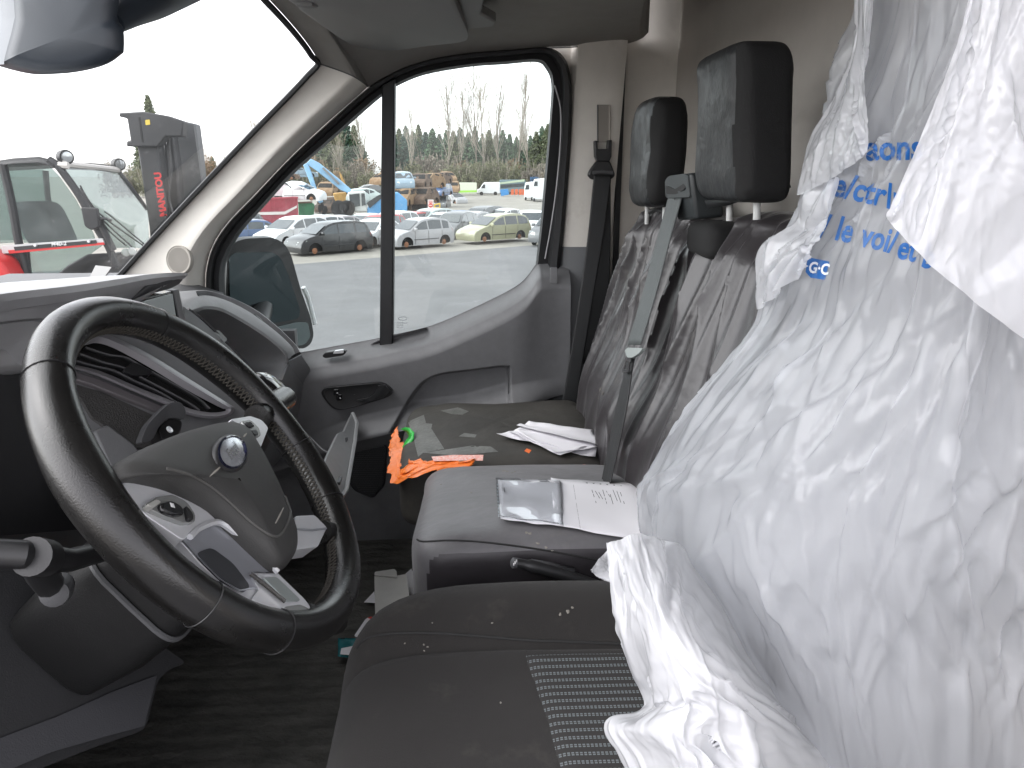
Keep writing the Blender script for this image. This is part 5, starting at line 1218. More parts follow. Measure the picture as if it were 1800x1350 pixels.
# white bunched lobe on the cushion
lb = [
 [(1072,957,-.46),(1110,938,-.47),(1165,948,-.45),(1240,985,-.36)],
 [(1078,1040,-.50),(1130,1030,-.53),(1200,1030,-.51),(1300,1060,-.40)],
 [(1086,1110,-.52),(1150,1110,-.57),(1240,1110,-.56),(1350,1150,-.42)],
 [(1112,1190,-.53),(1180,1190,-.59),(1290,1200,-.59),(1420,1240,-.46)],
 [(1138,1246,-.54),(1200,1240,-.60),(1330,1260,-.60),(1470,1300,-.48)],
 [(1068,1272,-.555),(1170,1285,-.61),(1340,1310,-.61),(1500,1345,-.50)],
 [(1092,1330,-.57),(1200,1340,-.62),(1350,1370,-.62),(1520,1395,-.52)],
 [(1130,1420,-.585),(1220,1420,-.63),(1360,1430,-.63),(1540,1440,-.53)]]
film_obj('bunched_lobe', crumple(lb, 190, 230, 14, lines=9, slack=(.03, .01), amp=.0025, att=.008, creases=[([(1080,960),(1105,1000),(1112,1040)], .012, 20), ([(1150,960),(1160,1020),(1150,1120),(1160,1220)], .012, 30), ([(1140,1246),(1220,1210),(1290,1190)], .012, 30), ([(1250,1160),(1300,1260),(1320,1350)], .012, 40)]), M_FILM2, pl)
cu_ = [[(1040,1000,-.42),(1052,984,-.44),(1076,958,-.465)], [(1052,1012,-.42),(1068,1000,-.44),(1090,975,-.47)], [(1078,1020,-.43),(1090,1015,-.45),(1110,1000,-.475)]]
film_obj('curled_corner', crumple(cu_, 45, 45, 15, slack=(.05, .05), amp=.002, att=.02), M_FILM2, pl)
# blue print following the creases of the sheet
def print_sheet(body, x, y, size, ang, shear, name, m, parent, bold=0.35, h=.0009, sx=1.0, bend=0.0):
    V, F = s_text(body, size, (0, 0, 0), (1, 0, 0), (0, 1, 0), bold=bold, shear=shear, res=3)
    bm = bmesh.new(); vs_ = [bm.verts.new(v) for v in V]
    for f in F:
        try: bm.faces.new([vs_[i] for i in f])
        except ValueError: pass
    bmesh.ops.triangulate(bm, faces=bm.faces)
    for _ in range(4):
        e = [e for e in bm.edges if e.calc_length() > 7]
        if not e: break
        bmesh.ops.subdivide_edges(bm, edges=e, cuts=1); bmesh.ops.triangulate(bm, faces=bm.faces)
    ca, sa = cos(ang), sin(ang); P = []; bad = set()
    bv = bvh_of(parent)
    for v in bm.verts:
        a, b = v.co.x*sx, v.co.y + bend*(v.co.x**2); q = drop(bv, x + a*ca + b*sa, y + a*sa - b*ca, h)
        if q is None: bad.add(v.index); q = Vector((0, 0, 0))
        P.append(q)
    bm.verts.index_update(); F = [tuple(w.index for w in f.verts) for f in bm.faces]; bm.free()
    F = [f for f in F if not any(i in bad for i in f)]
    return obj(name, P, F, m, parent, fixn=False)
M_BLUE = mat('blue_print', (.012, .11, .36), .4)
print_sheet("aons", 1522, 281, 62, -.02, .05, 'printed_word', M_BLUE, sheet_main, bold=1.6, sx=.86)
print_sheet("e/ctr\\v", 1460, 342, 60, .22, .12, 'printed_word', M_BLUE, sheet_main, bold=1.6, sx=.80)
for w_, x_, y_ in (("/", 1439, 416), ("le", 1466, 420), ("voi/", 1510, 431), ("et", 1574, 452), ("b", 1618, 468)):
    print_sheet(w_, x_, y_, 60, .22, .10, 'printed_word', M_BLUE, sheet_main, bold=1.6, sx=.70)
lg = []
for k in range(1):
    q = [(1420,452),(1458,460),(1450,492),(1425,488),(1416,478)]
    patch('printed_logo', bvh_of(sheet_main), q, M_BLUE, sheet_main, h=.0009)
print_sheet("G·C", 1420, 478, 27, .14, .1, 'logo_letters', mat('pale_print', (.75, .78, .82), .5), sheet_main, bold=.9, h=.0018, sx=.78)
# ================================================================== OUTSIDE: GROUND
ZG = -2.77
def G(px, py, z=ZG): return at_z(px, py, z)
def ground_h(x, y):
    r = sqrt((x+3.6)**2+(y-7.0)**2); return ZG + 1.0*exp(-(r/5.6)**4) - .012
M_CONC = mat('pale_concrete', (.27, .255, .225), .9, var=.18, vscale=.35, bump=.3, bscale=12, dirt=.3, dscale=.6, dirt_col=(.16, .14, .12))
M_ASPH = mat('grey_asphalt', (.145, .145, .148), .85, var=.16, vscale=.5, bump=.4, bscale=25, dirt=.25, dscale=.35, dirt_col=(.2, .19, .17))
V, F = [], []
gx = np.concatenate([np.linspace(-700, -20, 12), np.linspace(-16, 10, 40), np.linspace(14, 700, 14)]); gy = np.concatenate([np.linspace(-300, -6, 6), np.linspace(-4, 22, 40), np.linspace(26, 900, 14)])
for y in gy:
    for x in gx: V.append((x, y, ground_h(x, y)))
n_ = len(gx)
F = [(j*n_+i, j*n_+i+1, (j+1)*n_+i+1, (j+1)*n_+i) for j in range(len(gy)-1) for i in range(n_-1)]
g_ = obj('ground', V, F, M_CONC, fixn=False); g_['kind'] = 'structure'
A0, A1 = G(-200, 522), G(1500, 386)
dv_ = (A1-A0)
edge_n = Vector((dv_.y, -dv_.x, 0)).normalized()
V = []; nu_, nv_ = 50, 30
for j in range(nv_+1):
    for i in range(nu_+1):
        p = A0.lerp(A1, i/nu_*1.3-.15) + edge_n*(-.0 + (j/nv_)**1.6*70)
        V.append((p.x, p.y, ground_h(p.x, p.y)+.012))
F = [(j*(nu_+1)+i, j*(nu_+1)+i+1, (j+1)*(nu_+1)+i+1, (j+1)*(nu_+1)+i) for j in range(nv_) for i in range(nu_)]
r_ = obj('road', V, F, M_ASPH, fixn=False); r_['kind'] = 'structure'

# ================================================================== CARS
def paint(name, col, rough=.3): return mat('paint_'+name, col, rough, coat=.5, var=.05, vscale=2, dirt=.25, dscale=3, dirt_col=(.25, .23, .2))
PAINT = {'black': mat('paint_black', (.012, .0125, .014), .25, coat=.5), 'silver': paint('silver', (.36, .36, .37)), 'sage': paint('sage', (.36, .36, .24)), 'white': paint('white', (.72, .73, .74)),
         'red': paint('red', (.45, .03, .03)), 'blue': paint('blue', (.05, .10, .22)), 'grey': paint('grey', (.13, .135, .14)), 'palegreen': paint('palegreen', (.45, .52, .5)),
         'rust': mat('burnt_rust', (.20, .11, .055), .9, var=.5, vscale=3, var_col=(.32, .23, .14)), 'darkrust': mat('burnt_dark', (.085, .05, .035), .9, var=.5, vscale=3, var_col=(.17, .12, .085)), 'burnt': mat('burnt_black', (.035, .03, .028), .9, var=.5, vscale=3, var_col=(.12, .07, .04)), 'lightblue': paint('lightblue', (.22, .30, .36))}
M_CG = mat('car_glass', (.035, .045, .05), .06, spec=.8, coat=.5)
M_TYRE = mat('tyre', (.018, .018, .018), .8)
M_HUB = mat('rusty_hub', (.28, .13, .07), .8, var=.4, vscale=20)
M_UNDER = mat('underbody', (.008, .008, .008), .9)
M_LAMP = mat('clear_lamp', (.6, .62, .6), .15, coat=1)
M_TAIL = mat('tail_lamp', (.5, .03, .02), .2, coat=1)
M_BUMP = mat('unpainted_bumper', (.03, .03, .032), .6)
STY = {  # length, width, belt height, outline (x,z) from front bottom over the roof to the rear bottom, wheel x front/rear, side window spans
 'mpv': (4.08, 1.73, 1.00, [(2.02,.22),(2.05,.45),(2.0,.66),(1.86,.82),(1.5,.95),(1.18,1.02)], [(1.18,1.02),(.95,1.16),(.45,1.48),(.1,1.57),(-.5,1.62),(-1.2,1.60),(-1.62,1.54),(-1.78,1.40),(-1.93,1.04)], [(-1.93,1.04),(-2.02,.85),(-2.04,.45),(-1.98,.24)], (1.27,-1.27), [(.86,-.02),(-.10,-.98),(-1.08,-1.66)]),
 'hatch': (3.8, 1.70, .96, [(1.88,.22),(1.91,.45),(1.86,.64),(1.70,.80),(1.30,.93),(1.05,.98)], [(1.05,.98),(.80,1.14),(.30,1.45),(0,1.53),(-.5,1.57),(-1.1,1.54),(-1.5,1.46),(-1.66,1.30),(-1.82,.98)], [(-1.82,.98),(-1.88,.80),(-1.90,.45),(-1.85,.24)], (1.24,-1.24), [(.74,-.10),(-.18,-1.02),(-1.12,-1.52)]),
 'estate': (4.28, 1.74, .98, [(2.12,.22),(2.15,.45),(2.10,.62),(1.95,.76),(1.50,.92),(1.20,.99)], [(1.20,.99),(.90,1.14),(.30,1.46),(-.1,1.57),(-.7,1.61),(-1.4,1.58),(-1.8,1.48),(-1.97,1.28),(-2.08,1.0)], [(-2.08,1.0),(-2.13,.82),(-2.14,.45),(-2.08,.24)], (1.32,-1.30), [(.82,-.10),(-.18,-1.05),(-1.14,-1.86)]),
 'saloon': (4.3, 1.74, .92, [(2.12,.22),(2.15,.42),(2.08,.60),(1.85,.72),(1.25,.86),(1.0,.90)], [(1.0,.90),(.70,1.08),(.20,1.33),(-.2,1.42),(-.7,1.44),(-1.2,1.38),(-1.6,1.18),(-1.82,.98)], [(-1.82,.98),(-2.08,.92),(-2.14,.70),(-2.14,.4),(-2.08,.24)], (1.32,-1.28), [(.66,-.12),(-.20,-1.0),(-1.08,-1.42)]),
}
def car_meshes(sty, crush=0.0, seed=0):
    L_, W, belt, front, roof, rear, (xf, xr), wins = STY[sty]
    hw = W/2
    def wid(z): return hw - max(0, z-belt)*.30 - max(0, .45-z)*.12
    rng = random.Random(seed)
    def d(p):
        if not crush: return Vector(p)
        p = Vector(p); k = crush*(.4+max(0, p.z-.8))
        return p + Vector((mnoise.noise(p*1.3+Vector((seed, 0, 0))), mnoise.noise(p*1.3+Vector((0, seed, 5))), -abs(mnoise.noise(p*.9+Vector((3, seed, 1))))*1.3))*k
    def arch(xc, r=.37, n=10): return [(xc + r*cos(pi*k/n), .22+.10+r*sin(pi*k/n)*1.0) for k in range(n+1)]
    low = [(x, z) for x, z in reversed(rear)]  # rear bottom -> belt rear
    bottom = [(xf+.42, .2)] + [(xf+.37, .22)] + arch(xf)[1:-1] + [(xf-.37, .22), (xr+.37, .22)] + arch(xr)[1:-1] + [(xr-.37, .22), (xr-.42, .2)]
    beltline = [(x, z) for x, z in ((roof[0][0], roof[0][1]), ((roof[0][0]+roof[-1][0])/2, belt+.03), (roof[-1][0], roof[-1][1]))]
    lower = front + beltline[1:] + rear[1:] + list(reversed(bottom))
    V, F = [], []
    def ngon(pts, s):
        k = len(V)
        for x, z in pts: V.append(d((x, s*wid(z), z)))
        F.append(tuple(range(k, k+len(pts))))
    up = roof + [beltline[1]]
    for s in (-1, 1): ngon(lower, s); ngon(up, s)
    # top strip across
    line = front + roof[1:] + rear[1:]
    for (x0, z0), (x1, z1) in zip(line[:-1], line[1:]):
        k = len(V)
        row = []
        for x, z in ((x0, z0), (x1, z1)):
            w = wid(z); crown = .035 if z > .6 else .0
            nose = .10 if (x > L_/2-.3 or x < -L_/2+.25) and z < .9 else 0
            for t in (-1, -.6, 0, .6, 1): row.append(d((x + (nose*(1-abs(t)**2)*(1 if x > 0 else -1)*.4), t*w, z + crown*(1-t*t))))
        V.extend(row)
        for i in range(4): F.append((k+i, k+i+1, k+5+i+1, k+5+i))
    bm = bmesh.new(); vs_ = [bm.verts.new(v) for v in V]
    for f in F: bm.faces.new([vs_[i] for i in f])
    bmesh.ops.remove_doubles(bm, verts=bm.verts, dist=.004); bmesh.ops.triangulate(bm, faces=[f for f in bm.faces if len(f.verts) > 4]); bmesh.ops.recalc_face_normals(bm, faces=bm.faces)
    body = bpy.data.meshes.new('car_body'); bm.to_mesh(body); bm.free()
    body.polygons.foreach_set('use_smooth', [True]*len(body.polygons))
    try: body.set_sharp_from_angle(angle=radians(32))
    except Exception: pass
    out = {'body': [body]}
    rx = [p[0] for p in reversed(roof)]; rz = [p[1] for p in reversed(roof)]
    def rt(x): return float(np.interp(x, rx, rz))
    panes = []
    for a, b in wins:
        xs_ = np.linspace(a, b, 6)
        for s in (-1, 1):
            top_ = [(x, min(rt(x)-.085, 1.50)) for x in xs_]; bot = [(b, belt+.06), (a, belt+.06)]
            pts = [p for p in top_ if p[1] > belt+.09] + bot
            vv = [d((x, s*(wid(z)+.006), z)) for x, z in pts]
            panes.append(mesh('side_window', vv, [tuple(range(len(vv)))], False))
    out['side_window'] = panes
    def cross(a, b, name, ins_=.10, o_=.014):
        (x0, z0), (x1, z1) = a, b; n = Vector((z0-z1, 0, x1-x0)); n.normalize()
        if n.z < 0: n = -n
        vv = []
        for x, z, t in ((x0, z0, -1), (x0, z0, 1), (x1, z1, 1), (x1, z1, -1)): vv.append(d(Vector((x, t*(wid(z)-ins_), z)) + n*(o_+.03)))
        return mesh(name, vv, [(0, 1, 2, 3)], False)
    def lerp2(a, b, t): return (a[0]+(b[0]-a[0])*t, a[1]+(b[1]-a[1])*t)
    out['windscreen'] = [cross(lerp2(roof[0], roof[2], .06), lerp2(roof[0], roof[2], .95), 'windscreen')]
    out['rear_window'] = [cross(lerp2(roof[-1], roof[-3], .1), lerp2(roof[-1], roof[-3], .9), 'rear_window')]
    out['underbody'] = [mesh('underbody', *s_box((0, 0, .48), (L_*.86, W*.80, .5)), False)]
    out['headlight'] = [mesh('headlight', *s_prism([d((L_/2-.10, s*(hw-.03), .62)), d((L_/2-.02, s*(hw-.42), .60)), d((L_/2-.08, s*(hw-.40), .73)), d((L_/2-.36, s*(hw-.0), .80))], (.03, s*.012, .015)), True) for s in (-1, 1)]
    out['tail_light'] = [mesh('tail_light', *s_prism([d((-L_/2+.10, s*(hw-.02), .72)), d((-L_/2+.0, s*(hw-.26), .74)), d((-L_/2+.04, s*(hw-.26), .98)), d((-L_/2+.20, s*(hw-.02), 1.02))], (-.03, s*.02, 0)), True) for s in (-1, 1)]
    out['mirror'] = [mesh('mirror', *s_pillow((roof[0][0]-.28, s*(hw+.10), belt+.10), (.12, .22, .16), .5, .5, 12, 8), True) for s in (-1, 1)]
    out['door_line'] = [mesh('door_line', *join(*[s_box((x, s*(hw+.001), .62), (.012, .012, .66)) for x in (wins[0][0]-.0, wins[0][1]-.04, wins[1][1]-.02) for s in (-1, 1)], *[s_box((0, s*(hw+.004), .52), (xf-xr-.85, .014, .035)) for s in (-1, 1)]), False)]
    hubs, tyres = [], []
    for x in (xf, xr):
        for s in (-1, 1):
            hubs.append(mesh('brake_disc', *s_lathe((x, s*(hw-.13), .30), (0, s, 0), [(0, .14), (.02, .145), (.03, .08), (.06, .07), (.07, .02)], 14), True))
            tyres.append(mesh('wheel', *s_lathe((x, s*(hw-.20), .32), (0, s, 0), [(0, .26), (.02, .31), (.17, .315), (.19, .27), (.17, .2), (.165, .05)], 18), True))
    out['brake_disc'] = hubs; out['wheel'] = tyres
    return out
CACHE = {}
def car(name, label, sty, col, p, heading, wheels=False, group=None, crush=0.0, seed=0, glass_=True, z=None, cat='car', bumper=None):
    key = (sty, crush, seed)
    if key not in CACHE: CACHE[key] = car_meshes(sty, crush, seed)
    m = CACHE[key]; root = thing(name, label, cat, (p.x, p.y, (p.z if z is None else z)), heading, group)
    def put(nm, me, mt):
        o = bpy.data.objects.new(nm, me); COL.objects.link(o); o.parent = root
        if not me.materials: me.materials.append(mt)
        o.material_slots[0].link = 'OBJECT'; o.material_slots[0].material = mt
        return o
    b = put('body', m['body'][0], PAINT[col]); bv_ = b.modifiers.new('b', 'BEVEL'); bv_.width = .03; bv_.segments = 2; bv_.limit_method = 'ANGLE'; bv_.angle_limit = radians(40)
    put('underbody', m['underbody'][0], M_UNDER)
    gm = M_CG if glass_ else M_UNDER
    for k in ('side_window', 'windscreen', 'rear_window'):
        for me in m[k]: put(k, me, gm)
    if glass_:
        for me in m['headlight']: put('headlight', me, M_LAMP)
        for me in m['tail_light']: put('tail_light', me, M_TAIL)
        for me in m['mirror']: put('mirror', me, PAINT[col])
        put('door_line', m['door_line'][0], M_BUMP)
    for me in (m['wheel'] if wheels else m['brake_disc']): put('wheel' if wheels else 'brake_disc', me, M_TYRE if wheels else M_HUB)
    return root
def place(fpx, rpx):
    """ground position and heading from where the front and rear wheels meet the ground"""
    a, b = G(*fpx), G(*rpx); d = a-b; return (a+b)/2, math.atan2(d.y, d.x)
p, h = place((530, 448), (627, 440))
car('black_car', "black people carrier without wheels, nearest in the scrapyard row", 'mpv', 'black', p, h, group='cars in the scrapyard row', z=ZG-.08)
p, h = place((696, 437), (770, 431))
car('silver_car', "silver hatchback without wheels behind the window bar", 'hatch', 'silver', p, h, group='cars in the scrapyard row', z=ZG-.05)
p, h = place((828, 428), (907, 422))
car('sage_car', "pale sage green estate car without wheels, right in the front row", 'estate', 'sage', p, h, group='cars in the scrapyard row', z=ZG-.03)
rowang = h
back = [
 ((516,432),'white','estate',"white car behind the nose of the black people carrier",.35), ((556,427),'white','hatch',"white hatchback behind the roof of the black people carrier",.30), ((586,421),'silver','saloon',"silver saloon showing above the roof of the black people carrier",.25),
 ((655,432),'white','saloon',"white car with dark bumper between black and silver cars",.5), ((668,424),'red','hatch',"red hatchback left of the window bar",.45), ((640,416),'palegreen','saloon',"pale green saloon behind the red hatchback",.4), ((688,417),'white','estate',"white estate car partly behind the window bar",.4),
 ((718,411),'red','saloon',"red saloon just right of the window bar",.2), ((752,409),'palegreen','estate',"pale green estate car behind the silver hatchback",.25), ((778,413),'white','saloon',"white saloon between silver hatchback and sage estate",.42), ((800,417),'grey','hatch',"grey hatchback at the nose of the sage estate",.5),
 ((803,408),'blue','saloon',"dark blue saloon behind the sage estate's nose",.35), ((826,410),'silver','saloon',"silver saloon behind the sage estate's windscreen",.42), ((846,402),'grey','estate',"grey estate car showing above the sage estate",.25), ((880,402),'white','saloon',"white saloon behind the roof of the sage estate",.2),
 ((934,413),'white','hatch',"white hatchback with broken front right of the sage estate",.9), ((428,432),'blue','saloon',"dark blue saloon at the lower left edge of the quarter pane",-.2), ((412,418),'grey','hatch',"grey hatchback left of the red container by the pillar",-.3),
]
for (px, c, sty, lab, a) in back:
    car('parked_car', lab, sty, c, G(*px), rowang + a, group='cars in the scrapyard row', z=ZG-.05)
p, h = place((938, 432), (990, 424))
car('dark_car', "dark car on wheels cut off by the window frame at right", 'estate', 'grey', G(975, 428), rowang+.5, wheels=True, z=ZG)

# wrecks stacked three high
def wreck(px, base, lift, c, sty, lab, a, crush=.16, seed=1):
    g = G(px, base); car('burnt_car' if c in ('rust', 'burnt', 'darkrust') else 'wrecked_car', lab, sty, c, g, a, group='wrecks stacked in the yard', crush=crush, seed=seed, glass_=c not in ('rust', 'burnt', 'darkrust'), z=ZG+lift-.2, cat='wrecked car')
HR = -pi/2-.35
wreck(713, 386, 0, 'burnt', 'hatch', "blackened wreck at the bottom left of the burnt stack", HR, seed=1)
wreck(712, 386, 1.28, 'rust', 'mpv', "tan burnt-out car in the middle of the leftmost stack", HR+.1, seed=2)
wreck(711, 384, 2.6, 'lightblue', 'hatch', "pale blue wreck on top of the leftmost stack", HR+.5, seed=3, crush=.1)
wreck(745, 385, 0, 'burnt', 'mpv', "charred wreck low in the second stack beside the sign", HR+.3, seed=4)
wreck(744, 384, 1.3, 'darkrust', 'hatch', "rust brown wreck in the middle of the second stack", HR, seed=5)
wreck(738, 380, 2.6, 'darkrust', 'saloon', "rusty saloon shell topping the second stack", HR+.2, seed=6)
wreck(754, 376, 2.5, 'rust', 'hatch', "ochre burnt hatchback shell beside the second stack's top", HR-.2, seed=7)
wreck(776, 364, 0, 'grey', 'hatch', "grey wreck at the bottom of the third stack", HR+.2, seed=8, crush=.1)
wreck(775, 364, 1.35, 'blue', 'hatch', "blue wreck in the middle of the third stack", HR, seed=9, crush=.08)
wreck(774, 363, 2.75, 'darkrust', 'saloon', "rusty shell on top of the third stack", HR, seed=10)
wreck(800, 357, 0, 'silver', 'hatch', "silver wreck at the bottom of the rightmost stack", HR+.9, seed=11, crush=.1)
wreck(797, 356, 1.4, 'rust', 'mpv', "large tan burnt-out car on top of the rightmost stack", HR+.3, seed=12)
wreck(788, 352, 2.7, 'rust', 'estate', "ochre shell behind the top of the rightmost stack", HR+.6, seed=13)
wreck(485, 396, 2.2, 'white', 'estate', "crushed white car lying above the red container", .15, seed=14, crush=.22)
wreck(530, 396, 1.9, 'white', 'hatch', "crushed white hatchback above the green skip", -.2, seed=15, crush=.25)
wreck(577, 372, 1.6, 'rust', 'hatch', "cream burnt car facing the camera by the crane arm", HR+.35, seed=16, crush=.08)
wreck(576, 374, .1, 'burnt', 'mpv', "charred wreck under the cream burnt car", HR+.3, seed=17)
wreck(530, 362, 3.4, 'lightblue', 'saloon', "pale blue wreck high on the pile behind the crane arm", .3, seed=18)
wreck(664, 372, 1.5, 'grey', 'saloon', "dull grey wreck on the pile behind the crane cab", .2, seed=19, crush=.2)
wreck(676, 366, 2.6, 'rust', 'hatch', "rusty shell on top of pile left of the window bar", HR, seed=20)
wreck(655, 384, 1.2, 'palegreen', 'estate', "pale wreck in the pile behind the crane cab", .1, seed=21, crush=.2)
wreck(497, 366, 3.2, 'darkrust', 'saloon', "orange rusty shell far on the left pile", .1, seed=22)

# ================================================================== CONTAINER, SKIP, CRANE
def slab(name, px, base_px, depth, m, parent, bevel=0.0, rel=None):
    """upright outline standing at the distance where base_px meets the ground"""
    g = G(*base_px); n = Vector((sight(*base_px).x, sight(*base_px).y, 0)).normalized(); g = g + n*(rel or 0)
    P = [at_pl(x, y, g, n) for x, y in px]
    return obj(name, *s_prism(P, n*depth), m, parent, bevel=bevel), n
ct = thing('red_container', "long faded red steel container with white stripe behind the parked cars", 'container', G(480, 402))
M_RED = mat('faded_red', (.36, .05, .075), .6, var=.2, vscale=1.5, dirt=.2, dscale=2)
ro, nrm = slab('container_body', [(400,352),(523,347),(526,400),(400,408)], (480, 402), 2.4, M_RED, ct, .04)
for k in range(14):
    x = 404+k*8.6; slab('rib', [(x,354-.04*(x-400)),(x+2.6,354-.04*(x-400)),(x+2.8,402),(x+.2,402.5)], (480, 402), .06, M_RED, ct, rel=-.06)
M_STR = mat('stripe_white', (.65, .6, .58), .7)
slab('stripe', [(400,374),(500,372),(522,361),(522,365),(501,377),(400,379)], (480, 402), .02, M_STR, ct, rel=-.09)
slab('top_rail', [(398,351),(524,346),(524,349),(398,354)], (480, 402), .12, M_RED, ct, rel=-.10)
sk = thing('green_skip', "green open steel skip heaped with scrap behind the red container", 'skip', G(537, 392))
slab('skip_body', [(524,357),(548,356),(553,360),(551,388),(526,390)], (537, 392), 1.8, mat('skip_green', (.02, .19, .07), .6, var=.3, vscale=2), sk, .05)
slab('rim', [(522,355),(549,354),(549,357),(522,358)], (537, 392), .2, mat('skip_rust', (.12, .08, .05), .8), sk, rel=-.1)
cr = thing('scrap_crane', "blue scrap handling crane with white cab and long angled arm", 'crane', G(640, 392))
M_CBLUE = mat('crane_blue', (.12, .34, .62), .5, var=.15, vscale=1, dirt=.3, dscale=2)
M_CBL2 = mat('crane_arm_blue', (.24, .45, .66), .55, var=.15, vscale=1, dirt=.4, dscale=1.5)
M_CWH = mat('crane_cab_white', (.6, .62, .6), .5, dirt=.3, dscale=3)
slab('upper_body', [(645,372),(648,362),(672,342),(700,338),(716,352),(716,376),(646,376)], (640, 392), 2.0, M_CBLUE, cr, .1)
slab('engine_cover', [(644,357),(662,345),(676,338),(676,344),(650,366)], (640, 392), .1, mat('dark_louvre', (.04, .045, .05), .6), cr, rel=-.12)
cab, cn = slab('cab', [(611,338),(642,336),(646,372),(612,372)], (640, 392), 1.5, M_CWH, cr, .08)
slab('cab_window', [(614,342),(632,340),(633,362),(616,365)], (640, 392), .05, M_CG, cab, rel=-.06)
slab('cab_window', [(635,340),(641,340),(643,360),(636,362)], (640, 392), .05, M_CG, cab, rel=-.06)
slab('undercarriage', [(605,378),(712,378),(712,390),(605,390)], (640, 392), 2.2, mat('crane_under', (.05, .045, .04), .8), cr, .1, rel=.2)
slab('boom', [(538,288),(546,279),(560,286),(575,298),(596,315),(618,334),(613,340),(598,334),(575,315),(556,300)], (640, 392), .8, M_CBL2, cr, .06, rel=.6)
slab('stick', [(533,290),(540,286),(546,300),(552,318),(558,338),(568,355),(562,358),(552,346),(545,322)], (640, 392), .6, M_CBL2, cr, .05, rel=.5)
slab('boom_ram', [(566,296),(569,294),(597,322),(595,325)], (640, 392), .2, mat('ram_grey', (.2, .2, .2), .4), cr, rel=.4)
for x, y in ((566,362),(572,368),(562,366),(569,374)):
    slab('grab_claw', [(x-2,y-6),(x+2,y-6),(x+4,y+2),(x,y+9),(x-3,y+2)], (640, 392), .3, M_UNDER, cr, rel=.5)
for x in (598, 612):
    g = G(640, 392); c = at_pl(x-2, 366, g-cn*.1, cn); o_ = obj('tyre', *s_lathe(c, -cn, [(0, .55), (.05, .62), (.4, .62), (.45, .5), (.42, .3), (.36, .1)], 18), M_TYRE, cr)
yl = thing('yellow_machine', "orange yellow wheeled machine standing behind the crane cab", 'machine', G(598, 386))
slab('chassis', [(585,340),(608,338),(612,352),(608,358),(590,356)], (598, 386), 1.6, mat('machine_yellow', (.42, .24, .06), .6, var=.3, vscale=2), yl, .08, rel=3)
slab('jib', [(596,302),(600,306),(607,322),(611,334),(603,332),(600,318)], (598, 386), .5, mat('machine_yellow', (.42, .24, .06), .6), yl, .03, rel=3)

# ================================================================== FAR VANS AND YARD FURNITURE
def van_box(name, label, x0, x1, y0, y1, base, m, extra=None, cat='van', nose=True, group='vans parked at the back of the yard'):
    t = thing(name, label, cat, G((x0+x1)/2, base), 0, group)
    h_ = y1-y0; w_ = x1-x0
    if nose: out = [(x0, y1-.12*h_), (x0+.01*w_, y0+.58*h_), (x0+.13*w_, y0+.50*h_), (x0+.26*w_, y0+.12*h_), (x0+.33*w_, y0+.02*h_), (x1-.02*w_, y0), (x1, y0+.08*h_), (x1, y1-.10*h_)]
    else: out = [(x0, y1-.1*h_), (x0, y0+.05*h_), (x0+.03*w_, y0), (x1-.03*w_, y0), (x1, y0+.05*h_), (x1, y1-.1*h_)]
    b, n = slab('body', out, ((x0+x1)/2, base), 1.9, m, t, .12)
    if nose:
        slab('side_window', [(x0+.18*w_, y0+.46*h_), (x0+.28*w_, y0+.18*h_), (x0+.36*w_, y0+.18*h_), (x0+.36*w_, y0+.48*h_)], ((x0+x1)/2, base), .05, M_CG, t, rel=-.04)
        for fx in (.2, .8):
            g = G((x0+x1)/2, base); c = at_pl(x0+fx*w_, y1-.12*h_, g-n*.02, n); obj('wheel', *s_lathe(c, -n, [(-.2, .3), (0, .34), (.03, .3), (.02, .1)], 14), M_TYRE, t)
    return t, n
M_VW = paint('van_white', (.7, .71, .72)); M_LIME = mat('lime_stripe', (.30, .62, .06), .5)
t, n = van_box('white_van', "white van with lime green stripe beside the burnt stack", 806, 838, 321, 343, 344, paint('van_cream', (.62, .66, .52)), nose=False)
slab('lime_stripe', [(806,335),(838,334.5),(838,337.5),(806,338.5)], (822, 344), .03, M_LIME, t, rel=-.05)
van_box('white_van', "white panel van facing left at the far side of the yard", 838, 879, 320, 343, 343, M_VW)
t, n = van_box('coach', "green and grey coach body standing behind the white panel van", 878, 924, 316, 341, 342, mat('coach_grey', (.14, .20, .22), .5), nose=False, cat='coach')
slab('roof_panel', [(878,321),(922,315),(922,319),(878,324)], (900, 342), .05, mat('coach_green', (.42, .5, .36), .6), t, rel=-.06)
slab('window_band', [(880,325),(921,322),(921,328),(880,330)], (900, 342), .05, M_CG, t, rel=-.06)
sk2 = thing('blue_skip', "small blue skip in front of the coach", 'skip', G(888, 346)); slab('skip_body', [(879,334),(893,332),(895,342),(881,345)], (888, 346), 1.2, mat('skip_blue', (.04, .22, .5), .6), sk2, .04)
sk3 = thing('orange_barrier', "orange crowd barriers leaning before the coach", 'barrier', G(910, 345))
for x in (898, 905, 912, 918): slab('barrier_panel', [(x,333),(x+5.5,332),(x+5.5,342),(x,343)], (910, 345), .15, mat('barrier_orange', (.6, .13, .05), .6), sk3)
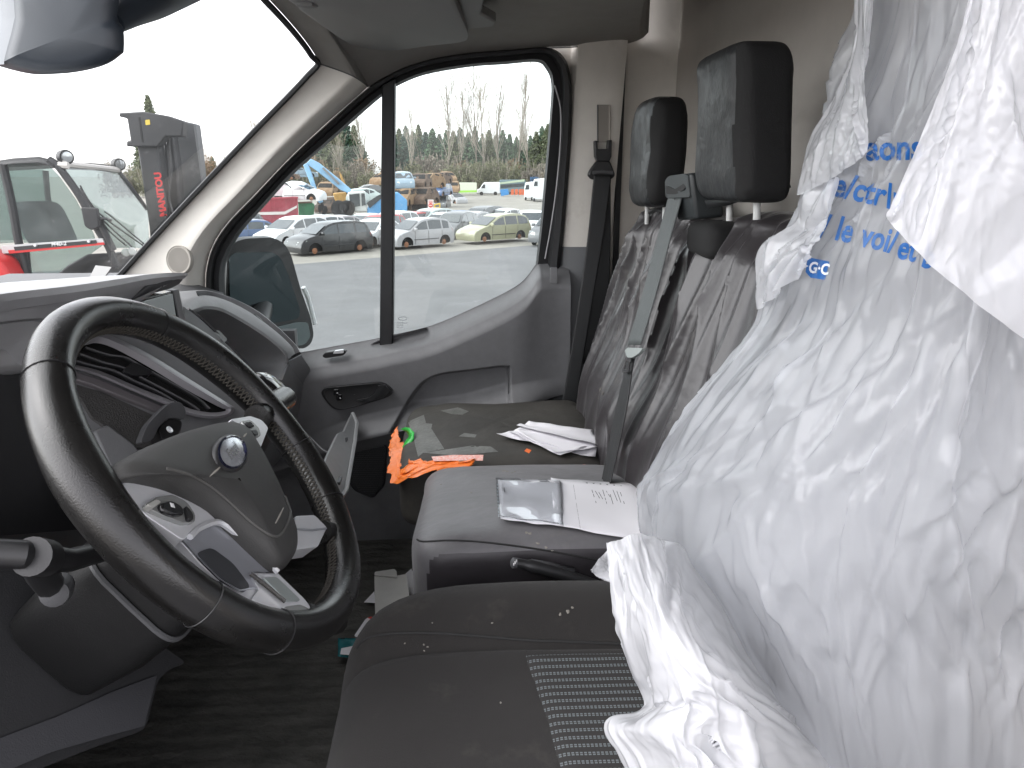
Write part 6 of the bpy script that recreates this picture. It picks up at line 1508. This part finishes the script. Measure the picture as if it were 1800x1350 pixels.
for k, (x0, x1, y0, y1, b_) in enumerate(((921,939,319,352,353), (936,962,313,354,355))):
    t = thing('white_van', ("white box van facing the camera at far right of the yard", "white tipper van next to the window frame at right")[k], 'van', G((x0+x1)/2, b_), 0, 'vans parked at the back of the yard')
    slab('body', [(x0,y1-3),(x0+1,y0+9),(x0+3,y0+2),(x1-2,y0),(x1,y0+8),(x1,y1-3)], ((x0+x1)/2, b_), 4, M_VW, t, .12)
    slab('windscreen', [(x0+2,y0+14),(x0+4,y0+6),(x0+9,y0+6),(x0+9,y0+14)], ((x0+x1)/2, b_), .05, M_CG, t, rel=-.05)
    for x in (x0+3, x1-4): slab('wheel', [(x-1.8,y1-6),(x+1.8,y1-6),(x+1.8,y1),(x-1.8,y1)], ((x0+x1)/2, b_), .3, M_TYRE, t, .1, rel=-.04)
cn2 = thing('blue_container', "blue shipping container far behind the white vans", 'container', G(945, 340)); slab('container_body', [(932,311),(960,311),(960,330),(932,330)], (945, 340), 2.4, mat('container_blue', (.06, .2, .42), .6), cn2, .03)
wl_ = thing('brown_shed', "low brown shed at the edge of the wood", 'shed', G(925, 336)); slab('shed_wall', [(918,308),(934,303),(936,330),(918,330)], (925, 336), 5, mat('brown_wall', (.16, .09, .07), .8), wl_)
# warning sign and yellow barrier
sg_ = thing('warning_sign', "white and red notice board on a stand before the wreck stacks", 'sign', G(758, 393))
bo2, n = slab('board', [(752,351),(762,351),(762,369),(752,369)], (758, 393), .06, mat('sign_white', (.75, .73, .7), .6), sg_)
slab('red_roundel', [(757+4*cos(k*pi/8), 361+4*sin(k*pi/8)) for k in range(16)], (758, 393), .02, mat('sign_red', (.6, .05, .04), .6), sg_, rel=-.025)
slab('roundel_bar', [(754.5,360.2),(759.5,360.2),(759.5,361.8),(754.5,361.8)], (758, 393), .02, mat('sign_white', (.75, .73, .7), .6), sg_, rel=-.05)
for y in (353, 355.4): slab('lettering', [(753.5,y),(760.5,y),(760.5,y+1),(753.5,y+1)], (758, 393), .02, mat('sign_red', (.6, .05, .04), .6), sg_, rel=-.025)
slab('foot', [(752,369),(762,369),(763,373),(751,373)], (758, 393), .2, mat('sign_foot', (.5, .12, .04), .6), sg_)
yb = thing('yellow_barrier', "yellow tubular barrier beside the notice board", 'barrier', G(768, 393))
for a in ([(764,374),(764,359)], [(773,373),(773,357)], [(764,360),(773,358)], [(764,366),(773,365)]):
    g = G(768, 393); obj('rail', *s_tube([at_pl(*a[0], g, n), at_pl(*a[1], g, n)], .05, 6), mat('barrier_yellow', (.6, .4, .03), .5), yb)
# ================================================================== TELEHANDLER
th = thing('forklift', "black and red rough terrain forklift with glazed cab and raised mast", 'forklift', (-3.6, 7.0, ZG+1.0))
M_FB = mat('forklift_black', (.016, .0165, .018), .5, dirt=.12, dscale=4, dirt_col=(.2, .19, .18))
M_FG = glass('forklift_glass', (.62, .70, .68), dust=.07, scale=12, scratch=.1, base_dust=.06)
YN, YF = 6.0, 7.25
def tp(px, Y): return [at(x, y, Y) for x, y in px]
def tbar(name, px, Y, r, m=M_FB, n=8, flat=1.0): return obj(name, *s_tube(tp(crom(px, 5), Y), r, n, flat=flat), m, th)
roof = obj('cab_roof', *s_loft([tp([(-60,292),(0,284),(25,280),(70,277),(86,281),(103,290)], YN), tp([(-60,296),(0,289),(25,286),(70,284),(86,288),(106,295)], YN-.02), tp([(-10,300),(60,296),(110,293),(150,292),(180,294),(209,299)], YF), tp([(-10,294),(60,289),(110,286),(150,286),(180,288),(205,293)], YF)], False), M_FB, th, solid=.03)
tbar('cab_post', [(86,281),(100,290),(113,306),(141,346),(174,407),(191,434),(205,470)], YN, .035)
tbar('cab_post', [(5,288),(10,310),(15,331),(24,375),(33,426),(45,470),(55,520)], YN, .036)
tbar('cab_post', [(207,299),(230,329),(259,369)], YF, .022)
tbar('cab_post', [(-58,292),(-56,430)], YN, .04)
tbar('cab_post', [(80,300),(84,345),(92,400)], YF, .03)
hb1 = tbar('front_bar', [(103,290),(120,291)], YN, .03, mat('pale_bar', (.55, .53, .5), .5))
obj('front_bar', *s_tube([at(112,288,YN), at(160,294,(YN+YF)/2), at(208,299,YF)], .03, 8), mat('pale_bar', (.55, .53, .5), .5), th)
for x, y, Y in ((118,276,YN+.05),(211,289,YF)):
    wl2 = obj('work_light', *s_lathe(at(x, y, Y)-Vector((.02, .0, 0)), Vector((.75, -.65, -.05)), [(-.06, .03), (-.05, .055), (.02, .065), (.04, .062), (.03, .05)], 16), M_FB, th)
    obj('lens', *s_lathe(at(x, y, Y)+Vector((.008, -.02, 0)), Vector((.75, -.65, -.05)), [(0, .05), (.012, .045), (.018, .01)], 16), mat('lamp_lens', (.4, .42, .43), .15, metal=.6), wl2)
obj('side_window', *s_prism(tp([(14,294),(86,291),(104,310),(134,352),(165,412),(168,424),(42,427),(28,370)], YN), (0, .006, 0)), M_FG, th)
obj('side_window', *s_prism(tp([(-56,296),(2,292),(12,330),(31,426),(-54,432)], YN), (0, .006, 0)), M_FG, th)
obj('front_window', *s_prism([at(113,294,YN), at(208,302,YF), at(260,370,YF), at(262,436,YF), at(206,436,YN), at(190,430,YN), at(172,404,YN), at(140,344,YN)], (0, .006, 0)), M_FG, th)
obj('rear_window', *s_prism(tp([(-50,300),(75,298),(90,420),(-50,424)], YF+.05), (0, .006, 0)), M_FG, th)
# driver's seat inside
obj('cab_seat', *s_pillow(at(80, 395, 6.6), (.35, .4, .45), .4, .4, 24, 16, lambda p: Vector((p.x-(p.z-at(80,395,6.6).z)*.3, p.y, p.z))), mat('cab_seat', (.07, .08, .09), .8), th)
# belt rail with stripe and model number
obj('belt_rail', *s_prism(tp([(2,432),(180,419),(184,428),(4,446)], YN-.05), (0, .05, 0)), mat('rail_pale', (.55, .55, .55), .4), th)
obj('belt_rail_black', *s_prism(tp([(24,434),(168,422),(170,428),(26,441)], YN-.06), (0, .01, 0)), M_FB, th)
obj('belt_rail_red', *s_prism(tp([(14,440),(182,426),(184,430),(16,446)], YN-.058), (0, .01, 0)), mat('forklift_red', (.55, .02, .02), .4), th)
a0, a1 = at(90,433,YN-.065), at(119,430.5,YN-.065); au = at(90,427,YN-.065)-a0
obj('model_number', *s_text("M40-2", .052, a0, (a1-a0), au, bold=.0015), mat('white_print', (.7, .7, .7), .6), th)
for x, y in ((63,431),(157,424)): obj('bolt', *s_lathe(at(x, y, YN-.06), (0, -1, 0), [(0, .014), (.02, .012)], 8), M_SILVER, th)
# lower door, red wing, bonnet
obj('lower_door', *s_prism(tp([(-60,446),(48,441),(55,512),(-60,520)], YN), (0, .04, 0)), M_FB, th)
obj('lower_window', *s_prism(tp([(52,441),(182,430),(160,446),(105,480),(100,512),(56,514)], YN+.01), (0, .006, 0)), M_FG, th)
obj('floor_pan', *s_prism(tp([(-60,500),(60,495),(110,540),(110,640),(-60,640)], YN+.3), (0, .9, 0)), M_FB, th)
obj('red_wing', *s_prism(tp([(-60,430),(0,458),(16,482),(34,512),(40,560),(-60,560)], YN-.25), (0, .3, 0)), mat('forklift_red', (.55, .02, .02), .4), th, bevel=.03)
obj('bonnet', *s_loft([tp([(98,520),(103,482),(120,468),(156,448)], YN-.1), tp([(150,520),(160,478),(175,462),(200,446)], YN+.1), tp([(225,520),(228,470),(232,450),(240,440)], YF)], False), M_FB, th, solid=.02)
for x, y in ((221,444),(232,442)): obj('headlamp', *s_lathe(at(x, y, 6.4), Vector((.5, -.85, 0)), [(-.05, .03), (0, .04), (.012, .03), (.014, .005)], 14), M_LAMP, th)
obj('mirror_head', *s_prism(rounded(tp([(141,364),(170,366),(174,400),(160,405),(148,398)], YN-.15), .02), (0, .05, 0)), M_FB, th, bevel=.01)
tbar('mirror_arm', [(150,366),(170,384),(184,384),(196,388)], YN-.12, .012)
for w_ in ([(141,326),(158,355),(185,384),(258,436)], [(141,330),(160,362),(182,388),(232,434)], [(184,372),(200,384),(257,432)], [(178,384),(190,404),(222,432)]): tbar('wiper', w_, YN-.04, .007, M_BLACK, 5)
tbar('strut', [(172,384),(185,410),(200,440)], YN-.03, .03)
# mast
YM = 6.7
ms = obj('mast_column', *s_prism(tp([(240,250),(276,250),(296,420),(300,470),(268,470),(262,400)], YM), (0, .18, 0)), M_FB, th, bevel=.015)
obj('mast_column', *s_prism(tp([(284,210),(300,214),(312,300),(322,470),(300,470)], YM+.2), (0, .15, 0)), M_FB, th, bevel=.015)
obj('mast_column', *s_prism(tp([(318,212),(343,218),(352,290),(360,400),(364,470),(335,470)], YM+.75), (0, .18, 0)), mat('forklift_hazed', (.05, .056, .062), .5), th, bevel=.015)  # lighter grey paints the reflected haze over this column
obj('mast_plate', *s_prism(tp([(290,214),(340,219),(354,320),(360,470),(304,470)], YM+.45), (0, .05, 0)), mat('mast_plate', (.05, .053, .056), .6, dirt=.4, dscale=6, dirt_col=(.25, .25, .25)), th)
obj('mast_head', *s_prism(tp([(209,198),(252,196),(292,203),(322,213),(320,240),(291,240),(277,258),(239,258),(222,257),(222,248),(229,247),(223,208),(209,205)], YM-.08), (0, .14, 0)), M_FB, th, bevel=.012)
obj('mast_groove', *s_prism(tp([(243,206),(246,206),(252,250),(249,250)], YM-.085), (0, .01, 0)), M_UNDER, th)
obj('mast_hose', *s_tube(tp(crom([(300,210),(296,250),(300,300),(296,350),(312,400)], 5), YM+.1), .02, 6), M_BLACK, th)
obj('yellow_sticker', *s_prism(rounded(tp([(255,211),(263,210),(264,219),(256,220)], YM-.085), .008), (0, .003, 0)), mat('sticker_yellow', (.6, .45, .05), .6), th)
b0, b1 = at(293,380,YM-.004), at(282,302,YM-.004); ex_ = b1-b0
obj('maker_name', *s_text("MANITOU", .092, b0, ex_, at(283,381,YM-.004)-b0, bold=.004), mat('forklift_red', (.55, .02, .02), .4), th)
for x in (-20, 230):
    c = at(x, 640, YN+.1); c.z = ZG+1.0+.48; obj('tyre', *s_lathe(c, (0, -1, 0), [(-.3, .4), (-.28, .48), (.0, .48), (.04, .4), (.02, .2), (0, .05)], 22), M_TYRE, th)
    c2 = c + Vector((0, 1.2, 0)); obj('tyre', *s_lathe(c2, (0, -1, 0), [(-.3, .4), (-.28, .48), (.0, .48), (.04, .4), (.02, .2), (0, .05)], 22), M_TYRE, th)

# ================================================================== TREES
def leafmat(name, c1, c2):
    m = mat(name, c1, .8, var=.5, vscale=.9, var_col=c2); return m
M_CON = [leafmat('conifer_green', (.05, .10, .06), (.11, .18, .09)), leafmat('conifer_olive', (.09, .115, .055), (.16, .18, .085)), leafmat('conifer_blue', (.035, .075, .055), (.065, .125, .085))]
M_BARK = mat('grey_bark', (.20, .175, .14), .9, var=.3, vscale=2)
M_TWIG = mat('sky_washed_twig', (.34, .30, .245), .9)  # colour lightened to paint the sky's glare around thin twigs
M_SCR = [leafmat('scrub_brown', (.17, .105, .06), (.25, .18, .10)), leafmat('scrub_olive', (.10, .105, .055), (.17, .17, .09)), leafmat('scrub_grey', (.15, .125, .10), (.22, .19, .15))]
def tri_cloud(pts, size, rng, flat=.6):
    V, F = [], []
    for p, s in pts:
        a = Vector((rng.gauss(0, 1), rng.gauss(0, 1), rng.gauss(0, flat))).normalized(); b = a.orthogonal().normalized(); b = (Matrix.Rotation(rng.uniform(0, 6.28), 3, a) @ b); c = a.cross(b)
        L_ = size*s*rng.uniform(.6, 1.3); k = len(V)
        V += [p + b*L_, p - b*L_*.5 + c*L_*.5, p - b*L_*.5 - c*L_*.5]; F.append((k, k+1, k+2))
    return V, F
def conifer_mesh(seed):
    rng = random.Random(seed); pts = []
    for k in range(70):            # drooping branch whorls
        t = (k+rng.random())/70; z = .8 + 9.2*t; R = (1-t)**.75*2.3*rng.uniform(.6, 1.15)+.1; a0 = rng.uniform(0, 6.28)
        for b in range(5):
            a = a0 + b*6.28/5 + rng.uniform(-.4, .4); r_ = R*rng.uniform(.6, 1.1)
            for q in range(9):
                s = (q+rng.random())/9; pts.append((Vector((cos(a)*r_*s, sin(a)*r_*s, z - .35*r_*s*s + rng.uniform(-.12, .12))), .7+.5*(1-t)))
    tri = tri_cloud(pts, .34, rng)
    return mesh('conifer_crown', *tri, smooth=False), mesh('conifer_trunk', *s_tube([(0, 0, -.5), (.05, 0, 4), (0, .05, 10)], [.18, .12, .02], 7))
def branches(seed, H, levels, spread, n0):
    rng = random.Random(seed); segs = []
    def grow(p, d, L_, r, lv):
        m = 5; q = p; pts = [q]
        for i in range(m):
            d = (d + Vector((rng.gauss(0, .07), rng.gauss(0, .07), .05 if lv else .0))).normalized(); q = q + d*(L_/m); pts.append(q)
        segs.append((pts, [r*(1-.75*i/m) for i in range(m+1)]))
        if lv >= levels: return
        for k in range(n0[lv]):
            t = rng.uniform(.3 if lv == 0 else .15, 1.0); i = min(int(t*m), m-1); b = pts[i].lerp(pts[i+1], t*m-i)
            a = rng.uniform(0, 6.28); e = Vector((cos(a), sin(a), 0)); nd = (d*rng.uniform(.7, 1.2) + e*spread*rng.uniform(.6, 1.2)).normalized()
            grow(b, nd, L_*rng.uniform(.30, .5)*(1.2-.5*t), r*.42*(1.15-.5*t), lv+1)
    grow(Vector((0, 0, -.5)), Vector((0, 0, 1)), H, H*.011, 0)
    tr = join(s_tube(segs[0][0], segs[0][1], 7)); V, F = [], []
    for pts, rr in segs[1:]:
        v, f = s_tube(pts[::2] if len(pts) > 4 else pts, [max(x*.85, .012) for x in (rr[::2] if len(pts) > 4 else rr)], 3, caps=False); k = len(V); V += v; F += [tuple(i+k for i in q) for q in f]
    return mesh('bare_trunk', *tr), mesh('bare_crown', V, F)
def scrub_mesh(seed):
    rng = random.Random(seed); pts = []
    cl = [(Vector((rng.uniform(-1.8, 1.8), rng.uniform(-1.2, 1.2), rng.uniform(.5, 3.6))), rng.uniform(.4, .9)) for _ in range(26)]
    for c, r_ in cl:
        for k in range(42):
            d = Vector((rng.gauss(0, 1), rng.gauss(0, 1), rng.gauss(0, .9))).normalized()*r_*rng.random()**.4; pts.append((c+d, 1))
    V, F = [], []
    for k in range(10):
        a = rng.uniform(0, 6.28); v, f = s_tube([(0, 0, -.3), (cos(a)*.6, sin(a)*.5, 1.8), (cos(a)*1.3, sin(a)*1.0, 4.0+rng.uniform(-.5, .8))], [.06, .04, .012], 4, caps=False); j = len(V); V += v; F += [tuple(i+j for i in q) for q in f]
    return mesh('scrub_crown', *tri_cloud(pts, .19, rng), smooth=False), mesh('scrub_stem', V, F)
def tree(name, label, cat, parts, loc, s, rz, group):
    t = thing(name, label, cat, loc, rz, group); t.scale = s
    for nm, me, mt in parts:
        o = bpy.data.objects.new(nm, me); COL.objects.link(o); o.parent = t
        if not me.materials: me.materials.append(mt)
        o.material_slots[0].link = 'OBJECT'; o.material_slots[0].material = mt
    return t
rt_ = random.Random(21)
CM = [conifer_mesh(i) for i in range(4)]; BM_ = [branches(40+i, 16, 3, s, (26, 7, 4)) for i, s in enumerate((.35, .28, .4, .45))]; SM_ = [scrub_mesh(60+i) for i in range(4)]
def far(px, D):
    """ground point in the direction of px at D metres"""
    d = sight(px, 305); d = Vector((d.x, d.y, 0)).normalized(); p = CAM + d*D; return Vector((p.x, p.y, ZG))
ctop = [(420,285),(440,276),(455,262),(470,262),(486,255),(500,245),(520,242),(545,238),(566,226),(585,214),(598,222),(612,216),(626,232),(640,262),(652,292),
        (694,240),(704,236),(716,232),(728,240),(738,230),(750,241),(762,236),(774,244),(786,238),(798,240),(810,234),(824,242),(836,232),(848,243),(860,238),(872,246),(884,238),(896,244),(908,248),(920,243),(932,246),(942,240),(952,232),(962,228),(975,236),(990,232),(1010,236),
        (262,232),(276,196),(250,262),(300,262),(330,270),(352,288),(375,280),(398,288)]
nth = {}
ORD = ['first', 'second', 'third', 'fourth', 'fifth', 'sixth', 'seventh', 'eighth', 'ninth', 'tenth', 'eleventh', 'twelfth', 'thirteenth', 'fourteenth', 'fifteenth', 'sixteenth', 'seventeenth', 'eighteenth', 'nineteenth', 'twentieth'] + ['twenty-'+w for w in ('first', 'second', 'third', 'fourth', 'fifth', 'sixth', 'seventh', 'eighth', 'ninth')] + ['thirtieth'] + ['thirty-'+w for w in ('first', 'second', 'third', 'fourth', 'fifth', 'sixth', 'seventh', 'eighth', 'ninth')]
ctop.sort()
for i, (x, y) in enumerate(ctop):
    D = rt_.uniform(166, 190); g = far(x, D); hpx = 305-y; H = 3.8 + hpx/FPX*D*1.02
    side = "left of the window bar" if x < 680 else "right of the window bar"
    if x < 400: side = "behind the forklift mast"
    w = H/10*rt_.uniform(1.0, 1.5)
    nth[side] = nth.get(side, 0)+1
    tree('conifer_tree', "%s conifer %s, counting from the left" % (ORD[nth[side]-1], side), 'tree', [('crown', CM[i % 4][0], M_CON[rt_.choice((0, 0, 1, 2))]), ('trunk', CM[i % 4][1], M_BARK)], g, (w, w, H/10), rt_.uniform(0, 6), 'conifers %s' % side)
BT = [(783,148,"tall bare tree, leftmost of the bare trees right of the window bar"), (806,178,"slim bare tree second from left above the wood"), (838,152,"tall bare tree above the middle of the wood"), (858,160,"slender bare tree left of the two broad bare trees"), (878,158,"bare tree beside the broad crowned bare tree"), (908,156,"broad crowned bare tree, tallest on the right"), (926,176,"low bare tree at the right end of the bare row"), (605,205,"bare tree in front of the conifers left of the window bar"), (632,195,"thin bare tree reaching above the quarter pane conifers"), (720,205,"thin bare tree just right of the window bar"), (366,262,"bare tree behind the forklift mast's right side"), (446,222,"bare tree top showing beside the front pillar"), (592,255,"leaning bare trunk before the conifers by the crane")]
for i, (x, y, lab) in enumerate(BT):
    D = 156+i % 3*3; g = far(x, D); H = 3.8+(305-y)/FPX*D
    tree('bare_tree', lab, 'tree', [('trunk', BM_[i % 4][0], M_BARK), ('crown', BM_[i % 4][1], M_TWIG)], g, (H/17*.85, H/17*.85, H/17), rt_.uniform(0, 6), 'bare trees above the wood')
k = 0
for row, (D, x0, x1, st) in enumerate(((150, 430, 1010, 13), (158, 424, 1010, 17), (140, 196, 400, 14))):
    x = x0
    while x < x1:
        if 655 < x < 690: x += st; continue
        g = far(x+rt_.uniform(-4, 4), D+rt_.uniform(-3, 3)); s = rt_.uniform(.75, 1.3)*(1.3 if row == 1 else 1); kk = rt_.choice((0, 1, 1, 2, 1))
        side = "left of the window bar" if 400 <= x < 680 else ("right of the window bar" if x >= 680 else "behind the forklift")
        nth[(kk, side, row)] = nth.get((kk, side, row), 0)+1; tree('scrub_bush', "%s %s bush in the %s row %s" % (ORD[nth[(kk, side, row)]-1], ("rust brown", "olive", "grey brown")[kk], ('front', 'back', 'front')[row], side), 'bush', [('crown', SM_[k % 4][0], M_SCR[kk]), ('stem', SM_[k % 4][1], M_TWIG)], g, (s, s, s*rt_.uniform(.9, 1.3)), rt_.uniform(0, 6), '%s scrub %s' % (("rust brown", "olive", "grey brown")[kk], side)); k += 1; x += st
